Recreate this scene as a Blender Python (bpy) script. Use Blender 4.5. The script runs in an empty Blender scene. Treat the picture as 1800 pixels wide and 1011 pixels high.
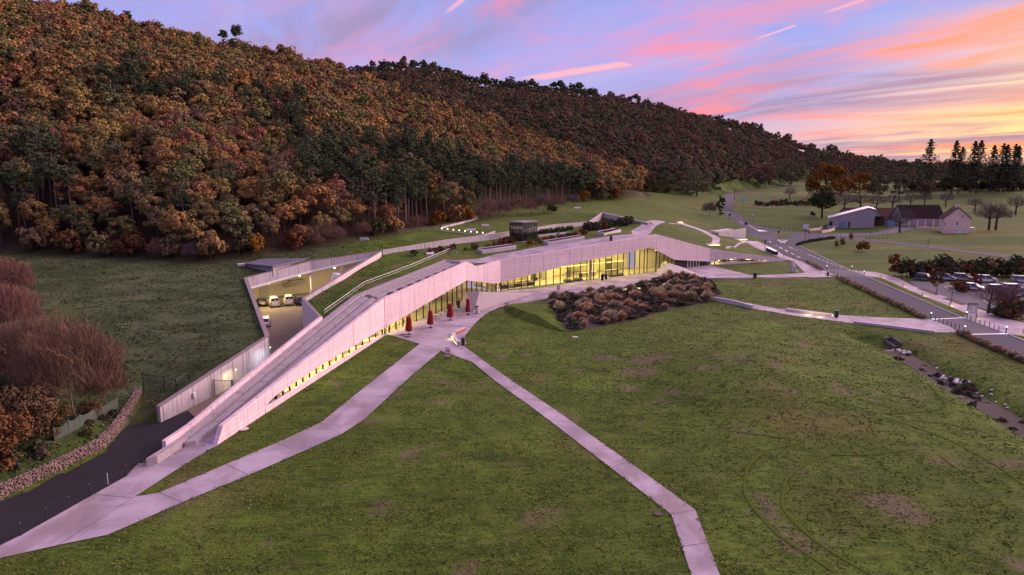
import bpy, bmesh, math, random
import numpy as np
from mathutils import Vector, Matrix, noise as mnoise
from mathutils.geometry import delaunay_2d_cdt
random.seed(7); RNG = np.random.default_rng(7)
S = bpy.context.scene
COL = S.collection
PI = math.pi

# ------------------------------------------------------------------ camera
CH, CF, CHOR = 27.0, 1200.0, 298.0                  # drone height (m), focal length and horizon row (photo pixels)
TH = math.atan((505.5 - CHOR) / CF)
cd = bpy.data.cameras.new('camera'); cam = bpy.data.objects.new('camera', cd); COL.objects.link(cam)
cd.sensor_width = 36; cd.lens = 36 * CF / 1800; cd.clip_start = 1; cd.clip_end = 9000
cam.location = (0, 0, CH); cam.rotation_euler = (PI / 2 - TH, 0, 0)
S.camera = cam

# ------------------------------------------------------------------ sky
SUN_AZ, SUN_EL = math.radians(58), math.radians(13)  # azimuth to the right of +Y
SD = Vector((math.sin(SUN_AZ), math.cos(SUN_AZ), 0))
W = bpy.data.worlds.new('World'); S.world = W; W.use_nodes = True
class NT:
    """tiny node-tree helper"""
    def __init__(s, t): s.t = t; s.n = t.nodes; s.l = t.links
    def new(s, ty, **k):
        n = s.n.new(ty)
        for a, v in k.items(): setattr(n, a, v)
        return n
    def put(s, sock, v):
        if v is None: return
        if isinstance(v, bpy.types.NodeSocket): s.l.new(v, sock)
        else:
            if hasattr(sock, 'default_value'):
                if hasattr(sock.default_value, '__len__') and not hasattr(v, '__len__'): v = [v] * len(sock.default_value)
                if hasattr(v, '__len__') and len(v) == 3 and len(sock.default_value) == 4: v = tuple(v) + (1,)
                sock.default_value = v
    def m(s, op, a, b=None, c=None, clamp=False):
        n = s.new('ShaderNodeMath', operation=op, use_clamp=clamp)
        for i, v in enumerate((a, b, c)): s.put(n.inputs[i], v) if v is not None else None
        return n.outputs[0]
    def vm(s, op, a, b=None, out=0):
        n = s.new('ShaderNodeVectorMath', operation=op); s.put(n.inputs[0], a); s.put(n.inputs[1], b)
        return n.outputs['Value'] if op in ('DOT_PRODUCT', 'LENGTH', 'DISTANCE') else n.outputs[0]
    def scale(s, a, k):
        n = s.new('ShaderNodeVectorMath', operation='SCALE'); s.put(n.inputs[0], a); s.put(n.inputs['Scale'], k); return n.outputs[0]
    def xyz(s, v): n = s.new('ShaderNodeSeparateXYZ'); s.put(n.inputs[0], v); return n.outputs
    def comb(s, x, y, z):
        n = s.new('ShaderNodeCombineXYZ')
        for i, v in enumerate((x, y, z)): s.put(n.inputs[i], v)
        return n.outputs[0]
    def noise(s, v, sc, det=4, rough=.55, dist=0., out='Fac'):
        n = s.new('ShaderNodeTexNoise'); s.put(n.inputs['Vector'], v); s.put(n.inputs['Scale'], sc)
        s.put(n.inputs['Detail'], det); s.put(n.inputs['Roughness'], rough); s.put(n.inputs['Distortion'], dist); return n.outputs[out]
    def mr(s, v, a, b, c=0., d=1., sm=True):
        n = s.new('ShaderNodeMapRange'); n.interpolation_type = 'SMOOTHSTEP' if sm else 'LINEAR'
        for i, x in enumerate((v, a, b, c, d)): s.put(n.inputs[i], x)
        return n.outputs[0]
    def mix(s, f, a, b, mode='MIX'):
        n = s.new('ShaderNodeMix', data_type='RGBA', blend_type=mode); s.put(n.inputs[0], f); s.put(n.inputs[6], a); s.put(n.inputs[7], b); return n.outputs[2]
    def ramp(s, f, stops):
        n = s.new('ShaderNodeValToRGB'); e = n.color_ramp.elements
        while len(e) < len(stops): e.new(.5)
        for q, (p, c) in zip(e, stops): q.position = p; q.color = tuple(c) + (1,)
        s.put(n.inputs[0], f); return n.outputs[0]
    def bump(s, h, st=.5, d=.1, nrm=None):
        n = s.new('ShaderNodeBump'); s.put(n.inputs['Height'], h); s.put(n.inputs['Strength'], st); s.put(n.inputs['Distance'], d); s.put(n.inputs['Normal'], nrm); return n.outputs[0]

def build_sky():
    t = NT(W.node_tree); t.n.clear()
    d = t.new('ShaderNodeTexCoord').outputs['Generated']
    d = t.vm('NORMALIZE', d)
    x, y, z = t.xyz(d)
    el = t.m('MAXIMUM', z, 0.0)
    ca = t.vm('DOT_PRODUCT', d, tuple(SD))                                   # 1 towards the sunset
    low = t.mr(el, 0.0, .20, 1, 0)                                         # 1 at the horizon
    base = t.mix(t.mr(el, 0.0, .5), (.26, .31, .66), (.22, .28, .66))        # blue, violet at the horizon
    base = t.mix(t.m('MULTIPLY', low, .50), base, (.56, .36, .50))
    base = t.mix(t.m('MULTIPLY', t.mr(el, .0, .13, 1, 0), t.mr(ca, .60, .93)), base, (.80, .46, .30))
    glow = t.m('MULTIPLY', t.mr(ca, .80, .98), t.mr(el, .03, .24, 1, 0))
    base = t.mix(t.m('MULTIPLY', glow, .9), base, (1.30, .74, .17))
    # cloud sheet: project the view ray on a plane overhead
    k = t.m('DIVIDE', 1.0, t.m('ADD', el, .055))
    px, py = t.m('MULTIPLY', x, k), t.m('MULTIPLY', y, k)
    a = math.radians(-22); c_, s_ = math.cos(a), math.sin(a)
    # axis u runs along the streaks (away from the viewer, a little to the left), v across; both bent by slow turbulence
    wx = t.m('SUBTRACT', t.noise(t.comb(t.m('MULTIPLY', px, .12), t.m('MULTIPLY', py, .10), 5.), 1., 4, .5), .5)
    u = t.m('ADD', t.m('MULTIPLY', px, s_), t.m('MULTIPLY', py, c_))
    v = t.m('ADD', t.m('ADD', t.m('MULTIPLY', px, c_), t.m('MULTIPLY', py, -s_)), t.m('MULTIPLY', wx, 3.2))
    n1 = t.noise(t.comb(t.m('MULTIPLY', u, .20), t.m('MULTIPLY', v, .42), 3.1), 1.25, 8, .60, 1.1)
    n2 = t.noise(t.comb(t.m('MULTIPLY', u, .24), t.m('MULTIPLY', v, .95), 9.7), 1.4, 9, .64, .7)
    n3 = t.noise(t.comb(t.m('MULTIPLY', u, .12), t.m('MULTIPLY', v, .20), 21.3), 1.2, 5, .55, .5)
    n4 = t.noise(t.comb(t.m('MULTIPLY', u, .10), t.m('MULTIPLY', v, .60), 33.), 1.5, 9, .64, .9)
    bright = t.ramp(ca, [(0., (.52, .26, .40)), (.35, (.66, .24, .36)), (.62, (.80, .21, .33)), (.78, (.86, .22, .20)), (.93, (.95, .30, .11)), (1., (1.05, .50, .14))])
    dark = t.mix(t.mr(ca, .7, 1.), (.24, .22, .40), (.30, .20, .27))
    # dull grey-mauve veil first, then lit streaks
    veil = t.m('MULTIPLY', t.mr(n3, .42, .60), t.mr(n2, .34, .58))
    base = t.mix(t.m('MULTIPLY', veil, 1.0), base, dark)
    pale = t.mix(t.mr(ca, .6, .95), (.50, .42, .62), (.86, .66, .46))
    base = t.mix(t.m('MULTIPLY', t.mr(n4, .48, .70), .32), base, pale)
    n5 = t.noise(t.comb(t.m('MULTIPLY', u, .15), t.m('MULTIPLY', v, .30), 51.), 1.3, 7, .58, 1.0)
    rose = t.m('MULTIPLY', t.mr(n5, .40, .62), t.m('MULTIPLY', t.mr(ca, .55, .80, 1, .25), t.mr(n2, .25, .55)))
    base = t.mix(t.m('MULTIPLY', rose, .55), base, (.66, .28, .46))
    lit = t.m('MULTIPLY', t.mr(n1, .48, .70), t.mr(n2, .28, .60))
    base = t.mix(t.m('MULTIPLY', lit, 1.0, clamp=True), base, bright)
    nearsun = t.m('MULTIPLY', t.mr(ca, .60, .85), t.mr(el, .02, .30, 1, .2))
    base = t.mix(t.m('MULTIPLY', t.m('MULTIPLY', t.mr(n2, .50, .68), nearsun), .6), base, bright)
    base = t.mix(t.m('MULTIPLY', t.m('MULTIPLY', t.mr(n1, .46, .34), nearsun), .75), base, dark)
    # condensation trails: thin straight lines on the same sheet
    def trail(p0, p1, w, amt):
        nonlocal base
        (ax, ay), (bx, by) = p0, p1
        L = math.hypot(bx - ax, by - ay); ux, uy = (bx - ax) / L, (by - ay) / L
        al = t.m('ADD', t.m('MULTIPLY', px, ux), t.m('ADD', t.m('MULTIPLY', py, uy), -(ax * ux + ay * uy)))
        ac = t.m('ABSOLUTE', t.m('ADD', t.m('MULTIPLY', px, -uy), t.m('ADD', t.m('MULTIPLY', py, ux), ax * uy - ay * ux)))
        ac = t.m('ADD', ac, t.m('MULTIPLY', t.m('SUBTRACT', n2, .5), w * 1.2))
        f = t.m('MULTIPLY', t.mr(ac, w * .25, w, 1, 0), t.m('MULTIPLY', t.mr(al, 0, L * .35), t.mr(al, L * .96, L, 1, 0)))
        base = t.mix(t.m('MULTIPLY', f, amt), base, (.88, .38, .42))
    def sheet(pxl, pyl):
        dd = Vector(((pxl - 900) / CF, math.cos(TH) - (pyl - 505.5) / CF * math.sin(TH), -math.sin(TH) - (pyl - 505.5) / CF * math.cos(TH))).normalized()
        kk = 1 / (max(dd.z, 0) + .055); return dd.x * kk, dd.y * kk
    trail(sheet(905, 143), sheet(1108, 111), .13, .9)
    trail(sheet(1320, 72), sheet(1400, 44), .022, .75)
    trail(sheet(1440, 26), sheet(1535, -6), .03, .6)
    trail(sheet(780, 26), sheet(830, -14), .02, .6)
    # twilight scattering of the clear air
    sk = t.new('ShaderNodeTexSky', sky_type='NISHITA'); sk.sun_disc = False
    sk.sun_elevation = math.radians(1.0); sk.sun_rotation = SUN_AZ; sk.altitude = 80
    tot = t.mix(1.0, t.scale(base, .80), t.scale(sk.outputs[0], .006), 'ADD')
    tot = t.mix(t.mr(z, -.03, 0.0, 1, 0), tot, (.25, .2, .26))
    bg = t.new('ShaderNodeBackground'); t.put(bg.inputs[0], tot); bg.inputs[1].default_value = .92
    o = t.new('ShaderNodeOutputWorld'); t.l.new(bg.outputs[0], o.inputs[0])
build_sky()

sd = bpy.data.lights.new('sun', 'SUN'); sun = bpy.data.objects.new('sun', sd); COL.objects.link(sun)
sd.energy = 5.0; sd.angle = math.radians(75); sd.color = (1.0, .66, .64)
sun.rotation_euler = Vector((-SD.x * math.cos(SUN_EL), -SD.y * math.cos(SUN_EL), -math.sin(SUN_EL))).to_track_quat('-Z', 'Y').to_euler()
vs = S.view_settings; vs.view_transform = 'Standard'; vs.look = 'None'; vs.gamma = 1; vs.use_curve_mapping = False; vs.exposure = 0.90
cy = S.cycles
cy.max_bounces = 5; cy.diffuse_bounces = 2; cy.glossy_bounces = 2; cy.use_adaptive_sampling = True; cy.adaptive_threshold = .02; cy.transmission_bounces = 4; cy.transparent_max_bounces = 8
cy.sample_clamp_indirect = 4.0; cy.caustics_reflective = False; cy.caustics_refractive = False

# ------------------------------------------------------------------ survey: photo pixel -> place
cT, sT = math.cos(TH), math.sin(TH)
def ray(px, py):
    yy = -(py - 505.5) / CF
    return (px - 900) / CF, cT + yy * sT, -sT + yy * cT
def P(px, py, z=0.):
    a, b, c = ray(px, py); t = (z - CH) / c; return Vector((a * t, b * t, z))
def PY(px, py, Y):
    a, b, c = ray(px, py); t = Y / b; return Vector((a * t, Y, CH + c * t))
def ztop(X, Y, py):
    yy = -(py - 505.5) / CF                       # solve for height on the vertical line through X, Y
    # yc/zc = yy ; zc = Y c - v s ; yc = Y s + v c
    v = (yy * Y * cT - Y * sT) / (cT + yy * sT); return CH + v

# ------------------------------------------------------------------ plan of the building (metres)
F = {1: (-29.3, 64.1), 2: (-21.0, 109.5), 3: (-9.3, 138.0), 4: (-2.5, 151.0), 5: (38.5, 180.0), 6: (56.5, 193.0), 7: (82.0, 203.0)}
FPX = [(381, 676, 1, 2), (676, 820.5, 2, 3), (820.5, 880.4, 3, 4), (880.4, 1154, 4, 5), (1154, 1248, 5, 6), (1248, 1400, 6, 7)]
def fac(px, py, inset=0.):
    """point on the facade plane (vertical, through the plan line) seen at a pixel"""
    for a, b, i, j in FPX:
        if px <= b or j == 7: break
    A, B = Vector(F[i]), Vector(F[j]); d = (B - A).normalized(); n = Vector((-d.y, d.x))      # n points inside (left)
    A = A + n * inset
    rx, ry, rz = ray(px, py); den = rx * n.x + ry * n.y
    t = (A.x * n.x + A.y * n.y) / den
    return Vector((rx * t, ry * t, CH + rz * t))
L1, L2, L3 = Vector((-34.5, 60.6)), Vector((-26.3, 110.6)), Vector((-14.2, 141.2))
C0, C1, C2 = Vector((-28.2, 99.0)), Vector((-34.6, 111.0)), Vector((-28.8, 149.0))
W1, W2, W3, W4 = Vector((-38.2, 70.4)), Vector((-33.6, 91.2)), Vector((-49.9, 126.2)), Vector((-41.7, 139.6))
BW = [Vector((-28.6, 149.6)), Vector((-15.4, 166.0)), Vector((-8.0, 174.0)), Vector((0.5, 184.5)), Vector((13.0, 203.0)), Vector((24.2, 216.6))]
TRW = [Vector((24.5, 217.2)), Vector((30.3, 230.0)), Vector((43.2, 216.0))]   # the triangular wall above the roof
GAB = [P(-120, 925).xy, P(0, 882).xy, P(60, 855).xy, P(120, 825).xy, P(180, 795).xy, P(207, 770).xy, P(228, 738).xy, P(242, 710).xy, P(250, 692).xy]

# ------------------------------------------------------------------ ground heights
CP = []
def cp(*a): CP.append(tuple(a))
def cpx(px, py, z): p = P(px, py, z); CP.append((p.x, p.y, z))
for i, g in enumerate(GAB): cp(g.x - 1.2, g.y + .3, 1.25 if i < 6 else .6); cp(g.x + .2, g.y, 0)
for a in [(-60, 60, 2.4), (-60, 80, 2.6), (-52, 70, 1.8), (-52, 88, 2.2), (-80, 60, 4), (-80, 100, 5.6), (-60, 100, 4.4), (-100, 80, 6), (-100, 120, 8), (-130, 60, 8),
          (-39.1, 71.5, 1.2), (-37.2, 80, 2.6), (-35.1, 91.5, 4.1), (-43, 109, 5.5), (-51.4, 126.3, 6.7), (-46, 137, 8.), (-42.4, 141, 8.3), (-35.5, 146, 8.9), (-44, 82, .9), (-41, 78, .9), (-47, 95, 3.6),
          (-55, 146, 9), (-30, 152, 9.4), (-17, 168.5, 9.8), (-1, 187, 10.1), (23, 219, 10.7), (27.5, 228, 11.6), (30.6, 232, 12.3), (37.5, 225, 11.3), (44, 217.5, 10.1), (26.5, 216.5, 9.5), (30.2, 226, 9.6), (35.5, 220.5, 9.6), (41.5, 215.5, 9.7), (-40, 165, 10.3), (-10, 200, 10.8), (10, 230, 11.5), (30, 290, 13), (60, 320, 13.5),
          (-27.6, 147.5, 7.7), (-14.4, 164, 8.3), (1.5, 182.5, 8.7), (14.5, 201, 9.2), (22, 211, 9.4), (-33.6, 112, 5.3), (-31, 128, 6.4), (-28.3, 145, 7.6),
          (-27.3, 100, 4.7), (-26.8, 110.8, 5.7), (-20.5, 127, 6.9), (-15, 141.5, 7.7), (-10.5, 140, 7.9), (-4.5, 152.5, 6.5), (8, 161, 7.6), (23, 171.5, 8.7), (37.6, 181.6, 9.6),
          (0, 163, 7.4), (10, 171, 8.3), (30, 187, 9.5), (-12, 150, 7.5), (45, 187, 7.8), (55.9, 194.4, 4.5), (69, 200, 2.5), (81.5, 204.6, .35), (50, 215, 8.2), (52, 232, 9.6), (62, 215, 6),
          (88, 206, 0), (96, 220, 0.), (107, 260, 0.4), (-300, 3000, 15), (2500, 3000, 25), (-2000, 2000, 60), (900, 1500, 16), (1500, 1500, 16), (-200, 15, 8), (-46, 20, 0), (-60, 20, 1.5)]: cp(*a)
for a in [(1137, 391, 8.4), (1190, 394, 7.6), (1260, 430, 3.), (1292, 392, 2.2), (1272, 373, 4.6), (1278, 338, 9), (1420, 322, 12), (1312, 414, .3), (1350, 430, 0), (1230, 350, 10.5), (1150, 340, 13),
          (1400, 410, 0), (1500, 420, 0), (1600, 440, 0), (1760, 450, 0), (1690, 412, .2), (1600, 400, .3), (1560, 400, .4), (1440, 387, 2), (1340, 375, 4.2), (1650, 365, 3), (1800, 380, 2), (1400, 350, 7),
          (1500, 350, 6.5), (1600, 340, 8.5), (1750, 330, 12.5), (1650, 325, 14.5), (1800, 322, 14.5), (2100, 330, 13), (1900, 400, 1), (2100, 420, 1), (1500, 326, 12.5), (1300, 405, 1.0), (1240, 410, 5.)]: cpx(*a)
CPA = np.array(CP)
_D = np.sqrt(((CPA[:, None, :2] - CPA[None, :, :2]) ** 2).sum(-1))
_n = len(CPA); _A = np.zeros((_n + 1, _n + 1)); _A[:_n, :_n] = -_D - np.eye(_n) * .02; _A[:_n, _n] = 1; _A[_n, :_n] = 1
_w = np.linalg.solve(_A, np.append(CPA[:, 2], 0))
def rbf(x, y):
    x = np.atleast_1d(x); y = np.atleast_1d(y); out = np.empty(len(x))
    for i in range(0, len(x), 8000):
        q = np.hypot(x[i:i + 8000, None] - CPA[None, :, 0], y[i:i + 8000, None] - CPA[None, :, 1]); out[i:i + 8000] = -q @ _w[:_n] + _w[_n]
    return out
def off(A, B, d):
    n = Vector((-(B - A).y, (B - A).x)).normalized(); return n * d
Fv = [Vector(F[i]) for i in range(1, 8)]
def offline(pts, d):
    r = []
    for i, p in enumerate(pts):
        a = pts[max(i - 1, 0)]; b = pts[min(i + 1, len(pts) - 1)]; r.append(p + off(a, b, d))
    return r
Fin = offline(Fv, .3); Fback = offline(Fv, .75)
FRONT = [Vector((-75, 8))] + [g.copy() for g in GAB] + [Vector((-43.2, 78)), Vector((-38.8, 71.0)), W1 + Vector((.3, .3)), Vector((-32.2, 91.5)), Vector((-29, 98)), Vector((-26, 109))] + Fin[1:] + [
    Vector((92, 207)), Vector((104, 262)), Vector((112, 292)), Vector((175, 292)), Vector((330, 300)), Vector((420, 200)), Vector((420, 8))]
def inpoly(x, y, poly):
    x = np.atleast_1d(np.asarray(x, float)); y = np.atleast_1d(np.asarray(y, float)); r = np.zeros(len(x), bool); n = len(poly)
    for i in range(n):
        a, b = poly[i], poly[(i + 1) % n]
        if a.y == b.y: continue
        c = (a.y > y) != (b.y > y); r ^= c & (x < (b.x - a.x) * (y - a.y) / (b.y - a.y) + a.x)
    return r
def tab(rows, kind):
    o = []
    for px, py, q in rows:
        p = P(px, py, q) if kind == 'z' else PY(px, py, q); o.append((p.x / p.y, p.y, p.z))
    o.sort(); return np.array(o)
foot1 = tab([(-500, 442, 10), (-300, 442, 10), (0, 440, 10), (200, 450, 9), (380, 458, 8.5), (470, 440, 9.7), (560, 432, 10), (700, 408, 11), (860, 385, 11.5), (1000, 357, 13), (1100, 348, 14), (1130, 346, 14)], 'z')
ridge1 = tab([(-500, -150, 390), (-300, -80, 385), (0, 18, 380), (220, 70, 380), (410, 114, 385), (540, 138, 400), (640, 165, 420), (750, 200, 440), (850, 243, 450), (950, 276, 450), (1050, 306, 440), (1110, 330, 430), (1130, 344, 420)], 'y')
foot2 = tab([(500, 340, 15), (900, 338, 15), (1120, 330, 15.5), (1210, 335, 14), (1300, 325, 14.2), (1400, 319, 14.5), (1550, 317, 14.8), (1900, 316, 15), (2300, 316, 15)], 'z')
ridge2 = tab([(300, 140, 800), (640, 134, 800), (750, 128, 800), (830, 154, 790), (920, 166, 790), (1000, 172, 790), (1100, 186, 810), (1200, 210, 840), (1300, 233, 880), (1400, 260, 940), (1500, 283, 1010), (1600, 296, 1100), (1750, 301, 1300), (2300, 300, 1400)], 'y')
def hillz(x, y, ft, rd):
    u = x / np.maximum(y, 1)
    y0 = np.interp(u, ft[:, 0], ft[:, 1]); z0 = np.interp(u, ft[:, 0], ft[:, 2]); y1 = np.interp(u, rd[:, 0], rd[:, 1]); z1 = np.interp(u, rd[:, 0], rd[:, 2])
    y1 = np.maximum(y1, y0 + 20)
    t = (y - y0) / (y1 - y0); tt = np.clip(t, 0, 1)
    z = z0 + (z1 - z0) * (tt * (1.25 - .25 * tt))
    z = np.where(t > 1, z1 - (t - 1) * 25 * (1 + (t - 1)), z)
    return np.where(t < 0, -1e3, z), t
def fbm(x, y, s):
    return (np.sin(x * s + 1.3 * np.sin(y * s * .7)) + np.sin(y * s * 1.3 + 1.7 * np.sin(x * s * .6 + 1)) + .5 * np.sin((x + y) * s * 2.3)) / 2.5
DITCH = [P(1520, 590).xy, P(1575, 608).xy, P(1640, 645).xy, P(1720, 692).xy, P(1800, 738).xy, P(1900, 800).xy]
def segdist(x, y, pts):
    d = np.full(len(x), 1e9)
    for a, b in zip(pts[:-1], pts[1:]):
        ab = b - a; t = np.clip(((x - a.x) * ab.x + (y - a.y) * ab.y) / ab.length_squared, 0, 1)
        d = np.minimum(d, np.hypot(x - a.x - t * ab.x, y - a.y - t * ab.y))
    return d
MOUND = P(1330, 760).xy
def front_relief(x, y):
    z = .0 * x
    dd = segdist(x, y, DITCH)
    z = z - 1.35 * np.exp(-(dd / 2.6) ** 2)
    r = np.hypot((x - 33) / 17, (y - 88) / 26); z = z + 1.5 * np.clip(1 - r * r, 0, 1) ** 1.5
    r = np.hypot((x + 5) / 16, (y - 66) / 22); z = z + .35 * np.clip(1 - r * r, 0, 1) ** 2
    return z
def hh(x, y):
    x = np.atleast_1d(np.asarray(x, float)); y = np.atleast_1d(np.asarray(y, float))
    fr = inpoly(x, y, FRONT)
    b = rbf(x, y)
    a1, t1 = hillz(x, y, foot1, ridge1); far1 = x / np.maximum(y, 1) > foot1[-1, 0]; a1 = np.where(far1, -1e3, a1); t1 = np.where(far1, -1, t1); a2, t2 = hillz(x, y, foot2, ridge2)
    rough = np.clip((np.maximum(t1, t2)) * 6, 0, 1) * 3.2 * fbm(x, y, .045)
    z = np.maximum(b, np.maximum(a1, a2) + rough)
    return np.where(fr, front_relief(x, y), z)
def h1(x, y): return float(hh(x, y)[0])
def PT(px, py, dz=0.):
    p = P(px, py, 0.)
    lo = 10.
    a, b, c = ray(px, py)
    ts = np.linspace(25, 1500, 1476) / b if c > -.08 else np.linspace(25, 420, 1600) / b
    zz = CH + c * ts; hz = hh(a * ts, b * ts) + dz
    i = np.argmax(zz <= hz)
    if i == 0: return P(px, py, 0.)
    f = (zz[i - 1] - hz[i - 1]) / ((zz[i - 1] - hz[i - 1]) - (zz[i] - hz[i]) + 1e-9); t = ts[i - 1] + f * (ts[i] - ts[i - 1])
    return Vector((a * t, b * t, hz[i - 1] + f * (hz[i] - hz[i - 1]) - dz))

# ------------------------------------------------------------------ materials
MATS = {}
def mat(name, build):
    if name in MATS: return MATS[name]
    m = bpy.data.materials.new(name); m.use_nodes = True; t = NT(m.node_tree); t.n.clear()
    o = t.new('ShaderNodeOutputMaterial'); MATS[name] = m
    sh = build(t); t.l.new(sh, o.inputs[0]); return m
def pbsdf(t, col, rough=.8, nrm=None, metal=0., spec=.3, **k):
    b = t.new('ShaderNodeBsdfPrincipled'); t.put(b.inputs['Base Color'], col); t.put(b.inputs['Roughness'], rough); t.put(b.inputs['Normal'], nrm)
    t.put(b.inputs['Metallic'], metal); t.put(b.inputs['Specular IOR Level'], spec)
    for q, v in k.items(): t.put(b.inputs[q.replace('_', ' ')], v)
    return b.outputs[0]
def wpos(t): return t.new('ShaderNodeNewGeometry').outputs['Position']
def plain(name, col, rough=.7, metal=0., var=.15, sc=3., spec=.3):
    def f(t):
        p = wpos(t); n = t.noise(p, sc, 5); c = t.mix(t.m('MULTIPLY', n, 1.), tuple(v * (1 - var) for v in col), tuple(min(1, v * (1 + var)) for v in col))
        return pbsdf(t, c, rough, t.bump(t.noise(p, sc * 8, 3), .15, .02), metal, spec)
    return mat(name, f)
def emis(name, col, st):
    def f(t):
        e = t.new('ShaderNodeEmission'); t.put(e.inputs[0], col); e.inputs[1].default_value = st; return e.outputs[0]
    return mat(name, f)

def m_grass(t):
    p = wpos(t)
    at = t.new('ShaderNodeAttribute', attribute_name='zone').outputs['Color']; zr, zg, zb = t.xyz(at)
    pf = t.vm('MULTIPLY', p, (1, 1, .3))
    big = t.noise(pf, .045, 5, .6); mid = t.noise(pf, .32, 6, .65, .6); fine = t.noise(pf, 3.2, 5, .7); vf = t.noise(pf, 11., 3, .7)
    st = t.noise(t.vm('MULTIPLY', p, (.55, 2.2, .5)), 1.1, 4, .6, .8)
    g = t.mix(t.mr(mid, .35, .65), (.036, .074, .007), (.074, .124, .014))
    g = t.mix(t.mr(st, .45, .7), g, (.098, .138, .024))
    g = t.mix(t.m('MULTIPLY', t.mr(big, .52, .66), .6), g, (.118, .108, .036))
    g = t.mix(t.m('MULTIPLY', t.mr(t.noise(pf, .07, 4, .55, .8), .50, .64), .55), g, t.scale(g, 1.55)); g = t.mix(t.m('MULTIPLY', t.mr(t.noise(t.vm('MULTIPLY', p, (.16, .9, .3)), .5, 5, .65, 1.2), .52, .36), .55), g, t.scale(g, .55))
    g = t.mix(t.m('MULTIPLY', t.mr(fine, .50, .78), .45), g, (.135, .165, .038))
    g = t.mix(t.m('MULTIPLY', t.mr(fine, .28, .45, 1, 0), .5), g, (.020, .038, .005))
    bare = t.m('MULTIPLY', t.mr(t.noise(pf, .16, 5, .6, .4), .575, .68), t.mr(fine, .3, .6))
    g = t.mix(t.m('MULTIPLY', bare, .75), g, (.150, .108, .082))
    px_, py_, pz_ = t.xyz(p)
    for ax, ay, rx, ry in [tuple(P(a, b).xy) + (rx, ry) for a, b, rx, ry in [(1060, 629, 2.2, 2.2), (1140, 634, 3.4, 3.2), (1128, 655, 2.6, 3.), (1102, 682, 2.0, 1.5), (1235, 661, 2.6, 1.6), (1018, 653, 1.2, 1.2), (1560, 882, 2.6, 2.0), (1600, 905, 2.2, 1.6), (1395, 950, 1.4, 2.4), (1345, 885, .8, 2.4), (690, 690, 1.6, 3.0), (760, 652, 1.4, 1.2), (330, 855, 2., 1.2)]]:
        q = t.m('ADD', t.m('POWER', t.m('DIVIDE', t.m('SUBTRACT', px_, ax), rx), 2.), t.m('POWER', t.m('DIVIDE', t.m('SUBTRACT', py_, ay), ry), 2.))
        q = t.m('ADD', q, t.m('MULTIPLY', t.m('SUBTRACT', t.noise(pf, 1.1, 5, .7), .5), 2.4))
        g = t.mix(t.m('MULTIPLY', t.mr(q, .2, 1.1, 1, 0), .45), g, (.165, .118, .095))
    # rough meadow in the lee of the wood: longer, bluer grass
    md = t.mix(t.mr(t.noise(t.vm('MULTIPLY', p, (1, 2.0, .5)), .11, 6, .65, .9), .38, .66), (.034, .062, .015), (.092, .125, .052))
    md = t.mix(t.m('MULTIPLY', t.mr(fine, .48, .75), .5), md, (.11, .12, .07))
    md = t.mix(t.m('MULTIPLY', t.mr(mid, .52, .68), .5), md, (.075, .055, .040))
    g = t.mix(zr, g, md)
    # leaf litter under the wood
    lf = t.mix(fine, (.018, .012, .009), (.060, .036, .022)); g = t.mix(zg, g, lf)
    # pale fields in the valley
    fd = t.mix(t.mr(t.noise(t.vm('MULTIPLY', p, (.25, 1., 1.)), .05, 5, .6, .7), .4, .64), (.042, .082, .012), (.118, .138, .034))
    fd = t.mix(t.m('MULTIPLY', t.mr(mid, .42, .66), .6), fd, (.040, .070, .014)); g = t.mix(zb, g, fd)
    h = t.m('ADD', t.m('MULTIPLY', fine, .6), t.m('ADD', t.m('MULTIPLY', vf, .25), t.m('MULTIPLY', mid, 1.4)))
    return pbsdf(t, g, .95, t.bump(h, .9, .35), spec=.1)
GRASS = mat('grass', m_grass)

def m_conc(base, streak=0., board=False, dirt=.35):
    def f(t):
        p = wpos(t); x, y, z = t.xyz(p)
        n = t.noise(p, .35, 6, .6); n2 = t.noise(p, 4., 5, .6)
        c = t.mix(n, tuple(v * .82 for v in base), tuple(min(1, v * 1.12) for v in base))
        c = t.mix(t.m('MULTIPLY', t.mr(n2, .45, .75), dirt), c, tuple(v * .62 for v in base))
        nrm = None
        if board:
            fr = t.m('FRACT', t.m('DIVIDE', z, .46)); ln = t.mr(t.m('ABSOLUTE', t.m('SUBTRACT', fr, .5)), .38, .5)
            row = t.m('FLOOR', t.m('DIVIDE', z, .46)); rn = t.new('ShaderNodeTexWhiteNoise', noise_dimensions='1D'); t.put(rn.inputs['W'], row)
            c = t.mix(t.m('MULTIPLY', t.new('ShaderNodeObjectInfo').outputs['Random'], .22), c, tuple(v * .72 for v in base)); c = t.mix(t.m('MULTIPLY', rn.outputs[0], .28), c, tuple(v * .6 for v in base)); c = t.mix(t.m('MULTIPLY', ln, .40), c, tuple(v * .45 for v in base))
            nrm = t.bump(t.m('SUBTRACT', t.m('MULTIPLY', n2, .3), ln), .6, .02)
        if streak:
            s1 = t.noise(t.vm('MULTIPLY', p, (2.6, 2.6, .12)), 1.0, 5, .65)
            c = t.mix(t.m('MULTIPLY', t.mr(s1, .50, .70), streak), c, (.07, .055, .06))
        if nrm is None: nrm = t.bump(n2, .35, .03)
        return pbsdf(t, c, .82, nrm, spec=.25)
    return f
CONC = mat('concrete', m_conc((.50, .45, .45), .2))
BOARD = mat('board_concrete', m_conc((.72, .59, .60), .30, True, .25))
STAIN = mat('stained_concrete', m_conc((.46, .43, .43), .75))
CAPC = mat('concrete_cap', m_conc((.24, .20, .20), .4))
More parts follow.
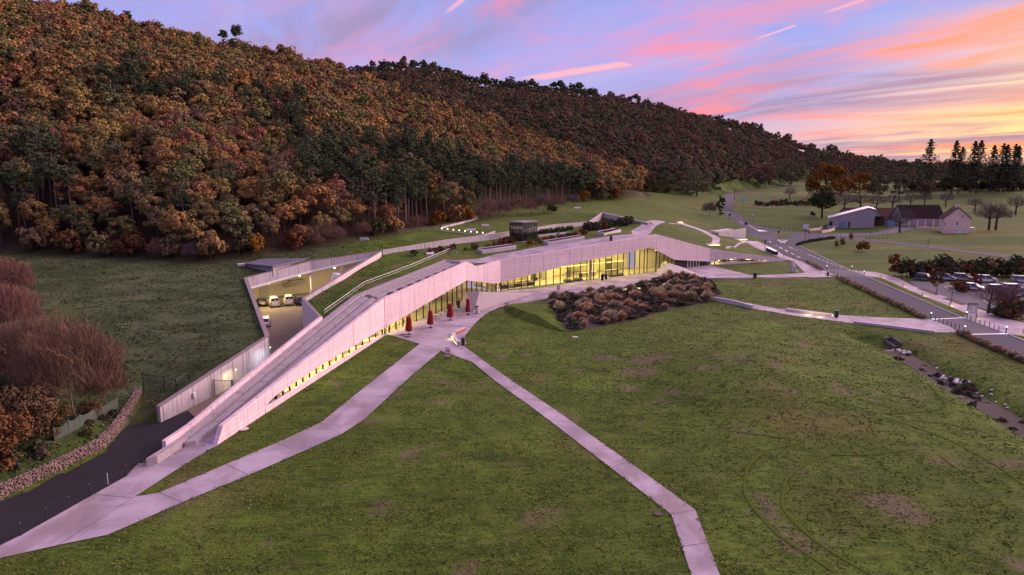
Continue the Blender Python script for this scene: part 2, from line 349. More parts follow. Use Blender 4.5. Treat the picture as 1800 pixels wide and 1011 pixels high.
def m_pave(t):
    p = wpos(t); b = (.315, .28, .32); n = t.noise(p, .22, 6, .62, .5); n2 = t.noise(p, 5., 5, .65); n3 = t.noise(t.vm('MULTIPLY', p, (.5, .18, 1)), .5, 5, .6, .6); n4 = t.noise(p, 30., 3, .6)
    c = t.mix(t.mr(n, .34, .66), tuple(v * .60 for v in b), tuple(v * 1.18 for v in b)); c = t.mix(t.m('MULTIPLY', t.mr(n3, .50, .66), .65), c, (.17, .125, .125)); c = t.mix(t.m('MULTIPLY', t.mr(n2, .5, .75), .45), c, (.20, .17, .175)); c = t.mix(t.m('MULTIPLY', n4, .25), c, (.45, .40, .40))
    return pbsdf(t, c, .8, t.bump(n2, .4, .02), spec=.25)
PAVE = mat('paving_concrete', m_pave)
DARKCON = mat('dark_concrete', m_conc((.20, .19, .20), .3))
def m_asph(base):
    def f(t):
        p = wpos(t); n = t.noise(p, .15, 5, .6); n2 = t.noise(p, 14., 4, .7); n3 = t.noise(t.vm('MULTIPLY', p, (1.2, .08, 1)), .9, 4, .5)
        c = t.mix(n, tuple(v * .75 for v in base), tuple(v * 1.25 for v in base)); c = t.mix(t.m('MULTIPLY', n2, .35), c, tuple(v * 1.7 for v in base))
        c = t.mix(t.m('MULTIPLY', t.mr(n3, .5, .7), .35), c, tuple(v * .55 for v in base))
        return pbsdf(t, c, .85, t.bump(n2, .3, .01), spec=.12)
    return f
ASPH = mat('asphalt', m_asph((.036, .040, .060))); ASPHD = mat('dark_asphalt', m_asph((.022, .022, .025))); ASPHL = mat('worn_asphalt', m_asph((.078, .078, .096)))
LINE = plain('road_paint', (.72, .72, .70), .6, 0, .15, 5)
KERB = plain('kerb_stone', (.42, .40, .38), .8)
SOIL = plain('planting_soil', (.045, .033, .026), .95, 0, .5, 2)
FLOORC = plain('courtyard_floor', (.17, .14, .10), .8, 0, .3, .5)
STEEL = plain('galvanised_steel', (.42, .43, .45), .45, .7); DSTEEL = plain('dark_steel', (.035, .036, .04), .5, .4); GREENM = plain('green_metal', (.018, .04, .03), .5, .2)
BLACK = plain('black_plastic', (.02, .02, .022), .6); WHITEP = plain('white_paint', (.70, .70, .70), .4); RUBBER = plain('rubber', (.018, .018, .018), .8)
RED = plain('red_canvas', (.20, .010, .014), .85, 0, .35, 6); REDP = plain('red_paint', (.55, .05, .03), .5); ORANGE = plain('corten_orange', (.42, .12, .05), .7)
WOODD = plain('old_wood', (.08, .055, .04), .85); BARK = plain('bark', (.060, .042, .034), .9, 0, .4, 8); PALEBARK = plain('pale_bark', (.145, .10, .085), .9, 0, .4, 8)
def glassmat(name, tint, refl=.16, opac=.0, dark=(.02, .025, .03)):
    def f(t):
        tr = t.new('ShaderNodeBsdfTransparent'); t.put(tr.inputs[0], tint); gl = t.new('ShaderNodeBsdfGlossy'); gl.inputs['Roughness'].default_value = .04
        fr = t.new('ShaderNodeFresnel'); fr.inputs[0].default_value = 1.5
        mx = t.new('ShaderNodeMixShader'); t.put(mx.inputs[0], t.m('ADD', t.m('MULTIPLY', fr.outputs[0], .9), refl - .04)); t.l.new(tr.outputs[0], mx.inputs[1]); t.l.new(gl.outputs[0], mx.inputs[2])
        if not opac: return mx.outputs[0]
        d = t.new('ShaderNodeBsdfDiffuse'); t.put(d.inputs[0], dark); m2 = t.new('ShaderNodeMixShader'); m2.inputs[0].default_value = opac
        t.l.new(mx.outputs[0], m2.inputs[1]); t.l.new(d.outputs[0], m2.inputs[2]); return m2.outputs[0]
    return mat(name, f)
GLASS = glassmat('window_glass', (.90, .93, .88), .07); BOXGLASS = glassmat('lift_glass', (.45, .52, .50), .22); DGLASS = glassmat('dark_glass', (.2, .25, .28), .12, .5)
def leafmat(name, stops, hue=0.):
    def f(t):
        oi = t.new('ShaderNodeObjectInfo').outputs['Random']; rp = t.new('ShaderNodeNewGeometry').outputs['Random Per Island']
        n = t.noise(wpos(t), .02, 3, .5)
        k = t.m('FRACT', t.m('ADD', oi, t.m('MULTIPLY', n, .5)))
        c = t.ramp(k, stops); c = t.mix(t.m('MULTIPLY', rp, .75), t.scale(c, .5), t.scale(c, 1.55))
        b = t.new('ShaderNodeBsdfDiffuse'); t.put(b.inputs[0], c); return b.outputs[0]
    return mat(name, f)
AUT = leafmat('autumn_leaves', [(0., (0.265, 0.139, 0.065)), (.10, (0.172, 0.176, 0.059)), (.20, (0.312, 0.188, 0.072)), (.30, (0.125, 0.151, 0.055)), (.40, (0.239, 0.118, 0.074)), (.50, (0.309, 0.242, 0.076)), (.60, (0.203, 0.138, 0.088)), (.70, (0.159, 0.161, 0.062)), (.80, (0.395, 0.227, 0.076)), (.88, (0.284, 0.134, 0.085)), (.94, (0.191, 0.184, 0.077)), (1., (0.333, 0.208, 0.079))])
AUTF = leafmat('far_autumn_leaves', [(0., (0.186, 0.116, 0.073)), (.2, (0.121, 0.141, 0.072)), (.4, (0.209, 0.133, 0.066)), (.6, (0.109, 0.131, 0.067)), (.8, (0.190, 0.109, 0.083)), (1., (0.156, 0.146, 0.070))])  # duller kinds for the far hill, its shade put into the colour as well
PINEL = leafmat('pine_needles', [(0., (0.065, 0.098, 0.048)), (.4, (0.083, 0.107, 0.050)), (.7, (0.076, 0.090, 0.048)), (1., (0.103, 0.118, 0.063))])
SHRUBL = leafmat('shrub_leaves', [(0., (0.065, 0.075, 0.029)), (.35, (0.098, 0.078, 0.029)), (.65, (0.143, 0.072, 0.033)), (1., (0.072, 0.058, 0.029))])
BRNL = leafmat('dull_brown_leaves', [(0., (.120, .075, .045)), (.4, (.095, .078, .036)), (.7, (.135, .070, .042)), (1., (.085, .062, .046))])
GREENL = leafmat('green_leaves', [(0., (0.036, 0.059, 0.022)), (.5, (0.056, 0.073, 0.028)), (1., (0.050, 0.050, 0.025))])
REDL = leafmat('red_leaves', [(0., (.20, .050, .030)), (.5, (.16, .060, .025)), (1., (.13, .050, .045))])
GOLD = leafmat('gold_leaves', [(0., (.22, .11, .018)), (.5, (.18, .085, .018)), (1., (.24, .10, .022))])
TWIG = leafmat('red_twigs', [(0., (.21, .115, .095)), (.5, (.19, .115, .085)), (1., (.17, .115, .07))])
GTWIG = leafmat('grey_twigs', [(0., (0.187, 0.136, 0.133)), (.5, (0.145, 0.109, 0.102)), (1., (0.204, 0.136, 0.105))])
PLUME = leafmat('grass_plumes', [(0., (0.536, 0.439, 0.278)), (.2, (0.529, 0.333, 0.186)), (.4, (0.417, 0.365, 0.235)), (.6, (0.283, 0.238, 0.177)), (.8, (0.566, 0.493, 0.311)), (1., (0.328, 0.342, 0.166))])
HEATH = leafmat('heather', [(0., (0.102, 0.079, 0.061)), (.25, (0.068, 0.063, 0.042)), (.5, (0.063, 0.087, 0.039)), (.7, (0.116, 0.085, 0.061)), (.85, (0.049, 0.050, 0.036)), (1., (0.096, 0.099, 0.053))])
BLADE = leafmat('grass_blades', [(0., (.050, .066, .016)), (.5, (.07, .085, .022)), (1., (.05, .06, .018))])

# ------------------------------------------------------------------ object helpers
def link(o, parent=None):
    COL.objects.link(o)
    if parent is not None: o.parent = parent
    return o
def mesh(name, v, f, m=None, parent=None, smooth=False, loc=None):
    me = bpy.data.meshes.new(name); me.from_pydata([tuple(q) for q in v], [], f); me.update()
    if smooth: me.polygons.foreach_set('use_smooth', [True] * len(me.polygons))
    if m: me.materials.append(m)
    o = bpy.data.objects.new(name, me); link(o, parent)
    if loc is not None: o.location = loc
    return o
def tag(o, label=None, cat=None, group=None, kind=None):
    for k, v in (('label', label), ('category', cat), ('group', group), ('kind', kind)):
        if v: o[k] = v
    return o
def thing(name, label, cat, loc=(0, 0, 0), rz=0., group=None):
    o = bpy.data.objects.new(name, None); link(o); o.location = loc; o.rotation_euler = (0, 0, rz); o.empty_display_size = .2
    return tag(o, label, cat, group)
class MB:
    def __init__(s): s.v = []; s.f = []
    def add(s, v, f):
        b = len(s.v); s.v += [tuple(q) for q in v]; s.f += [tuple(i + b for i in q) for q in f]; return s
    def box(s, c, d, rz=0., taper=1.):
        cx, cy_, cz = c; a, b, h = d[0] / 2, d[1] / 2, d[2] / 2; C_, S_ = math.cos(rz), math.sin(rz); v = []
        for k, tz in ((-h, 1), (h, taper)):
            for sx, sy in ((-1, -1), (1, -1), (1, 1), (-1, 1)):
                x, y = sx * a * tz, sy * b * tz; v.append((cx + x * C_ - y * S_, cy_ + x * S_ + y * C_, cz + k))
        return s.add(v, [(3, 2, 1, 0), (4, 5, 6, 7), (0, 1, 5, 4), (1, 2, 6, 5), (2, 3, 7, 6), (3, 0, 4, 7)])
    def tube(s, pts, r, n=6, caps=True):
        pts = [Vector(p) for p in pts]; rs = r if hasattr(r, '__len__') else [r] * len(pts); v = []
        for i, p in enumerate(pts):
            d = (pts[min(i + 1, len(pts) - 1)] - pts[max(i - 1, 0)]).normalized()
            a = d.cross(Vector((0, 0, 1)) if abs(d.z) < .9 else Vector((1, 0, 0))).normalized(); b = d.cross(a)
            v += [p + (a * math.cos(2 * PI * k / n) + b * math.sin(2 * PI * k / n)) * rs[i] for k in range(n)]
        f = [(i * n + k, i * n + (k + 1) % n, (i + 1) * n + (k + 1) % n, (i + 1) * n + k) for i in range(len(pts) - 1) for k in range(n)]
        if caps: f += [tuple(range(n))[::-1], tuple((len(pts) - 1) * n + k for k in range(n))]
        return s.add(v, f)
    def lathe(s, prof, n=12, c=(0, 0, 0), wob=None):
        v = [(c[0] + r * (wob(k, z) if wob else 1) * math.cos(2 * PI * k / n), c[1] + r * (wob(k, z) if wob else 1) * math.sin(2 * PI * k / n), c[2] + z) for r, z in prof for k in range(n)]
        f = [(i * n + k, i * n + (k + 1) % n, (i + 1) * n + (k + 1) % n, (i + 1) * n + k) for i in range(len(prof) - 1) for k in range(n)]
        return s.add(v, f + [tuple(range(n))[::-1], tuple((len(prof) - 1) * n + k for k in range(n))])
    def prism(s, poly, z0, z1):
        """poly: xy corners (ccw); z0/z1 numbers or per-corner lists"""
        n = len(poly); a = z0 if hasattr(z0, '__len__') else [z0] * n; b = z1 if hasattr(z1, '__len__') else [z1] * n
        v = [(p[0], p[1], a[i]) for i, p in enumerate(poly)] + [(p[0], p[1], b[i]) for i, p in enumerate(poly)]
        return s.add(v, [tuple(range(n))[::-1], tuple(range(n, 2 * n))] + [(i, (i + 1) % n, n + (i + 1) % n, n + i) for i in range(n)])
    def build(s, name, m=None, parent=None, smooth=False): return mesh(name, s.v, s.f, m, parent, smooth)
def fixn(o):
    bm = bmesh.new(); bm.from_mesh(o.data); bmesh.ops.recalc_face_normals(bm, faces=bm.faces); bm.to_mesh(o.data); bm.free(); return o
def box(name, c, d, m, parent=None, rz=0., taper=1.): return MB().box(c, d, rz, taper).build(name, m, parent)
def wallseg(name, A, B, zb, zt, th, m, parent=None, side=0.):
    """vertical wall A->B; zb, zt pairs; thickness to the left of A->B when side=1, right when -1, centred 0"""
    A, B = Vector(A[:2]), Vector(B[:2]); n = off(A, B, th); a0 = n * (-.5 + side * .5); a1 = n * (.5 + side * .5)
    q = [A + a0, B + a0, B + a1, A + a1]
    return fixn(MB().prism([(p.x, p.y) for p in q], [zb[0], zb[1], zb[1], zb[0]], [zt[0], zt[1], zt[1], zt[0]]).build(name, m, parent))
def copy_tree(o, parent=None):
    c = o.copy(); link(c); c.parent = parent
    for ch in list(o.children): copy_tree(ch, c)
    return c

# ------------------------------------------------------------------ ground sheet
HOLE1 = [W1, W2, W3, W4, C2, C1, C0, L2, L3] + Fback[2:] + [Fv[6], Fv[5], Fv[4], Fv[3], Fv[2], Fv[1], Fv[0], L1]
_bo, _bi = offline(BW, .35), offline(BW, -.35)
HOLE2 = _bo[:-1] + [BW[-1]] + _bi[:-1][::-1]
def strip(a, b, w): o_ = off(a, b, w); return [a + o_, b + o_, b - o_, a - o_]
HOLE3, HOLE4 = strip(TRW[0], TRW[1], .3), strip(TRW[1] + (TRW[2] - TRW[1]).normalized() * .5, TRW[2], .3)
def tri_poly(points, edges):
    v, e, f, *_ = delaunay_2d_cdt([Vector(p) for p in points], edges, [], 0, 1e-4); return v, f
def subdiv(poly, step, closed=True):
    r = []
    for i in range(len(poly) if closed else len(poly) - 1):
        a, b = Vector(poly[i]), Vector(poly[(i + 1) % len(poly)]); n = max(1, int((b - a).length / step)); r += [a + (b - a) * k / n for k in range(n)]
    if not closed: r.append(Vector(poly[-1]))
    return r
def zone_attr(me, cols):
    at = me.color_attributes.new('zone', 'FLOAT_COLOR', 'POINT'); at.data.foreach_set('color', np.ascontiguousarray(cols, dtype=np.float32).ravel())
def zones(x, y):
    _, t1 = hillz(x, y, foot1, ridge1); _, t2 = hillz(x, y, foot2, ridge2); u = x / np.maximum(y, 1)
    fr = inpoly(x, y, FRONT)
    zg = np.clip(np.maximum(np.clip((t1 + .025) * 30, 0, 1) * (u < .2), np.clip(t2 * 60, 0, 1)), 0, 1) * ~fr
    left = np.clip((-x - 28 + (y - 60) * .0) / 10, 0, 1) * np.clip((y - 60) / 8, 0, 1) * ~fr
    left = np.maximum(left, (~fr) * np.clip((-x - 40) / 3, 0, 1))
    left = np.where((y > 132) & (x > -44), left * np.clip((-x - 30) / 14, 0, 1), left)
    field = np.clip((y - 208) / 20, 0, 1) * np.clip((u - .2) * 12, 0, 1)
    field = np.maximum(field, np.clip((x - 90) / 8, 0, 1) * np.clip((y - 150) / 10, 0, 1) * .75)
    field = np.maximum(field, np.clip((y - 165) / 40, 0, 1) * .35 * (x > -20))
    return np.stack([left, zg, field, np.ones_like(zg)], 1)
def build_ground():
    ys = [16.]
    while ys[-1] < 4200: ys.append(ys[-1] * (1.017 if ys[-1] < 420 else 1.035))
    us = np.linspace(-1.15, 1.15, 250)
    X = []; Yl = []
    for i, yy in enumerate(ys):
        sh = .5 * (us[1] - us[0]) * (i % 2); X.append((us + sh) * yy); Yl.append(np.full(len(us), yy))
    X = np.concatenate(X); Y = np.concatenate(Yl)
    pts = []; edges = []
    for hole in (HOLE1, HOLE2, HOLE3, HOLE4):
        s = subdiv(hole, 1.6); b = len(pts); pts += s; edges += [(b + i, b + (i + 1) % len(s)) for i in range(len(s))]
    for hole in (HOLE1, HOLE2, HOLE3, HOLE4): 
        k = inpoly(X, Y, hole); X, Y = X[~k], Y[~k]
        d = segdist(X, Y, list(hole) + [hole[0]]) ; k = d < .45; X, Y = X[~k], Y[~k]
    pts += [Vector((a, b)) for a, b in zip(X, Y)]
    v, f = tri_poly(pts, edges)
    vx = np.array([q.x for q in v]); vy = np.array([q.y for q in v])
    fa = np.array(f); cx = vx[fa].mean(1); cyy = vy[fa].mean(1)
    keep = ~inpoly(cx, cyy, HOLE1) & ~inpoly(cx, cyy, HOLE2) & ~inpoly(cx, cyy, HOLE3) & ~inpoly(cx, cyy, HOLE4)
    z = hh(vx, vy)
    # far hills beyond the valley
    z = z + np.clip((vy - 1500) / 1500, 0, 1) * 22 * (1 + .5 * np.sin(vx * .0035 + 1))
    o = mesh('ground', np.stack([vx, vy, z], 1).tolist(), fa[keep].tolist(), GRASS, smooth=True)
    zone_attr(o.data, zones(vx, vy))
    return tag(o, 'green lawn and meadow ground', None, None, 'structure')
build_ground()
def to_world(pp): return [PT(*q).xy if not isinstance(q, Vector) else q for q in pp]
def drape(name, pp, eps, m, parent=None, step=2.5, world=False, kind='structure', flat=None, zone=None):
    poly = [Vector(q[:2]) for q in pp] if world else to_world(pp)
    b = subdiv(poly, step); xs = [p.x for p in b]; ys = [p.y for p in b]
    gx, gy = np.meshgrid(np.arange(min(xs), max(xs), step), np.arange(min(ys), max(ys), step)); gx, gy = gx.ravel(), gy.ravel()
    k = inpoly(gx, gy, b) & (segdist(gx, gy, b + [b[0]]) > step * .4)
    pts = b + [Vector((q, w)) for q, w in zip(gx[k], gy[k])]
    v, f = tri_poly(pts, [(i, (i + 1) % len(b)) for i in range(len(b))])
    vx = np.array([q.x for q in v]); vy = np.array([q.y for q in v]); fa = np.array(f)
    keep = inpoly(vx[fa].mean(1), vy[fa].mean(1), b); z = (hh(vx, vy) if flat is None else np.full(len(vx), flat)) + eps
    o = mesh(name, np.stack([vx, vy, z], 1).tolist(), fa[keep].tolist(), m, parent, smooth=True)
    if zone is not None: zone_attr(o.data, np.tile(np.array(zone, float), (len(vx), 1)))
    if parent is None: tag(o, kind=kind)
    return o
def ribbon(name, pts, w, eps, m, parent=None, kind='structure', step=1.5):
    """flat strip of width w along world xy points"""
    c = subdiv([Vector(p[:2]) for p in pts], step, False); l = offline(c, w / 2); r = offline(c, -w / 2); v = []
    xy = [q for ab in zip(l, r) for q in ab]; zz = hh([q.x for q in xy], [q.y for q in xy]) + eps
    o = mesh(name, [(q.x, q.y, z) for q, z in zip(xy, zz)], [(2 * i + 1, 2 * i + 3, 2 * i + 2, 2 * i) for i in range(len(c) - 1)], m, parent)
    if parent is None and kind: tag(o, kind=kind)
    return o
def strip_wall(name, pts, w, hgt, m, parent=None, base=-.3, step=1.5, zs=None):
    """low wall / kerb of constant height following the ground"""
    c = subdiv([Vector(p[:2]) for p in pts], step, False); l = offline(c, w / 2); r = offline(c, -w / 2); n = len(c); v = []
    for i in range(n):
        t = i / max(1, n - 1); hv = hgt if not hasattr(hgt, '__len__') else hgt[0] + (hgt[1] - hgt[0]) * t
        z = h1(c[i].x, c[i].y)
        v += [(l[i].x, l[i].y, z + base), (l[i].x, l[i].y, z + hv), (r[i].x, r[i].y, z + hv), (r[i].x, r[i].y, z + base)]
    f = [(4 * i + k, 4 * i + (k + 1) % 4, 4 * i + 4 + (k + 1) % 4, 4 * i + 4 + k) for i in range(n - 1) for k in range(4)]
    return fixn(mesh(name, v, f + [(0, 3, 2, 1), (4 * n - 4, 4 * n - 3, 4 * n - 2, 4 * n - 1)], m, parent))

# ------------------------------------------------------------------ roads, paths, paving
drape('service_road', [(-150, 1010), (-150, 935), (0, 882), (60, 855), (120, 825), (180, 795), (208, 768), (225, 748), (283, 743), P(330, 722).xy, Vector((-33.4, 70)), Vector((-34.6, 60.5)), (222, 838), (37, 942), (0, 960), (-40, 975)], .03, ASPHD)
CY = [W1 + Vector((.2, -.2)), W2, W3, W4, C2, C1, C0, Vector((-33.2, 68)), Vector((-34.6, 60.6))]
drape('forest_track', [(225, 748), (242, 708), (252, 690), (292, 690), (300, 712), (285, 742)], .035, GRASS, zone=(.6, .25, 0, 1))
APRON = [(-60, 982), (0, 960), (37, 942), (222, 838), (237, 822), (244, 815), (262, 815), (300, 800), (340, 786), (382, 784), (370, 790), (300, 833), (237, 874), (200, 905), (103, 959), (0, 982), (-60, 995)]
drape('stair_apron_paving', APRON, .05, PAVE)
drape('lawn_path', [(237, 874), (280, 867), (397, 817), (487, 779), (563, 744), (600, 714), (655, 670), (738, 605), (775, 617), (713, 670), (640, 738), (600, 764), (437, 836), (320, 884), (190, 941), (103, 959), (200, 905)], .054, PAVE)
drape('lawn_path', [(775, 617), (800, 604), (817, 610), (847, 632), (903, 672), (1000, 738), (1105, 812), (1222, 897), (1265, 1011), (1285, 1060), (1232, 1060), (1215, 1011), (1180, 905), (1075, 824), (873, 672), (830, 637), (790, 622)], .050, PAVE)
PLZ = [(680, 588), (690, 580), (806, 530), (820, 528), (866, 513), (935, 508), (1140, 478), (1160, 474), (1190, 464), (1240, 464), (1254, 468), (1324, 485), (1341, 484), (1415, 480), (1447, 481), (1465, 487), (1240, 488.6), (1164, 487), (1108, 503.6), (1080, 508), (986, 519), (958, 526), (880, 540), (860, 549), (842, 562), (826, 580), (817, 592), (820, 606), (800, 606), (776, 617), (738, 605)]
drape('plaza_paving', [P(*q).xy for q in PLZ], .058, PAVE, world=True, flat=0.)
# joints of the poured slabs
jm = plain('slab_joint', (.12, .10, .10), .9)
for a, b in [((280, 867), (320, 884)), ((397, 817), (437, 836)), ((487, 779), (527, 797)), ((563, 744), (600, 764)), ((103, 959), (237, 874)), ((163, 870), (232, 876)), ((738, 605), (776, 617)), ((847, 632), (830, 637)), ((903, 672), (873, 672)),
             ((1222, 897), (1180, 905)), ((1243, 955), (1199, 962)), ((655, 670), (713, 670)), ((950, 706), (915, 704)), ((1105, 812), (1075, 824))]:
    ribbon('slab_joint', [P(*a).xy, P(*b).xy], .05, .064, jm)
for q in [((700, 590), (812, 588)), ((760, 560), (845, 560)), ((800, 545), (858, 549)), ((935, 519), (1075, 508)), ((1010, 508), (1120, 499)), ((1060, 500), (1140, 493))]:
    ribbon('slab_joint', [P(*q[0]).xy, P(*q[1]).xy], .05, .066, jm)
PATH2 = [(1253, 526), (1320, 534), (1367, 543), (1467, 554), (1560, 559), (1637, 561), (1660, 570), (1690, 585), (1643, 585), (1490, 568), (1400, 556), (1323, 543), (1263, 531)]
drape('garden_path', [P(*q).xy for q in PATH2], .055, PAVE, world=True)
# main road
RL = [(1900, 672), (1800, 630), (1701, 587), (1632, 560), (1560, 530), (1500, 499), (1471, 486), (1440, 472), (1410, 459), (1379, 448), (1347, 429), (1338, 421), (1312, 414), (1319, 408), (1311, 403), (1292, 391), (1280, 384), (1271, 373), (1270, 360), (1273, 345), (1279, 337), (1291, 332), (1334, 327), (1419, 321.5)]
RR = [(1419, 324.5), (1334, 331), (1296, 341), (1287, 353), (1290, 368), (1312, 388), (1341, 400), (1379, 407), (1412, 408.4), (1480, 413.5), (1503, 417), (1529, 421), (1613, 430), (1760, 448), (1850, 456), (1850, 461), (1760, 452), (1613, 434), (1529, 424.5), (1503, 421.5), (1480, 419.5), (1421, 421.5), (1401, 428), (1402, 432), (1430, 446), (1493, 475), (1525, 487), (1560, 504.5), (1611, 525), (1693, 559), (1772, 588), (1800, 601), (1900, 640)]
drape('main_road', RL + RR, .06, ASPH, step=3.5)
drape('road_crossing', [(1471, 486), (1440, 472.5), (1493, 475.5), (1525, 487)], .075, ASPHL)
drape('road_crossing', [(1637, 562), (1693, 559.3), (1772, 588), (1706, 589)], .075, ASPHL)
drape('footway', [(1395, 460), (1415, 480), (1447, 481), (1471, 486), (1440, 472), (1408, 459.5), (1378, 449), (1346, 431), (1334, 424), (1312, 423), (1308, 425), (1335, 439), (1362, 450), (1380, 456)], .07, PAVE)
drape('footway', [(1493, 475), (1540, 479), (1549, 481), (1580, 490), (1609, 505), (1653, 519), (1699, 536), (1730, 547), (1765, 560), (1800, 568), (1900, 590), (1900, 620), (1800, 592), (1770, 587), (1693, 559), (1700, 552), (1660, 535), (1620, 520), (1585, 505), (1549, 489), (1525, 486.5)], .07, PAVE)
drape('car_park', [(1598, 494), (1640, 496), (1700, 497), (1800, 494), (1900, 494), (1950, 560), (1850, 570), (1757, 551), (1699, 536), (1653, 519), (1609, 505)], .062, ASPHL)
drape('roadside_verge', [(1549, 489), (1585, 505), (1620, 520), (1660, 535), (1700, 552), (1693, 558), (1611, 523.5), (1560, 503), (1526, 487.4)], .09, GRASS)
drape('roadside_verge', [(1312, 414), (1330, 418), (1345, 427.5), (1341, 428.5), (1330, 424), (1313, 422)], .09, GRASS)
drape('hill_path', [(1195, 394), (1203, 393), (1224, 400), (1255, 412), (1266, 420), (1262, 432), (1248, 433), (1252, 424), (1252, 418), (1235, 408)], .06, PAVE)
drape('hill_path', [(1275, 436), (1297, 428), (1312, 423), (1316, 426), (1300, 430), (1280, 438)], .06, PAVE)
drape('farm_drive', [(1466, 408), (1480, 411), (1530, 410), (1562, 405), (1575, 399), (1610, 400), (1600, 404), (1570, 411), (1530, 414), (1480, 415)], .05, ASPHL)
isl = thing('roundabout_island', 'grassy oval island in the middle of the road junction', 'traffic island')
drape('kerb', [(1377 + 22 * math.cos(a * PI / 10), 413.6 + 4.6 * math.sin(a * PI / 10)) for a in range(20)], .16, ASPHL, isl)
drape('grass_top', [(1379 + 18.5 * math.cos(a * PI / 10), 413.6 + 3.7 * math.sin(a * PI / 10)) for a in range(20)], .22, GRASS, isl)
# painted markings
def mark(pp, w=.16): ribbon('road_marking', [PT(*q).xy for q in pp], w, .085, LINE)
for i, (a, b) in enumerate([((1352, 424.5), (1356, 427)), ((1361, 430), (1365, 432)), ((1370, 435), (1375, 437.5)), ((1380, 440), (1385, 443)), ((1390.5, 445.5), (1396, 448)), ((1401, 451), (1407, 453.5))]): mark([a, b], .35)
for i in range(12):
    f = i / 12.; mark([(1391 + f * 92, 436 + f * 36.5), (1391 + (f + .045) * 92, 436 + (f + .045) * 36.5)], .22)
mark([(1368, 423), (1391, 436)], .2); mark([(1281, 372), (1285, 378)], .2); mark([(1300, 389), (1306, 393)], .2); mark([(1316, 396), (1334, 406.5)], .22)
drape('splitter_marking', [(1366, 422), (1384, 423.3), (1379.5, 427.5)], .088, LINE); drape('splitter_marking', [(1331, 404), (1350, 406.8), (1334, 407)], .088, LINE)
mark([(1638, 562), (1692, 559.3)], .4); mark([(1708, 588.6), (1770, 587.4)], .5)
for a, b in [((1400, 430), (1493, 475.5)), ((1526, 488), (1692, 559.4)), ((1773, 589), (1900, 640))]:
    n = 26
    k = thing('kerb_line', 'pale stone kerb along the far side of the road ' + ('before the first crossing' if a[0] == 1400 else 'between the two crossings' if a[0] == 1526 else 'beyond the second crossing'), 'kerb')
    q = [PT(a[0] + (b[0] - a[0]) * i / n, a[1] + (b[1] - a[1]) * i / n) for i in range(n + 1)]
    for i in range(n): strip_wall('kerb_stone', [q[i].xy, (q[i] + (q[i + 1] - q[i]) * .96).xy], .22, .17, KERB, k, step=9)
# tyre tracks and worn turf
TR = leafmat('flattened_grass', [(0., (.072, .104, .020)), (.5, (.088, .116, .026)), (1., (.064, .092, .018))])
TRD = leafmat('worn_turf', [(0., (.15, .10, .075)), (1., (.12, .085, .06))])
def smooth_px(pp, n=6):
    q = [Vector(p) for p in pp]; r = []
    for i in range(len(q) - 1):
        a, b, c, d = q[max(i - 1, 0)], q[i], q[i + 1], q[min(i + 2, len(q) - 1)]
        for k in range(n):
            t = k / n; r.append(.5 * ((2 * b) + (c - a) * t + (2 * a - 5 * b + 4 * c - d) * t * t + (3 * b - a - 3 * c + d) * t ** 3))
    return r + [q[-1]]
for pp, w in [([(1412, 778), (1350, 793), (1318, 818), (1309, 850), (1313, 875), (1335, 905), (1368, 940), (1420, 975), (1470, 1008)], .36), ([(1465, 799), (1420, 815), (1385, 840), (1376, 875), (1381, 900), (1420, 940), (1470, 975), (1530, 1010)], .34),
              ([(1280, 757), (1330, 764), (1410, 775)], .25), ([(1460, 800), (1530, 800), (1610, 790)], .22), ([(1560, 735), (1660, 770), (1740, 812), (1800, 852)], .34), ([(1600, 738), (1700, 752), (1745, 766)], .25),
              ([(1630, 674), (1650, 695), (1662, 712), (1640, 722), (1560, 728)], .3), ([(1650, 800), (1680, 822), (1720, 850)], .2), ([(1062, 690), (1058, 715), (1090, 730), (1140, 728)], .22), ([(1700, 915), (1712, 895), (1760, 880)], .22)]:
    ribbon('tyre_track', [PT(*q).xy for q in smooth_px(pp)], w * .75, .045, TR, kind='structure')

# ------------------------------------------------------------------ the museum
MUS = thing('museum_building', 'long low folded concrete museum with lit glass front and grass roof', 'museum', (0, 0, 0))
TOPP = [(392, 748), (676, 524), (820.5, 460), (839, 468.5), (880.4, 457), (1154, 412), (1248, 437), (1280, 442), (1384, 456)]
BASE = [(381, 784), (560, 668), (649, 608), (676, 591)]
BOTP = [(466, 714.5), (483, 697), (560, 645), (672, 579), (820.5, 493), (868, 498.5), (880.4, 496.5), (1020, 461), (1144, 435.5), (1154, 440), (1187, 457), (1248, 460), (1254, 460.5), (1278, 454), (1284, 454), (1384, 460)]
SLB = [(466, 715), (483, 706), (560, 656), (672, 588)]
def ip(pts, x): return float(np.interp(x, [p[0] for p in pts], [p[1] for p in pts]))
def fnorm(px):
    for a, b, i, j in FPX:
        if px <= b or j == 7: break
    d = (Vector(F[j]) - Vector(F[i])).normalized(); return Vector((-d.y, d.x, 0))
def fgr(px, ins, z=.06):
    p = fac(px, 500); n = fnorm(px); return Vector((p.x + n.x * ins, p.y + n.y * ins, z))
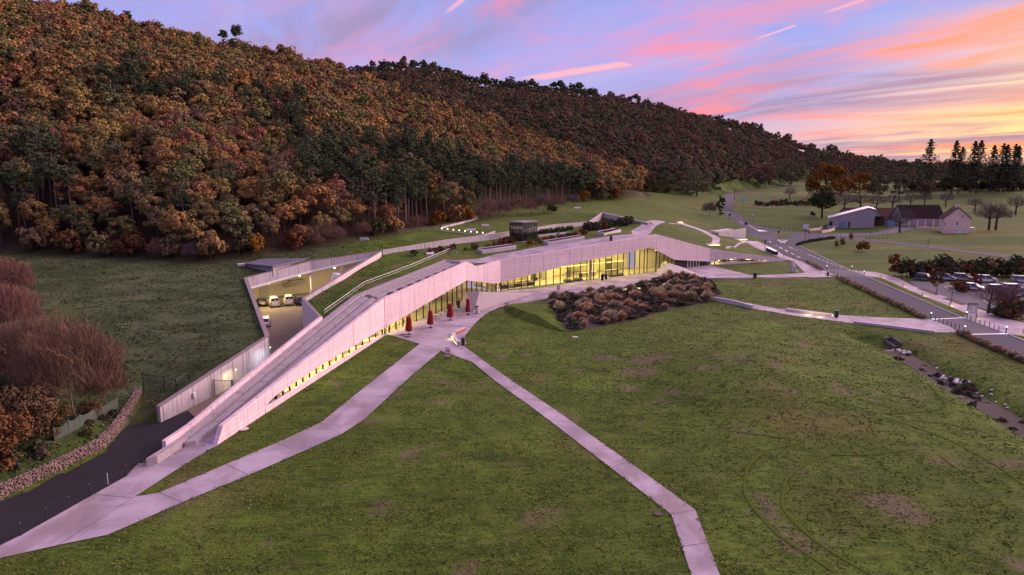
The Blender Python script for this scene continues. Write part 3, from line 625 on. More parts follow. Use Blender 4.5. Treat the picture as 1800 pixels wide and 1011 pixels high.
def px_panel(name, a, b, top, bot, th, m, parent, gap=.03, ztopadd=0., inset=0., zbot=None):
    """upright panel on the facade between two pixel columns; top/bot are pixel profiles"""
    e = .02
    xs = [a + e] + sorted({q[0] for q in top + (bot or []) if a + .3 < q[0] < b - .3}) + [b - e]
    n = fnorm((a + b) / 2); T = [fac(x, ip(top, x), inset) for x in xs]; B = []
    for i, x in enumerate(xs):
        if bot is None: B.append(Vector((T[i].x, T[i].y, zbot)))
        else: B.append(fac(x, ip(bot, x), inset))
    T = [t + Vector((0, 0, ztopadd)) for t in T]
    d = (T[-1] - T[0]).xy.normalized() * gap; T[0].xy += d; B[0].xy += d; T[-1].xy -= d; B[-1].xy -= d
    k = len(xs); v = T + B + [t + n * th for t in T] + [q + n * th for q in B]
    f = []
    for i in range(k - 1):
        f += [(k + i, k + i + 1, i + 1, i), (2 * k + i, 2 * k + i + 1, 3 * k + i + 1, 3 * k + i), (i, i + 1, 2 * k + i + 1, 2 * k + i), (k + i, 3 * k + i, 3 * k + i + 1, k + i + 1)]
    f += [(k, 0, 2 * k, 3 * k), (k - 1, 2 * k - 1, 4 * k - 1, 3 * k - 1)]
    return fixn(mesh(name, v, f, m, parent))
# left tip (solid) then the band above the glass, in poured panels
p0 = [fac(381, 784), fac(392, 748), fac(428, 719.6), fac(428, 754)]
n0 = fnorm(400)
fixn(mesh('facade_panel', p0 + [p + n0 * .5 for p in p0], [(0, 1, 2, 3), (7, 6, 5, 4), (0, 4, 5, 1), (1, 5, 6, 2), (2, 6, 7, 3), (3, 7, 4, 0)], BOARD, MUS))
px_panel('facade_panel', 428, 466, TOPP, [(428, 754), (466, 729.5)], .5, BOARD, MUS)
JT = [466, 505, 545, 585, 622, 650, 676, 705, 735, 763, 792, 820.5, 850, 880.4, 905, 931, 955, 979, 1001, 1022, 1043, 1064, 1087, 1111, 1132, 1154, 1178, 1202, 1226, 1248, 1275, 1300, 1325, 1352, 1384]
for a, b in zip(JT[:-1], JT[1:]): px_panel('facade_panel', a, b, TOPP, BOTP, .5, BOARD, MUS)
JB = [466, 510, 560, 605, 640, 674]
for a, b in zip(JB[:-1], JB[1:]): px_panel('base_panel', a, b, SLB, None, .5, BOARD, MUS, zbot=-.2)
# coping along the top of the band
for a, b in zip(Fv[:-1], Fv[1:]): pass
# glazing
def glaze(pxs, top, zb, m, inset=.55, frame=DSTEEL, r=.05, zadd=.35, bot=None):
    for i, a in enumerate(pxs[:-1]):
        b = pxs[i + 1]; mid = (a + b) / 2
        ta, tb = fac(a + .01, ip(top, a), inset), fac(b - .01, ip(top, b), inset)
        za = zb if bot is None else fac(a + .01, ip(bot, a), inset).z; zc = zb if bot is None else fac(b - .01, ip(bot, b), inset).z
        mesh('glass_pane', [(ta.x, ta.y, za), (tb.x, tb.y, zc), (tb.x, tb.y, tb.z + zadd), (ta.x, ta.y, ta.z + zadd)], [(0, 1, 2, 3)], m, MUS)
    for a in pxs:
        for e in (.01,):
            ta = fac(a + e, ip(top, a), inset - .04); za = zb if bot is None else fac(a + e, ip(bot, a), inset).z - .1
            n = fnorm(a); box('mullion', (ta.x, ta.y, (za + ta.z + zadd) / 2), (.14 if r == .05 else r * 2, .2, ta.z + zadd - za), frame, MUS, math.atan2(n.y, n.x) + PI / 2)
SL = list(np.linspace(474, 672, 18))
glaze(SL, BOTP, 0, GLASS, .3, DSTEEL, .05, .1, bot=SLB)
glaze([676.2, 684, 696, 708, 720, 732, 744, 755, 766, 776, 786, 795, 803, 812, 820.3], BOTP, .05, GLASS)
glaze([820.7, 829, 838, 847, 856, 865, 872, 880.2], BOTP, .05, GLASS)
RM = [880.6, 893, 904, 916.5, 927.7, 939, 949, 960, 973, 985, 997, 1009, 1020.6, 1032, 1044, 1054, 1065, 1075.6, 1086, 1096, 1107, 1116.5, 1125, 1133, 1138.5, 1153.8]
glaze(RM, BOTP, .05, GLASS)
glaze([1154.2, 1160, 1167.4, 1174.6, 1181, 1187], BOTP, .05, GLASS)
glaze([1187, 1208.5], BOTP, .05, DGLASS, 1.2, frame=GREENM); glaze([1229, 1248], BOTP, .05, DGLASS, 1.2, frame=GREENM)
glaze([1209, 1214, 1219, 1224, 1228.5], BOTP, .05, DGLASS, 1.1, frame=WHITEP, r=.09)
SLT3 = [(1254, 460.5), (1278, 454), (1284, 454), (1384, 460)]; SLB3 = [(1254, 466), (1279, 460), (1290, 459.6), (1384, 460.4)]
glaze(list(np.linspace(1256, 1380, 16)), SLT3, 0, GLASS, .3, DSTEEL, .05, .05, bot=SLB3)
for a, b in zip([1250, 1290, 1330, 1384][:-1], [1250, 1290, 1330, 1384][1:]): px_panel('base_panel', a, b, SLB3, None, .5, BOARD, MUS, zbot=-.2)
# door transom and door leaves in the entrance
for a, b in ((997, 1020.6),):
    A, B = fgr(a, .5, 2.5), fgr(b, .5, 2.5); MB().tube([A, B], .09, 4).build('door_transom', DSTEEL, MUS)
for a in (1003, 1009, 1015):
    q = fgr(a, .45, 1.2); box('door_leaf', q, (.06, .06, 2.4), DSTEEL, MUS)
# rooms behind the glass
YEL = plain('interior_wall', (.74, .66, .46), .8, 0, .2, .5); FLR = plain('interior_floor', (.40, .36, .28), .6); CEI = plain('interior_ceiling', (.55, .50, .40), .8)
front_in = offline(Fv, .9)
IN = lambda i, d: offline(Fv, d)[i - 1]
def room(i, j, depth, ceil):
    A, B = IN(i, .95), IN(j, .95); n = off(A, B, depth); Cq, Dq = B + n, A + n
    MB().prism([tuple(A), tuple(B), tuple(Cq), tuple(Dq)], -.2, .05).build('interior_floor', FLR, MUS)
    ms = max(1, int((B - A).length / 8))
    wallseg('interior_wall', Dq, Cq, (0, 0), (ceil[0], ceil[1]), .2, YEL, MUS, 1)
    fixn(MB().prism([tuple(A), tuple(B), tuple(Cq), tuple(Dq)], [ceil[0] - .02, ceil[1] - .02, ceil[1] - .02, ceil[0] - .02], [ceil[0] + .15, ceil[1] + .15, ceil[1] + .15, ceil[0] + .15]).build('ceiling', CEI, MUS))
    return A, B, n

def slit_room(a, b, depth, top):
    A, B = fgr(a, .8), fgr(b, .8); n = fnorm((a + b) / 2) * depth; q = [A, B, B + n, A + n]; za, zb_ = fac(a, ip(top, a)).z + .12, fac(b, ip(top, b)).z + .12
    MB().prism([tuple(p.xy) for p in q], -.2, .05).build('interior_floor', FLR, MUS); wallseg('interior_wall', q[3].xy, q[2].xy, (0, 0), (za, zb_), .2, YEL, MUS, 1)
    fixn(MB().prism([tuple(p.xy) for p in q], [za - .02, zb_ - .02, zb_ - .02, za - .02], [za + .08, zb_ + .08, zb_ + .08, za + .08]).build('ceiling', CEI, MUS))
slit_room(484, 560, 1.3, BOTP); slit_room(560, 675, 1.4, BOTP); slit_room(1258, 1340, 1.5, BOTP)
room(2, 3, 7.5, (4.0, 6.6)); room(3, 4, 8., (5.4, 5.2)); room(4, 5, 10, (5.3, 8.2)); room(5, 6, 6.5, (7.2, 4.2))
wallseg('interior_wall', IN(2, 1.0), IN(2, 7.5), (0, 0), (4.2, 4.2), .2, YEL, MUS)
wallseg('interior_wall', IN(6, 1.6), IN(6, 6.5), (0, 0), (4.2, 4.2), .2, YEL, MUS)
LAMP = emis('warm_lamp', (1.0, .72, .26), 9.); SMALL = emis('small_lamp', (1.0, .80, .45), 2.2)
def lamp(p, d, rz, energy, size=1.5, col=(1, .70, .22), name='ceiling_lamp', parent=MUS, mt=None, down=True):
    box(name, p, d, mt or LAMP, parent, rz)
    if energy:
        l = bpy.data.lights.new('lamp_light', 'AREA'); l.energy = energy; l.size = size; l.color = col; o = bpy.data.objects.new('lamp_light', l); link(o, parent); o.location = (p[0], p[1], p[2] - d[2] / 2 - .06)
    return
for px in (905, 935, 965, 992, 1018, 1042, 1066, 1090, 1115, 1140):
    q = fgr(px, 4.2, 0); z = float(np.interp(px, [880, 1154], [4.9, 7.7])); lamp((q.x, q.y, z), (.25, 5.5, .08), math.atan2(fnorm(px).y, fnorm(px).x) + PI / 2, 290, 2.5, (1, .79, .24))
for px in (850,): q = fgr(px, 4, 0); lamp((q.x, q.y, 4.9), (.2, 3, .08), 0, 60, 2)
for px, e in ((684, 190), (700, 230), (716, 190), (732, 130), (752, 70), (778, 60), (803, 120)):
    q = fgr(px, 3, 0); lamp((q.x, q.y, float(np.interp(px, [676, 820], [3.7, 6.3]))), (.2, 3, .08), .4, e, 2, (1, .74, .22))
for px in np.linspace(492, 660, 8):
    q = fgr(px, 1.45, 0); z = float(np.interp(px, [470, 672], [2.3, 4.2])); lamp((q.x, q.y, fac(px, ip(BOTP, px)).z - .04), (.3, 1.6, .06), .2, 75, 1.0, (1, .80, .24))
q = fgr(1172, 3, 0); lamp((q.x, q.y, 5.1), (.2, 3, .08), .6, 110, 2, (1, .8, .3))
for px in np.linspace(1262, 1370, 5): q = fgr(px, 1.0, 0); lamp((q.x, q.y, fac(px, ip(SLT3, px)).z - .02), (.3, 2.0, .05), .4, 40, 1., (1, .80, .30))
q = fgr(1218, 3.5, 0); lamp((q.x, q.y, 3.3), (.15, 1.5, .06), .6, 4, 1, (.7, 1., .9))
# columns by the entrance
for px in (1043,): q = fgr(px, 1.3, 0); box('column', (q.x, q.y, 3.2), (.8, .35, 6.4), YEL, MUS, math.atan2(fnorm(px).y, fnorm(px).x) + PI / 2)
PART = [plain('partition_pale', (.62, .58, .48), .7), plain('partition_dark', (.10, .09, .06), .7), plain('partition_grey', (.30, .28, .22), .7)]
for k, (px, ins, w, h_) in enumerate([(890, 8, 3, 2.2), (918, 7.5, 4, 2.6), (946, 5.5, 1.6, 2.8), (955, 6.5, 2.2, 3.0), (970, 8, 3, 2.6), (988, 7, 1.4, 2.4), (1003, 8.5, 3, 3.2), (1030, 6.5, 1.2, 3.8), (1050, 8.5, 3.5, 2.6), (1080, 8.8, 4, 2.4), (1105, 7.5, 2.0, 3.6), (1125, 8.5, 3, 2.4), (700, 6.5, 3, 2.4), (730, 6.5, 4, 2.6), (765, 6.5, 3, 3.0), (795, 5.5, 2.5, 3.2)]):
    q = fgr(px, ins, .05); n = fnorm(px); box('partition', (q.x, q.y, .05 + h_ / 2), (w, .15, h_), PART[k % 3], MUS, math.atan2(n.y, n.x) + PI / 2)
# mezzanine edge seen through the glass
A, B = fgr(960, 5, 3.1), fgr(1120, 5, 3.1); MB().tube([A, B], .16, 4).build('mezzanine_edge', YEL, MUS)

# roof deck, slots and skylights
A4, A5 = Fback[3], Fback[4]
deck = [Fback[2] + Vector((.3, .3)), Fback[3], Fback[4], Vector((37, 190)), Vector((25, 181.5)), Vector((10, 171)), Vector((-4, 160)), Vector((-10, 150)), Vector((-13, 143.5))]
dk = drape('roof_deck', deck, .06, PAVE, MUS, world=True)
drape('roof_path', [Vector((37, 190)), Vector((33, 187)), PT(1110, 405).xy, PT(1199, 392.5).xy, PT(1203, 394).xy, PT(1150, 401).xy], .05, PAVE)
for i in range(12):
    a = .05 + i * .078; A = Fback[3].lerp(Fback[4], a) + Vector((-.45, .6)); B = Fback[3].lerp(Fback[4], a + .062) + Vector((-.45, .6)); z = [7.0 + (9.95 - 7.0) * t for t in (a, a + .062)]
    wallseg('roof_bench', A, B, (z[0] - .9, z[1] - .9), (z[0] - .06, z[1] - .06), .55, DARKCON, MUS)  # solid dark boxes in place of the dark slot openings along the edge
for i, (a, b) in enumerate([(.02, .30), (.36, .70)]):
    A = Fback[2].lerp(Fback[3], a) + Vector((-.6, .35)); B = Fback[2].lerp(Fback[3], b) + Vector((-.6, .35)); z0 = 8.3 - a * 2; z1 = 8.3 - b * 2
    wallseg('roof_bench', A, B, (z0 - 1, z1 - 1), (z0, z1), .7, DARKCON, MUS)
for (a, b, c) in [((848, 446), (908, 438), .8), ((964, 431), (1028, 421), .7), ((1062, 414), (1092, 408), .7)]:
    p, q = PT(*a), PT(*b); k = fixn(MB().prism([tuple(p.xy), tuple(q.xy), tuple(q.xy + off(p.xy, q.xy, 2.0)), tuple(p.xy + off(p.xy, q.xy, 2.0))], [p.z - .3, q.z - .3, q.z - .3, p.z - .3], [p.z + c, q.z + c, q.z + c + .35, p.z + c + .35]).build('skylight', CONC, MUS))
    mesh('skylight_glass', [Vector((*p.xy, p.z + c + .02)) + Vector((.5, .6, .1)), Vector((*q.xy, q.z + c + .02)) + Vector((-.5, .3, .1)), Vector((*(q.xy + off(p.xy, q.xy, 1.6)), q.z + c + .32)), Vector((*(p.xy + off(p.xy, q.xy, 1.6)), p.z + c + .32))], [(0, 1, 2, 3)], DGLASS, k)

# the long ramp with its benches climbing the left wing
Fs = [Fv[0], Fv[1], Fv[2]]; ZT = [(64.1, .3), (67, .97), (109.5, 6.5), (138, 8.45)]
Lline = [L1, L2, L3]
def strip_pt(s, o):
    """s along the wing 0..2 (F1..F3), o = metres inward from the facade face"""
    i = min(int(s), 1); t = s - i; a = Fs[i].lerp(Fs[i + 1], t); b = Lline[i].lerp(Lline[i + 1], t); d = (b - a); return a + d * (o / d.length)
def rampz(s):
    a = Fs[min(int(s), 1)].lerp(Fs[min(int(s), 1) + 1], s - min(int(s), 1))
    zt = float(np.interp(a.y, [q[0] for q in ZT], [q[1] for q in ZT])); return max(.06, zt - float(np.interp(s, [0, .15, 1, 2], [1.0, 1.0, .55, .45])))
def slab(name, s0, s1, o0, o1, dz0, dz1, m, parent, th=.9, n=1, zmin=-.3):
    v = []
    for k in range(n + 1):
        s = s0 + (s1 - s0) * k / n; a, b = strip_pt(s, o0), strip_pt(s, o1); z = rampz(s)
        v += [(a.x, a.y, max(zmin, z + dz0 - th)), (a.x, a.y, z + dz0), (b.x, b.y, z + dz1), (b.x, b.y, max(zmin, z + dz1 - th))]
    f = [(4 * i + k, 4 * i + (k + 1) % 4, 4 * i + 4 + (k + 1) % 4, 4 * i + 4 + k) for i in range(n) for k in range(4)]
    return fixn(mesh(name, v, f + [(0, 3, 2, 1), (4 * n, 4 * n + 1, 4 * n + 2, 4 * n + 3)], m, parent))
slab('ramp', 0.0, 1.0, .5, 5.3, 0, 0, PAVE, MUS, .5, 12); slab('ramp', 1.0, 1.97, .5, 5.3, 0, 0, PAVE, MUS, .5, 8)
def blocks(s0, s1, o0, o1, dz, m, ln):
    k = int((s1 - s0) / ln)
    for i in range(k):
        a = s0 + (s1 - s0) * i / k; b = s0 + (s1 - s0) * (i + .975) / k
        if a < 1 < b: b = .999
        slab('bench_block', a, b, o0, o1, dz, dz, m, MUS, dz + .25)
STEPC = mat('step_concrete', m_conc((.33, .30, .31), .4))
blocks(-.045, 1.95, 4.0, 4.9, .75, STEPC, .1); blocks(.03, 1.95, 2.75, 3.7, .50, STEPC, .1); blocks(.095, 1.95, 1.5, 2.3, .36, STEPC, .1)
for i in range(8): slab('ramp_slot', 1.12 + i * .105, 1.16 + i * .105, .9, 1.5, .22, .22, BLACK, MUS, .4)
# parapet beside the service road, then the kerb of the roof lawn
SP = .0
def parapet(s0, s1, n, hgt, o0, o1, m, zlow):
    for i in range(n):
        a = s0 + (s1 - s0) * i / n; b = s0 + (s1 - s0) * (i + .985) / n
        p, q = strip_pt(a, (o0 + o1) / 2), strip_pt(b, (o0 + o1) / 2)
        wallseg('parapet_panel', p, q, (zlow, zlow), (rampz(a) + hgt, rampz(b) + hgt), o1 - o0, m, MUS)
parapet(.02, .76, 9, 1.25, 5.0, 5.4, BOARD, -.3)
parapet(.76, 1.0, 3, .5, 5.0, 5.3, CONC, 2.); parapet(1.0, 1.96, 8, .5, 5.0, 5.3, CONC, 3.)
p, q = strip_pt(1.96, .5), strip_pt(1.96, 5.3); wallseg('ramp_end_wall', p, q, (6, 6), (rampz(1.96) + .75, rampz(1.96) + .75), .3, CONC, MUS)
# handrail on the roof lawn
rail = [PT(571, 556), PT(641, 505), PT(720, 475), PT(790, 444.5), PT(806, 450)]
hr = thing('roof_railing', 'thin steel handrail along the edge of the sloping roof lawn', 'railing')
MB().tube([r + Vector((0, 0, 1.0)) for r in rail], .035, 5).build('top_rail', STEEL, hr); MB().tube([r + Vector((0, 0, .55)) for r in rail], .02, 4).build('mid_rail', STEEL, hr)
for i in range(22):
    t = i / 21 * (len(rail) - 1.001); k = int(t); p = rail[k].lerp(rail[k + 1], t - k); p.z = h1(p.x, p.y); MB().tube([p, p + Vector((0, 0, 1.0))], .025, 4).build('post', STEEL, hr)

# sloping concrete pieces in front of the glass
A, B = P(833, 549, .05), P(935, 517, .05); Cc = PY(843, 513, A.y + 1.2); D = P(808, 538, .05); E_ = PY(818, 513, D.y + 1.5); Bb = B + Vector((-.8, 1.0, 0))
fixn(mesh('entrance_ramp_wall', [A, B, Cc, D, E_, Bb, (E_.x + .5, E_.y + 1.2, .0)], [(0, 1, 2), (0, 2, 4, 3), (2, 1, 5, 4), (3, 4, 6), (4, 5, 6), (0, 3, 6, 5, 1)], CONC, MUS))
a, e, d, c_ = P(1153, 481, .05), P(1178, 485, .05), P(1238, 488, .05), P(1284, 482, .05); pk = PY(1167, 458.5, 186); b_ = PY(1206, 471.5, 191); bb = PY(1190, 468, 190.5)
fixn(mesh('entrance_ramp_wall', [a, e, d, c_, pk, b_, bb, (pk.x + 1, pk.y + 1.6, 0), (b_.x, b_.y + 1, 0)], [(0, 1, 4), (1, 2, 5, 6, 4), (2, 3, 5), (0, 4, 7), (4, 6, 8, 7), (6, 5, 8), (5, 3, 8)], CONC, MUS))

# ------------------------------------------------------------------ service courtyard
cyf = drape('service_yard', [W1 + Vector((.1, -.1)), W2, W3, W3 + Vector((-8.2, 6.4)), W4 + Vector((-8.2, 6.4)), C2 + Vector((-6, 8)), C2, C1, C0, Vector((-33.3, 70)), Vector((-34.7, 62))], 0.02, FLOORC, world=True, flat=0.)
rw = thing('retaining_wall', 'rust stained concrete retaining wall beside the sunken service road', 'wall')
for A, B, z0, z1, n in ((W1, W2, 1.75, 4.4, 4), (W2, W3, 4.4, 7.0, 7)):
    for i in range(n):
        t0, t1 = i / n, (i + .992) / n; wallseg('wall_panel', A.lerp(B, t0), A.lerp(B, t1), (-.3, -.3), (z0 + (z1 - z0) * t0, z0 + (z1 - z0) * t1), .45, STAIN, rw)
    wallseg('coping', A, B, (z0, z1), (z0 + .08, z1 + .08), .62, CAPC, rw)
cn = thing('yard_canopy', 'stained concrete canopy beam over the covered service yard', 'canopy')
for A, B, zt0, zt1, zb0, zb1 in ((W3, W4, 7.0, 8.35, 4.75, 6.1), (W4, C2, 8.35, 9.35, 6.1, 8.2)):
    for i in range(3):
        t0, t1 = i / 3, (i + .992) / 3; wallseg('beam', A.lerp(B, t0), A.lerp(B, t1), (zb0 + (zb1 - zb0) * t0 + .35, zb0 + (zb1 - zb0) * t1 + .35), (zt0 + (zt1 - zt0) * t0, zt0 + (zt1 - zt0) * t1), .4, STAIN, cn)
    wallseg('soffit_fascia', A, B, (zb0, zb1), (zb0 + .36, zb1 + .36), .8, WHITEP, cn); wallseg('coping', A, B, (zt0, zt1), (zt0 + .07, zt1 + .07), .55, CAPC, cn)
nb = Vector((-8.2, 6.4))
fixn(MB().prism([tuple(q) for q in (W3, W4, W4 + nb, W3 + nb)], [4.8, 6.0, 6.0, 4.8], [5.0, 6.2, 6.2, 5.0]).build('ceiling', WHITEP, cn))
fixn(MB().prism([tuple(q) for q in (W4, C2, C2 + Vector((-6, 8)), W4 + nb)], [6.0, 8., 8., 6.0], [6.2, 8.2, 8.2, 6.2]).build('ceiling', WHITEP, cn))
YARD = plain('yard_wall_paint', (.42, .37, .29), .8)
wallseg('back_wall', W3 + nb, W4 + nb, (0, 0), (5, 6.2), .2, YARD, cn); wallseg('back_wall', W4 + nb, C2 + Vector((-6, 8)), (0, 0), (6.2, 8.2), .2, YARD, cn); wallseg('back_wall', W3, W3 + nb, (0, 0), (5, 5), .2, YARD, cn)
dr = plain('door_grey', (.30, .27, .25), .6)
for f in (.12, .34, .62):
    a = (W3 + nb).lerp(W4 + nb, f); b = (W3 + nb).lerp(W4 + nb, f + .14); o_ = off(a, b, -.14); wallseg('door', a + o_, b + o_, (0, 0), (2.6, 2.6), .08, dr, cn)
for q, zt in ((W4 + Vector((.1, .1)), 6.1), (W4.lerp(C2, .42), 6.9)): MB().lathe([(.28, 0), (.28, zt)], 12, (q.x, q.y, 0)).build('column', CONC, cn)
q = W4 + Vector((-4.5, 4.6)); box('balcony', (q.x, q.y, 3.6), (3.4, 1.6, .25), DARKCON, cn, .9); MB().tube([(q.x - 1, q.y - 1.4, 4.6), (q.x + 1.1, q.y + 1., 4.6)], .05, 5).build('balcony_rail', DSTEEL, cn)
for f in (.35, .85): p = W3.lerp(W4, f) + nb * .12; lamp((p.x, p.y, 4.65 + f * 1.1), (.3, 1.6, .1), .9, 420, 1.0, (1, .76, .34), 'soffit_lamp', cn)
p = W4.lerp(C2, .38) + Vector((-1.2, 1.4)); lamp((p.x, p.y, 6.3), (.3, 1.6, .1), .4, 380, 1.0, (1, .76, .34), 'soffit_lamp', cn)
yw = thing('yard_side_wall', 'pale concrete wall between the service yard and roof lawn', 'wall')
wallseg('wall_panel', C0, C1, (-.2, -.2), (5.15, 6.0), .4, CONC, yw); wallseg('coping', C0, C1, (5.15, 6.0), (5.23, 6.08), .5, CAPC, yw)
for i in range(6):
    t0, t1 = i / 6, (i + .992) / 6; wallseg('wall_panel', C1.lerp(C2, t0), C1.lerp(C2, t1), (-.2, -.2), (6.0 + 3.3 * t0, 6. + 3.3 * t1), .4, STAIN if i < 2 else BOARD, yw)
wallseg('coping', C1, C2, (6.0, 9.3), (6.07, 9.37), .5, CAPC, yw)
wallseg('wall_panel', C0, strip_pt(.77, 5.2), (-.2, -.2), (5.15, 5.2), .4, BOARD, yw)
p = C0.lerp(C1, .25) + Vector((-.5, -.3)); lamp((p.x, p.y, 1.1), (.2, .4, .15), .5, 55, .3, (1, .72, .30), 'wall_lamp', yw, SMALL)
p = W1.lerp(W2, .55) + Vector((1.5, -.3)); lamp((p.x, p.y, 2.6), (.1, .25, .1), .2, 60, .5, (1, .85, .42), 'wall_lamp', rw, SMALL)
p = W1.lerp(W2, .88) + Vector((1.9, -.3)); lamp((p.x, p.y, 3.6), (.1, .25, .1), .2, 70, .5, (.8, .88, 1.), 'wall_lamp', rw, SMALL)
# round tank, plant
tk = thing('water_tank', 'white round tank behind the yard wall under the canopy', 'tank', (W4.lerp(C2, .30).x + 1.4, W4.lerp(C2, .30).y - 2.4, 0))
MB().lathe([(1.15, 0), (1.15, 5.0), (1.0, 5.5), (.6, 5.8), (.1, 5.9)], 18).build('tank_body', WHITEP, tk, True); MB().lathe([(1.2, 2), (1.2, 2.1)], 18).build('hoop', STEEL, tk); MB().lathe([(1.2, 4), (1.2, 4.1)], 18).build('hoop', STEEL, tk)
tb = thing('plant_block', 'flat roofed concrete plant block half sunk in the meadow', 'building')
rp = [P(430, 463, 8.6), P(500, 443.5, 8.6), P(552, 452, 8.6), P(479, 468, 8.6)]
fixn(MB().prism([tuple(p.xy) for p in rp], 8.2, 8.6).build('roof_slab', plain('plant_roof', (.11, .11, .14), .6), tb))
ctr = sum(rp, Vector()) / 4; fixn(MB().prism([tuple((ctr + (p - ctr) * .93).xy) for p in rp], 6.5, 8.21).build('wall', STAIN, tb))
a = P(428, 466, 8.0); box('inlet_box', (a.x, a.y, h1(a.x, a.y) + .1), (2.2, 1.6, .4), CONC, tb, .3)

# back wall between roof garden and hillside
bwl = thing('hillside_wall', 'long low pink concrete wall between roof garden and hillside', 'wall')
zt = [9.4, 10.15, 10.35, 10.6, 10.9, 10.7]
for i in range(len(BW) - 1):
    A, B = BW[i], BW[i + 1]; n = max(1, int((B - A).length / 6))
    for k in range(n):
        t0, t1 = k / n, (k + .992) / n; wallseg('wall_panel', A.lerp(B, t0), A.lerp(B, t1), (6.5, 6.5), (zt[i] + (zt[i + 1] - zt[i]) * t0, zt[i] + (zt[i + 1] - zt[i]) * t1), .4, STAIN if i == 0 else CONC, bwl)
    wallseg('coping', A, B, (zt[i], zt[i + 1]), (zt[i] + .06, zt[i + 1] + .06), .5, CONC, bwl)
tw = thing('triangular_wall', 'tapering blue grey retaining wall cut into the slope above the roof', 'wall')
r, p, q = (Vector((*v, z)) for v, z in zip(TRW, (10.75, 12.75, 10.35)))
for i in range(5):
    t0, t1 = i / 5, (i + .99) / 5; a, b = p.lerp(q, t0), p.lerp(q, t1); wallseg('wall_panel', a, b, (7.5, 7.5), (a.z, b.z), .5, STAIN, tw)
for i in range(3):
    t0, t1 = i / 3, (i + .99) / 3; a, b = r.lerp(p, t0), r.lerp(p, t1); wallseg('wall_panel', a, b, (7.5, 7.5), (a.z, b.z), .5, CONC, tw)
wallseg('coping', p, q, (p.z, q.z), (p.z + .06, q.z + .06), .62, CONC, tw)
lp = thing('entrance_kiosk', 'low concrete shelter with flat roof beside the road bank', 'shelter')
a, b = PT(1262, 414), PT(1310, 418); zz = ztop(b.x, b.y, 401)
for i in range(3): wallseg('wall_panel', a.xy.lerp(b.xy, i / 3), a.xy.lerp(b.xy, (i + .99) / 3), (min(a.z, b.z) - .5,) * 2, (zz, zz), .4, STAIN, lp)
wallseg('roof_slab', a.xy.lerp(b.xy, -.08), a.xy.lerp(b.xy, .5), (zz - .1, zz - .1), (zz + .35, zz + .35), 2.4, CONC, lp, 1)

# ------------------------------------------------------------------ plants: shared meshes
def quads(name, C, Nn, size, m, asp=1.0, smooth=False):
    """leaf faces: centres C (n,3), normals Nn, edge sizes"""
    n = len(C); r = RNG.normal(size=(n, 3)); Nn = Nn / (np.linalg.norm(Nn, axis=1, keepdims=True) + 1e-9)
    a = np.cross(Nn, r); a /= np.linalg.norm(a, axis=1, keepdims=True) + 1e-9; b = np.cross(Nn, a)
    s = size[:, None] * .5; a = a * s * asp; b = b * s
    V = np.stack([C - a - b * .6, C + a - b, C + a * .8 + b, C - a + b * .7], 1).reshape(-1, 3)
    return newmesh(name, V, np.arange(4 * n).reshape(n, 4), m)
def newmesh(name, V, Fq, m):
    me = bpy.data.meshes.new(name); k = Fq.shape[1]
    me.vertices.add(len(V)); me.vertices.foreach_set('co', np.ascontiguousarray(V, dtype=np.float32).ravel())
    me.loops.add(Fq.size); me.loops.foreach_set('vertex_index', Fq.ravel().astype(np.int32))
    me.polygons.add(len(Fq)); me.polygons.foreach_set('loop_start', np.arange(0, Fq.size, k, dtype=np.int32))
    me.update(calc_edges=True); me.validate(); me.materials.append(m); return me
def unit(n):
    v = RNG.normal(size=(n, 3)); return v / np.linalg.norm(v, axis=1, keepdims=True)
def crown_mesh(name, R, Hc, z0, clumps, per, leaf, m, flat=1., bottom=-.55, hollow=.55, cl=.32):
    """crown of leaf faces gathered in clumps, uneven outline"""
    d = unit(clumps * 3); d = d[d[:, 2] > bottom][:clumps]; k = len(d); rad = RNG.uniform(hollow, 1.0, k)
    cc = d * rad[:, None] * np.array([R, R, Hc]) + np.array([0, 0, z0]); cs = RNG.uniform(.6, 1.25, k) * R * cl
    o = unit(k * per); rr = RNG.uniform(.45, 1, k * per) ** .7; ci = np.repeat(np.arange(k), per)
    C = cc[ci] + o * (rr * cs[ci])[:, None] * np.array([1, 1, .75 * flat])
    N = o + (cc[ci] - np.array([0, 0, z0])) / R * .5 + RNG.normal(size=o.shape) * .5 + np.array([0, 0, .35])
    return quads(name, C, N, RNG.uniform(.6, 1.35, len(C)) * leaf, m)
def trunk_mesh(name, Hh, r, m, limbs=5, spread=2., z0=.4, lean=.3):
    mb = MB(); rn = random.Random(hash(name) % 999)
    top = Vector((rn.uniform(-lean, lean), rn.uniform(-lean, lean), Hh)); mb.tube([Vector((0, 0, -.6)), top * .35 + Vector((rn.uniform(-.2, .2), 0, 0)), top * .7, top], [r * 1.25, r, r * .7, r * .25], 6)
    for i in range(limbs):
        a = 2 * PI * i / max(1, limbs) + rn.uniform(-.5, .5); p = top * rn.uniform(z0, .85); e = p + Vector((math.cos(a) * spread, math.sin(a) * spread, rn.uniform(.5, 1.4) * spread * .6))
        mb.tube([p, p.lerp(e, .5) + Vector((0, 0, -.1 * spread)), e], [r * .5, r * .32, r * .1], 4)
    me = bpy.data.meshes.new(name); me.from_pydata(mb.v, [], mb.f); me.materials.append(m); return me
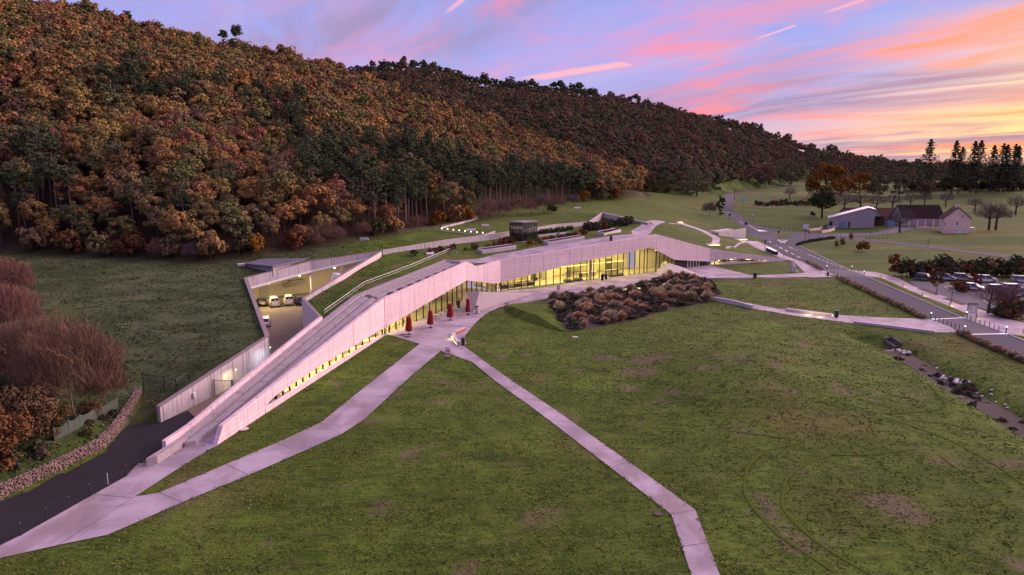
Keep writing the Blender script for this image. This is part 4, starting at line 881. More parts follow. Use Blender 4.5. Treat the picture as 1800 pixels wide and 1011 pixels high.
def twig_mesh(name, n, Hh, W_, m, width=.05, lift=0., ln=.16):
    """bare crown: short rising twigs filling a dome, densest towards the outside"""
    n = int(n * 1.7); d = unit(n * 2); d = d[d[:, 2] > -.25][:n]; n = len(d); rr = RNG.uniform(.25, 1, n) ** .6 * (1 + .13 * np.sin(d[:, 0] * 5 + d[:, 1] * 4) + .10 * np.sin(d[:, 2] * 9 + d[:, 0] * 7))
    hc = (Hh - lift) * .5; p = d * rr[:, None] * np.array([W_, W_, hc]) + np.array([0, 0, lift + hc * .95]); p[:, 2] = np.maximum(p[:, 2], lift + .05)
    dr = p - np.array([0, 0, lift * .6]); dr /= np.linalg.norm(dr, axis=1, keepdims=True); dr = dr * .8 + np.array([0, 0, .45]) + RNG.normal(size=p.shape) * .42; dr /= np.linalg.norm(dr, axis=1, keepdims=True)
    L = Hh * ln * RNG.uniform(.5, 1.4, n)[:, None]; s = np.cross(dr, RNG.normal(size=p.shape)); s /= np.linalg.norm(s, axis=1, keepdims=True) + 1e-9; w = (width * RNG.uniform(.5, 1.2, n))[:, None]
    b = p - dr * L * .5; e = p + dr * L * .5; mid = p + RNG.normal(size=p.shape) * L * .06
    V = np.stack([b - s * w, b + s * w, mid + s * w * .8, mid - s * w * .8, e + s * w * .3, e - s * w * .3], 1).reshape(-1, 3); k = np.arange(n)[:, None] * 6
    return newmesh(name, V, np.concatenate([k + np.array([[0, 1, 2, 3]]), k + np.array([[3, 2, 4, 5]])]), m)
def pine_mesh(name, Hh, R, z0, layers, per, leaf, m, cone=False):
    C = []; N = []
    for i in range(layers):
        f = i / max(1, layers - 1); z = z0 + (Hh - z0) * f; rr = R * ((1 - f) ** .8 + .08 if cone else (.55 + .45 * math.sin(PI * min(1, .25 + f * .8))) * (1 - .45 * f)) * RNG.uniform(.75, 1.2)
        nb = 7 if cone else 5; a0 = RNG.uniform(0, 6)
        for k in range(nb):
            a = a0 + 2 * PI * k / nb + RNG.uniform(-.4, .4); L = rr * RNG.uniform(.55, 1.1)
            for j in range(per):
                t = RNG.uniform(.15, 1) ** .7; sp = .28 * L * (1.1 - t * .6)
                C.append([math.cos(a) * L * t + RNG.normal() * sp * .6, math.sin(a) * L * t + RNG.normal() * sp * .6, z + (-.10 if cone else .18) * L * t + RNG.normal() * .22 * (1 if cone else 1.4)]); N.append([RNG.normal() * .5 + math.cos(a) * .3, RNG.normal() * .5 + math.sin(a) * .3, 1.])
    return quads(name, np.array(C), np.array(N), RNG.uniform(.6, 1.3, len(C)) * leaf, m, 1.6)
def tuft_mesh(name, n, Hh, R, m, w=.03, plume=0):
    V = []; Fq = []
    for i in range(n):
        a = RNG.uniform(0, 2 * PI); t = RNG.uniform(.1, 1); h_ = Hh * (1 - .45 * t * t) * RNG.uniform(.75, 1.1); d = np.array([math.cos(a), math.sin(a), 0])
        b = d * R * .18 * RNG.random(); mid = b + d * R * .4 * t + np.array([0, 0, h_ * .72]); e = b + d * R * t + np.array([0, 0, h_]); s = np.array([-d[1], d[0], 0]) * w * RNG.uniform(.7, 1.4) + RNG.normal(size=3) * w * .3; k = len(V)
        V += [b - s, b + s, mid + s, mid - s, e + s * .5, e - s * .5]; Fq += [(k, k + 1, k + 2, k + 3), (k + 3, k + 2, k + 4, k + 5)]
    return newmesh(name, np.array(V), np.array(Fq), m)
def plant(name, label, cat, loc, crown, trunk=None, s=1., rz=None, group=None, sz=None, cname='crown', tname='trunk'):
    t = thing(name, label, cat, loc, RNG.uniform(0, 6.28) if rz is None else rz, group); t.scale = (s, s, s * (sz or 1.)); t['kind'] = 'thing'
    o = bpy.data.objects.new(cname, crown); link(o, t)
    if trunk: link(bpy.data.objects.new(tname, trunk), t)
    return t
DEC = [crown_mesh('broadleaf_crown', R, Hc, z0, 36, 60, .36, AUT, cl=.36) for R, Hc, z0 in ((3.3, 3.6, 7.2), (2.8, 4.2, 7.4), (3.7, 3.3, 6.6), (3.0, 3.4, 6.4), (2.6, 3.9, 6.8), (3.5, 3.9, 7.4))]
DECF2 = [crown_mesh('far_hill_crown', R, Hc, z0, 24, 22, .72, AUTF, cl=.38) for R, Hc, z0 in ((3.3, 3.8, 6.8), (2.9, 4.2, 7.0), (3.8, 3.4, 6.4), (3.1, 3.9, 6.8))]
DECT = [trunk_mesh('broadleaf_trunk%d' % i, 8.2, .2, BARK, 6, 2.2) for i in range(3)]
DECF = [crown_mesh('far_crown', R, Hc, z0, 26, 26, .62, AUT, cl=.38) for R, Hc, z0 in ((3.3, 3.8, 6.8), (2.9, 4.2, 7.0), (3.8, 3.4, 6.4), (3.1, 3.9, 6.8))]
PIN = [crown_mesh('pine_crown', R, Hc, z0, 32, 54, .30, PINEL, .55, -.9, .25, .34) for R, Hc, z0 in ((2.9, 4.6, 12.2), (3.2, 4.4, 10.4), (2.7, 4.2, 14.2), (3.1, 5.0, 9.4))]
PINF = [crown_mesh('far_pine_crown', R, Hc, z0, 16, 20, .8, PINEL, .6, -.8, .3, .42) for R, Hc, z0 in ((2.8, 3.4, 9.5), (2.5, 3.8, 9.0), (3.2, 2.8, 9.8))]
PINT = [trunk_mesh('pine_trunk%d' % i, h_, .2, PALEBARK, 3, 1.2, .55) for i, h_ in enumerate((16.4, 14.4, 18, 13.4))]
UMB = [crown_mesh('umbrella_pine_crown', 2.5, 2.7, 11.2, 18, 44, .42, PINEL, .7, -.3, .35, .40), crown_mesh('umbrella_pine_crown', 1.9, 3.2, 10.5, 18, 44, .42, PINEL, .7, -.3, .35, .42)]
UMBT = [trunk_mesh('tall_trunk%d' % i, 12., .17, PALEBARK, 4, 1.5, .7) for i in range(2)]

# ------------------------------------------------------------------ the wood on the hills
def scatter(sp, y0, y1, u0, u1, ft, rd, tmin, tmax):
    xs = np.arange(u0 * y1 - 10, u1 * y1 + 10, sp); ys = np.arange(y0, y1, sp); gx, gy = np.meshgrid(xs, ys); gx = gx + (np.arange(len(ys)) % 2)[:, None] * sp / 2
    gx = (gx + RNG.uniform(-.42, .42, gx.shape) * sp).ravel(); gy = (gy + RNG.uniform(-.42, .42, gy.shape) * sp).ravel(); u = gx / gy
    _, t = hillz(gx, gy, ft, rd); k = (u > u0) & (u < u1) & (t > tmin) & (t < tmax); return gx[k], gy[k], t[k]
x1, y1, t1 = scatter(4.3, 120, 470, -.92, .186, foot1, ridge1, .004, 1.07)
x2, y2, t2 = scatter(5.9, 330, 1250, -.35, .92, foot2, ridge2, .004, 1.05)
_, tq = hillz(x2, y2, foot1, ridge1); u2 = x2 / y2
k2 = ~((u2 < .17) & (tq < 1.0)) & (RNG.random(len(x2)) < np.clip(1.3 - u2, .35, 1)) 
x2, y2, t2 = x2[k2], y2[k2], t2[k2]
xv = RNG.uniform(250, 1000, 2600); yv = RNG.uniform(540, 1000, 2600); _, tv = hillz(xv, yv, foot2, ridge2); uv = xv / yv
kv = (uv > .47) & (uv < .86) & (tv < .02) & (yv > np.interp(uv, [.47, .53, .6, .7, .86], [600, 560, 590, 640, 660])) & (RNG.random(2600) < .75)
x2 = np.append(x2, xv[kv]); y2 = np.append(y2, yv[kv]); t2 = np.append(t2, np.full(kv.sum(), .02))
X = np.concatenate([x1, x2]); Y = np.concatenate([y1, y2]); T = np.concatenate([t1, t2]); HILL = np.concatenate([np.zeros(len(x1), int), np.ones(len(x2), int)])
Z = hh(X, Y); U = X / Y
# hide from view what the second slope loses behind the first: leave those out
pn = np.array([mnoise.noise(Vector((a * .022, b * .022, 3.))) for a, b in zip(X, Y)]) + RNG.normal(size=len(X)) * .12
pine = np.zeros(len(X), bool)
pine |= (HILL == 0) & (U > -.30) & (U < .12) & (T < .24) & (pn > -.12)
pine |= (HILL == 0) & (U < -.30) & (T < .5) & (pn > .26)
pine |= (HILL == 1) & (T > .90) & (U < .18) & (pn > -.05)
pine |= (HILL == 1) & (pn > .50)
dist = np.hypot(X, Y)
pine_i = np.where(pine)[0]; dec_i = np.where(~pine)[0]
pine_i = pine_i[np.argsort(dist[pine_i])]; dec_i = dec_i[np.argsort(dist[dec_i] + RNG.uniform(0, 25, len(dec_i)))]
def vis(ids): return np.array([i for i in ids if abs(U[i]) < .80])
pnear = vis(pine_i)[:240]; dnear = vis(dec_i)[:300]; ns = set(pnear.tolist()) | set(dnear.tolist())
def where(i):
    u = U[i]; s_ = 'above the dark meadow at far left' if u < -.5 else 'above the dark meadow' if u < -.32 else 'behind the service yard' if u < -.2 else 'behind the ramp of the museum' if u < -.08 else 'behind the glass pavilion' if u < .05 else 'at the right end of the near hill'
    return ('in the front row ' if T[i] < .045 else 'a little up the slope ' if T[i] < .13 else 'higher on the slope ') + s_ if HILL[i] == 0 else 'on the far hill'
for i in dnear:
    v = RNG.integers(len(DEC)); s = RNG.uniform(.62, 1.08) * (.85 if T[i] < .03 else 1.)
    plant('broadleaf_tree', 'autumn broadleaf tree ' + where(i), 'tree', (X[i], Y[i], Z[i] - .4), DEC[v], DECT[v % 3], s, group='broadleaf trees ' + where(i), sz=RNG.uniform(.85, 1.15))
for i in pnear:
    v = RNG.integers(4); s = RNG.uniform(.72, 1.0) if HILL[i] == 0 else RNG.uniform(.6, .85)
    plant('pine_tree', 'dark green pine ' + where(i), 'tree', (X[i], Y[i], Z[i] - .3), PIN[v], PINT[v], s, group='pines ' + where(i))
# the rest of the wood reads as one mass
rest = np.array([i for i in range(len(X)) if i not in ns])
protos = bpy.data.collections.new('wood_prototypes')
for i, me in enumerate(DECF + PINF):
    o = bpy.data.objects.new('wood_%02d' % i, me); protos.objects.link(o)
def mass(name, label, P3, idx, scl, rot, coll, ind=None):
    me = bpy.data.meshes.new(name); me.vertices.add(len(P3)); me.vertices.foreach_set('co', np.asarray(P3, np.float32).ravel())
    for nm, ty, d in (('pick', 'INT', np.asarray(idx, np.int32)), ('size', 'FLOAT', np.asarray(scl, np.float32)), ('turn', 'FLOAT', np.asarray(rot, np.float32))):
        a = me.attributes.new(nm, ty, 'POINT'); a.data.foreach_set('value', d)
    o = bpy.data.objects.new(name, me); link(o); tag(o, label, None, None, 'stuff')
    g = bpy.data.node_groups.new(name, 'GeometryNodeTree'); g.interface.new_socket('Geometry', in_out='INPUT', socket_type='NodeSocketGeometry'); g.interface.new_socket('Geometry', in_out='OUTPUT', socket_type='NodeSocketGeometry')
    N = g.nodes; Lk = g.links; gi = N.new('NodeGroupInput'); go = N.new('NodeGroupOutput'); iop = N.new('GeometryNodeInstanceOnPoints'); ci = N.new('GeometryNodeCollectionInfo'); ci.inputs['Collection'].default_value = coll; ci.inputs['Separate Children'].default_value = True; ci.inputs['Reset Children'].default_value = True
    def attr(nm, ty): a = N.new('GeometryNodeInputNamedAttribute'); a.data_type = ty; a.inputs['Name'].default_value = nm; return a.outputs[0]
    iop.inputs['Pick Instance'].default_value = True
    cr = N.new('ShaderNodeCombineXYZ'); Lk.new(attr('turn', 'FLOAT'), cr.inputs[2]); e2r = N.new('FunctionNodeEulerToRotation'); Lk.new(cr.outputs[0], e2r.inputs[0])
    Lk.new(gi.outputs[0], iop.inputs['Points']); Lk.new(ci.outputs[0], iop.inputs['Instance']); Lk.new(attr('pick', 'INT'), iop.inputs['Instance Index']); Lk.new(e2r.outputs[0], iop.inputs['Rotation']); Lk.new(attr('size', 'FLOAT'), iop.inputs['Scale']); Lk.new(iop.outputs[0], go.inputs[0])
    md = o.modifiers.new('instances', 'NODES'); md.node_group = g; return o
protos2 = bpy.data.collections.new('far_wood_prototypes')
for i, me in enumerate(DECF2 + PINF): o = bpy.data.objects.new('far_wood_%02d' % i, me); protos2.objects.link(o)
for hk, nm, lab, co_ in ((0, 'hillside_wood', 'dense autumn wood on the upper slope of the near hill', protos), (1, 'far_wood', 'darker autumn wood covering the far hill', protos2)):
    r_ = rest[HILL[rest] == hk]; n_ = len(r_)
    mass(nm, lab, np.stack([X[r_], Y[r_], Z[r_] - .5], 1), np.where(pine[r_], RNG.integers(4, 7, n_), RNG.integers(0, 4, n_)), RNG.uniform(.55, 1.15, n_) * np.where(T[r_] > .93, RNG.uniform(.7, 1.5, n_), 1.) * (1.0 if hk == 0 else .95), RNG.uniform(0, 6.28, n_), co_)
# tall pines standing out on the skyline
for px, py, top, v, w in [(394, 92, 46, 1, 'left one of the tall pines standing out on the skyline'), (418, 98, 43, 0, 'taller right one of the tall pines standing out on the skyline'), (411, 92, 62, 1, 'shorter middle one of the pines standing out on the skyline'), (226, 55, 17, 0, 'round topped pine high on the skyline at upper left')]:
    p = PY(px, py, 372); z = h1(p.x, p.y); H_ = ztop(p.x, p.y, top) - z; s = H_ / 13.6
    plant('skyline_pine', w, 'tree', (p.x, p.y, z - .2), UMB[v], UMBT[v], s * .78, group='skyline pines', sz=1.28)
# bushes and bare scrub at the foot of the wood
TW = [twig_mesh('twig_crown', 700, 6, 3.0, TWIG, .03), twig_mesh('twig_crown', 700, 5, 2.8, TWIG, .03)]
TWG = [twig_mesh('grey_twig_crown', 800, 5, 2.6, GTWIG, .035)]
BUSH = [crown_mesh('bush_crown', 1.6, 1.3, 1.2, 20, 30, .28, m, 1, -.7, .4, .4) for m in (SHRUBL, GREENL, REDL, GOLD, HEATH, AUT)]
STEM = trunk_mesh('bush_stem', 1.4, .07, BARK, 4, .8)
for i, (px, py, s, k) in enumerate([(545, 432, .8, 0), (560, 434, .6, 0), (577, 428, .9, 0), (596, 424, .7, 1), (640, 418, .7, 0), (735, 402, .8, 0), (860, 385, 1.1, 0), (885, 382, 1.2, 1), (910, 379, 1.2, 0), (845, 388, .8, 0), (955, 374, 1.3, 1), (980, 370, 1.2, 0), (935, 378, .9, 0), (1010, 362, 1., 1), (340, 458, .8, 1), (280, 455, .9, 0)]):
    p = PT(px, py); plant('bare_scrub', 'bare purplish scrub bush at the foot of the wood behind the museum', 'bush', p, TW[i % 2] if k == 0 else TWG[0], STEM, s, group='bare scrub along the wood edge')
for i, (px, py, s, k) in enumerate([(430, 445, 1.3, 5), (445, 447, 1.1, 3), (370, 455, 1.5, 5), (235, 452, 1.4, 0), (180, 450, 1.3, 5), (120, 447, 1.4, 0), (60, 443, 1.3, 5), (520, 436, 1.1, 2), (770, 398, 1.1, 3), (800, 392, 1.3, 5), (820, 389, 1.2, 3), (970, 374, .8, 1), (690, 408, 1.2, 5), (665, 413, 1.1, 0), (300, 452, 1.2, 5), (1030, 355, 1.2, 3), (1060, 351, 1.3, 5), (1085, 350, 1.3, 3)]):
    p = PT(px, py); plant('woodland_bush', 'leafy autumn bush at the foot of the hillside wood', 'bush', p, BUSH[k], STEM, s * 1.3, group='leafy bushes along the wood edge', sz=1.3)

# ------------------------------------------------------------------ vehicles
CARGLASS = plain('car_glass', (.02, .024, .03), .12, 0, .1, 2, .6); RIM = plain('wheel_rim', (.35, .35, .37), .35, .8); TAIL = plain('tail_light', (.35, .02, .02), .3); HEADL = plain('head_light', (.75, .77, .8), .2); PLATE = plain('number_plate', (.7, .7, .62), .5)
PAINT = {k: plain('car_paint_' + k, c, .28, .15, .05, 1, .6) for k, c in dict(white=(.70, .70, .71), silver=(.42, .44, .48), dark=(.028, .032, .045), blue=(.05, .07, .11), grey=(.13, .135, .15), bronze=(.30, .26, .24), green=(.04, .05, .045)).items()}
def make_car(label, paint, loc, rz, group, kind='hatch', nm='parked_car', cat='car'):
    t = thing(nm, label, cat, loc, rz, group); m = PAINT[paint]
    if kind == 'van': L, Wd, prof = 4.4, 1.82, [(-2.2, .32), (-2.2, 1.0), (-2.14, 1.1), (1.25, 1.08), (1.75, 1.0), (2.15, .82), (2.2, .55), (2.15, .3)]; gh = [(-2.16, 1.05), (-2.08, 1.86), (-1.9, 1.9), (.25, 1.88), (.55, 1.78), (1.3, 1.06)]; solid = -.45
    elif kind == 'suv': L, Wd, prof = 4.4, 1.84, [(-2.15, .36), (-2.2, .8), (-2.1, 1.02), (1.0, 1.02), (1.7, .98), (2.1, .84), (2.2, .55), (2.12, .34)]; gh = [(-2.05, 1.0), (-1.8, 1.55), (-1.5, 1.66), (.2, 1.66), (.45, 1.58), (1.15, 1.0)]; solid = None
    else: L, Wd, prof = 4.2, 1.76, [(-2.05, .32), (-2.1, .7), (-1.98, .95), (1.0, .92), (1.6, .86), (2.0, .72), (2.1, .5), (2.05, .28)]; gh = [(-1.98, .92), (-1.55, 1.38), (-1.25, 1.48), (.1, 1.48), (.35, 1.42), (1.1, .90)]; solid = None
    def loft(pr, ws):
        n = len(pr); v = []
        for w, sh in ws: v += [(x * sh, w, z if w not in (0,) else z) for x, z in pr]
        f = [(r * n + i, r * n + (i + 1) % n, (r + 1) * n + (i + 1) % n, (r + 1) * n + i) for r in range(len(ws) - 1) for i in range(n)]
        return v, f + [tuple(range(n))[::-1], tuple((len(ws) - 1) * n + i for i in range(n))]
    h_ = Wd / 2
    o = fixn(mesh('body', *loft(prof, [(-h_ * .93, .96), (-h_, .99), (-h_ * .6, 1.0), (h_ * .6, 1.), (h_, .99), (h_ * .93, .96)]), m, t, True))
    zb = gh[0][1]; zt_ = max(z for _, z in gh); n = len(gh); v = []
    for sg in (-1, 1): v += [(x, sg * h_ * (.92 - .22 * (z - zb) / (zt_ - zb)), z) for x, z in gh]
    cabin = fixn(mesh('windows', v, [tuple(range(n))[::-1], tuple(range(n, 2 * n))] + [(i, (i + 1) % n, n + (i + 1) % n, n + i) for i in range(n)], CARGLASS, t))
    rf = [(x, z) for x, z in gh if z > zt_ - .13]; mb = MB(); xs = [q[0] for q in rf]; mb.box(((min(xs) + max(xs)) / 2, 0, zt_ + .005), (max(xs) - min(xs) + .1, Wd * .70, .05)); mb.build('roof', m, t)
    for sg in (-1, 1):
        for a, b in ((gh[0], gh[1]), (gh[-1], gh[-2]), ((-.55, zb), (-.55, zt_))):
            y0, y1_ = sg * h_ * .93, sg * h_ * (.72); MB().tube([(a[0], y0, a[1]), (b[0], y1_, b[1])], .045, 4).build('pillar', m, t)
    if solid is not None:
        for sg in (-1, 1): fixn(mesh('side_panel', [(-2.17, sg * h_ * .94, zb), (solid, sg * h_ * .94, zb), (solid, sg * h_ * .72, zt_ - .02), (-2.06, sg * h_ * .72, zt_ - .02), (-2.17, sg * h_ * .90, zb), (solid, sg * h_ * .90, zb), (solid, sg * h_ * .68, zt_ - .02), (-2.06, sg * h_ * .68, zt_ - .02)], [(0, 1, 2, 3), (7, 6, 5, 4), (0, 4, 5, 1), (1, 5, 6, 2), (2, 6, 7, 3), (3, 7, 4, 0)], m, t))
        for sg in (-1, 1): box('rear_door', (-2.17, sg * .42, 1.25), (.06, .74, .75), m, t); box('rear_window', (-2.17, sg * .42, 1.55), (.10, .52, .28), CARGLASS, t)
    for x in (-L * .30, L * .31):
        for sg in (-1, 1):
            w = MB(); n_ = 14; yy = sg * (h_ - .06); R_ = .32
            w.add([(x + R_ * math.cos(2 * PI * k / n_), yy + d, R_ + R_ * math.sin(2 * PI * k / n_)) for d in (-.11, .11) for k in range(n_)], [(k, (k + 1) % n_, n_ + (k + 1) % n_, n_ + k) for k in range(n_)] + [tuple(range(n_))[::-1], tuple(range(n_, 2 * n_))]); wo = w.build('wheel', RUBBER, t)
            r_ = MB(); r_.add([(x + .2 * math.cos(2 * PI * k / n_), yy + sg * .115, R_ + .2 * math.sin(2 * PI * k / n_)) for k in range(n_)], [tuple(range(n_))]); r_.build('rim', RIM, wo)
    for sg in (-1, 1):
        box('head_light', (prof[-3][0] - .04, sg * h_ * .74, prof[-3][1] - .06), (.14, .34, .14), HEADL, t); box('tail_light', (prof[1][0] + .02, sg * h_ * .82, prof[2][1] - .12), (.12, .18, .34 if kind == 'van' else .2), TAIL, t)
        box('mirror', (gh[-1][0] - .25, sg * (h_ + .08), zb + .1), (.12, .2, .14), m, t)
    box('number_plate', (prof[0][0] - .03, 0, .62), (.04, .5, .12), PLATE, t)
    return t
g = 'vehicles in the service yard'
for lab, k, pc, px, py, rz in [('white panel van with closed rear doors, left of the two vans in the yard', 'van', 'white', 481, 538, 2.05), ('white panel van between the other van and a dark car under the canopy', 'van', 'white', 507, 535, 2.0), ('dark car parked right of the white vans under the canopy', 'suv', 'dark', 527, 534.5, 2.0), ('dark low car in shadow left of the white vans', 'hatch', 'dark', 460, 537, 2.1), ('white car half hidden behind the long yard retaining wall', 'hatch', 'white', 466, 572, 1.9)]:
    p = P(px, py); make_car(lab, pc, (p.x, p.y, .03), rz, g, k, 'panel_van' if k == 'van' else 'parked_car', 'van' if k == 'van' else 'car')
g = 'cars in the car park'
for lab, k, pc, px, py, rz in [('dark blue car beside the hedge, leftmost in the car park', 'suv', 'blue', 1626, 493, -.95), ('silver car behind the small tree, second from the left in the car park', 'hatch', 'silver', 1664, 492.5, -.75), ('bronze grey car behind the red shrub in the car park', 'suv', 'bronze', 1692, 493, -.6), ('white car with dark roof glass in the back row of the car park', 'suv', 'white', 1734, 496, -.35),
                        ('white car partly behind the planted island of the car park', 'hatch', 'white', 1712, 510, -.9), ('silver blue car at the right end of the back row of the car park', 'hatch', 'silver', 1795, 496, -.5), ('dark car behind bare shrubs, left of the front pair in the car park', 'hatch', 'grey', 1752, 512, -.1), ('white roofed car behind bare shrubs, right of the front pair in the car park', 'suv', 'white', 1781, 512, -.1)]:
    p = PT(px, py); make_car(lab, pc, p + Vector((0, 0, .07)), rz, g, k)

# ------------------------------------------------------------------ red parasols and terrace furniture
def parasol(label, px, py, s=1., lean=0.):
    p = P(px, py, .06); t = thing('closed_parasol', label, 'parasol', p, RNG.uniform(0, 6), 'closed red parasols on the terrace')
    sd_ = RNG.uniform(0, 6); wob = lambda k, z: 1 + .20 * math.sin(k * 2.5 + sd_) * (1 if z < 2.3 else .4) + .08 * math.sin(k * 4.1 + z * 3)
    pr = [(.50, .62), (.56, .85), (.52, 1.2), (.46, 1.7), (.43, 2.1), (.40, 2.5), (.44, 2.75), (.30, 3.0), (.06, 3.12)]
    MB().lathe([(r * s, z) for r, z in pr], 20, wob=wob).build('canopy', RED, t, True); MB().tube([(0, 0, 0), (0, 0, 3.25)], .035, 8).build('pole', DSTEEL, t)
    MB().lathe([(.42, 0), (.42, .05), (.1, .09), (.07, .3)], 12).build('base', DSTEEL, t)
    for k in range(8): a = k * PI / 4; MB().tube([(math.cos(a) * .46 * s, math.sin(a) * .46 * s, .58), (math.cos(a) * .40 * s, math.sin(a) * .40 * s, 2.5)], .02, 4).build('rib', RED, t)
    return t
for lab, px, py, s in [('closed dark red parasol nearest the lawn corner of the terrace', 719, 588, 1.0), ('closed dark red parasol second from the slit windows on the terrace', 757, 576, .92), ('widest closed red parasol, beside the terrace tables', 791.5, 563, 1.0), ('closed dark red parasol nearest the sloping ramp wall', 822.5, 553.5, .78)]: parasol(lab, px, py, s)
TBL = MB().lathe([(.36, .70), (.36, .74)], 14); CHM = plain('pale_chair', (.35, .33, .30), .5)
def table(px, ins, lab, grp, chairs=2):
    q = fgr(px, ins, .06); t = thing('cafe_table', lab, 'table', q, RNG.uniform(0, 6), grp)
    MB().lathe([(.38, .70), (.38, .74)], 14).build('table_top', CHM, t); MB().tube([(0, 0, 0), (0, 0, .7)], .03, 6).build('leg', DSTEEL, t); MB().lathe([(.24, 0), (.22, .03)], 10).build('foot', DSTEEL, t)
    for c in range(chairs):
        a = RNG.uniform(0, .8) + c * 2 * PI / chairs; chair((q.x + math.cos(a) * .68, q.y + math.sin(a) * .68, q.z), a, lab.replace('table', 'chair at a table').replace('round ', ''), grp.replace('tables', 'chairs'))
CHAIR0 = None
def chair(loc, rz, lab, grp):
    global CHAIR0
    if CHAIR0 is None:
        t = thing('cafe_chair', lab, 'chair', loc, rz, grp); CHAIR0 = t
        box('seat', (0, 0, .45), (.42, .42, .04), CHM, t); box('backrest', (.2, 0, .72), (.03, .42, .32), CHM, t)
        for x in (-.18, .18):
            for y in (-.18, .18): MB().tube([(x, y, 0), (x, y, .88 if x > 0 else .44)], .016, 4).build('leg', DSTEEL, t)
    else:
        t = copy_tree(CHAIR0); t.location = loc; t.rotation_euler = (0, 0, rz); tag(t, lab, 'chair', grp)
for px in (686, 693, 701, 709, 717, 726, 735): table(px, 2.0, 'small round table inside the lit cafe windows', 'tables inside the cafe'); table(px + 4, 4.4, 'small round table inside the lit cafe windows', 'tables inside the cafe')
for px in (742, 752, 762, 787): table(px, -1.7, 'small round table outside along the cafe windows', 'tables outside the cafe')
# lit curved bench, bin, striped signs
GLOW = emis('bench_light', (1.0, .72, .30), 2.)
bn = thing('curved_bench', 'low curved concrete bench with a warm light under it where the paths meet', 'bench')
bp = [P(801, 607), P(797.5, 599), P(796, 592.5), P(797.5, 589.5)]
c = [Vector(q[:2]) for q in smooth_px([p.xy for p in [P(806, 606), P(801, 600), P(796.5, 593), P(799, 588)]], 5)]
strip_wall('bench_base', c, .55, .5, CONC, bn, 0, 2); strip_wall('seat_slab', [P(799, 588.5).xy, P(817, 581).xy], .6, .48, ORANGE, bn, .1)
strip_wall('seat_top', [P(799, 588.5).xy, P(817, 581).xy], .7, .58, CONC, bn, .481)
strip_wall('light_strip', offline(c, .30), .03, .16, GLOW, bn, .05)
l = bpy.data.lights.new('bench_light', 'POINT'); l.energy = 38; l.color = (1, .72, .32); l.shadow_soft_size = .3; o = bpy.data.objects.new('bench_light', l); link(o, bn); o.location = P(792, 597) + Vector((0, 0, .45))
def bin_(label, p, s=1., m=BLACK):
    t = thing('litter_bin', label, 'bin', p); MB().lathe([(.26 * s, .08), (.30 * s, .12), (.30 * s, .95 * s), (.26 * s, 1.0 * s)], 14).build('bin_body', m, t); MB().lathe([(.33 * s, 1.0 * s), (.33 * s, 1.06 * s), (.2 * s, 1.12 * s)], 14).build('lid', DSTEEL, t); box('foot', (0, 0, .05), (.35, .35, .1), DSTEEL, t); return t
bin_('dark litter bin beside the lit curved bench', P(814, 606, .06)); bin_('black litter bin on the pale path beside the long lawn wall', P(1327, 489, .06), 1.35); bin_('black litter bin beside the lit path bench near the road', P(1470, 558, .06), 1.2); bin_('squat black bin at the road end of the upper path', P(1455, 485, .06), .9)
q = PT(1074, 424); bin_('lone dark bin on the roof deck', q, 1.2); bin_('grey bin against the sloping ramp wall', P(838.5, 551, .06), 1.3, CONC)
def striped(label, px, py, h_=1.6, w=.62):
    p = P(px, py, .06); t = thing('striped_sign', label, 'sign', p, -.1, 'red and white sign boards')
    for i in range(6): z = .25 + (h_ - .25) * i / 6; box('stripe', (0, 0, z + (h_ - .25) / 12), (w, .06, (h_ - .25) / 6 - .005), REDP if i in (1, 3) else WHITEP, t)
    box('foot', (0, 0, .03), (.5, .4, .06), DSTEEL, t); MB().tube([(-w / 2, 0, 0), (-w / 2, 0, h_)], .02, 4).build('post', DSTEEL, t); MB().tube([(w / 2, 0, 0), (w / 2, 0, h_)], .02, 4).build('post', DSTEEL, t)
striped('red and white striped sign board in the grass fork between two paths', 787, 629); striped('small red and white sign board in front of the lit entrance glass', 981.5, 512)
for (px, py) in [(708, 589), (714, 592.5), (1045, 532)]: pass
for px, py, lab in [(708, 589, 'upper one of two dark drain covers on the terrace'), (715, 593, 'lower one of two dark drain covers on the terrace'), (1157, 904, 'rusty drain cover in the lawn beside the long path'), (1011, 593, 'pale hatch in the lawn below the planting bed'), (429, 755, 'pale stone hatch in the grass below the ramp wall'), (890, 534, 'dark drain grate on the plaza above the lawn')]:
    p = PT(px, py); t = thing('drain_cover', lab, 'drain cover', p + Vector((0, 0, .06))); MB().lathe([(.5 if 'rusty' not in lab else .34, 0), (.5 if 'rusty' not in lab else .34, .02)], 16).build('cover', DSTEEL if 'dark' in lab else (WOODD if 'rusty' in lab else CONC), t); MB().lathe([(.58 if 'rusty' not in lab else .38, -.02), (.58 if 'rusty' not in lab else .38, .012)], 16).build('frame', DSTEEL, t)

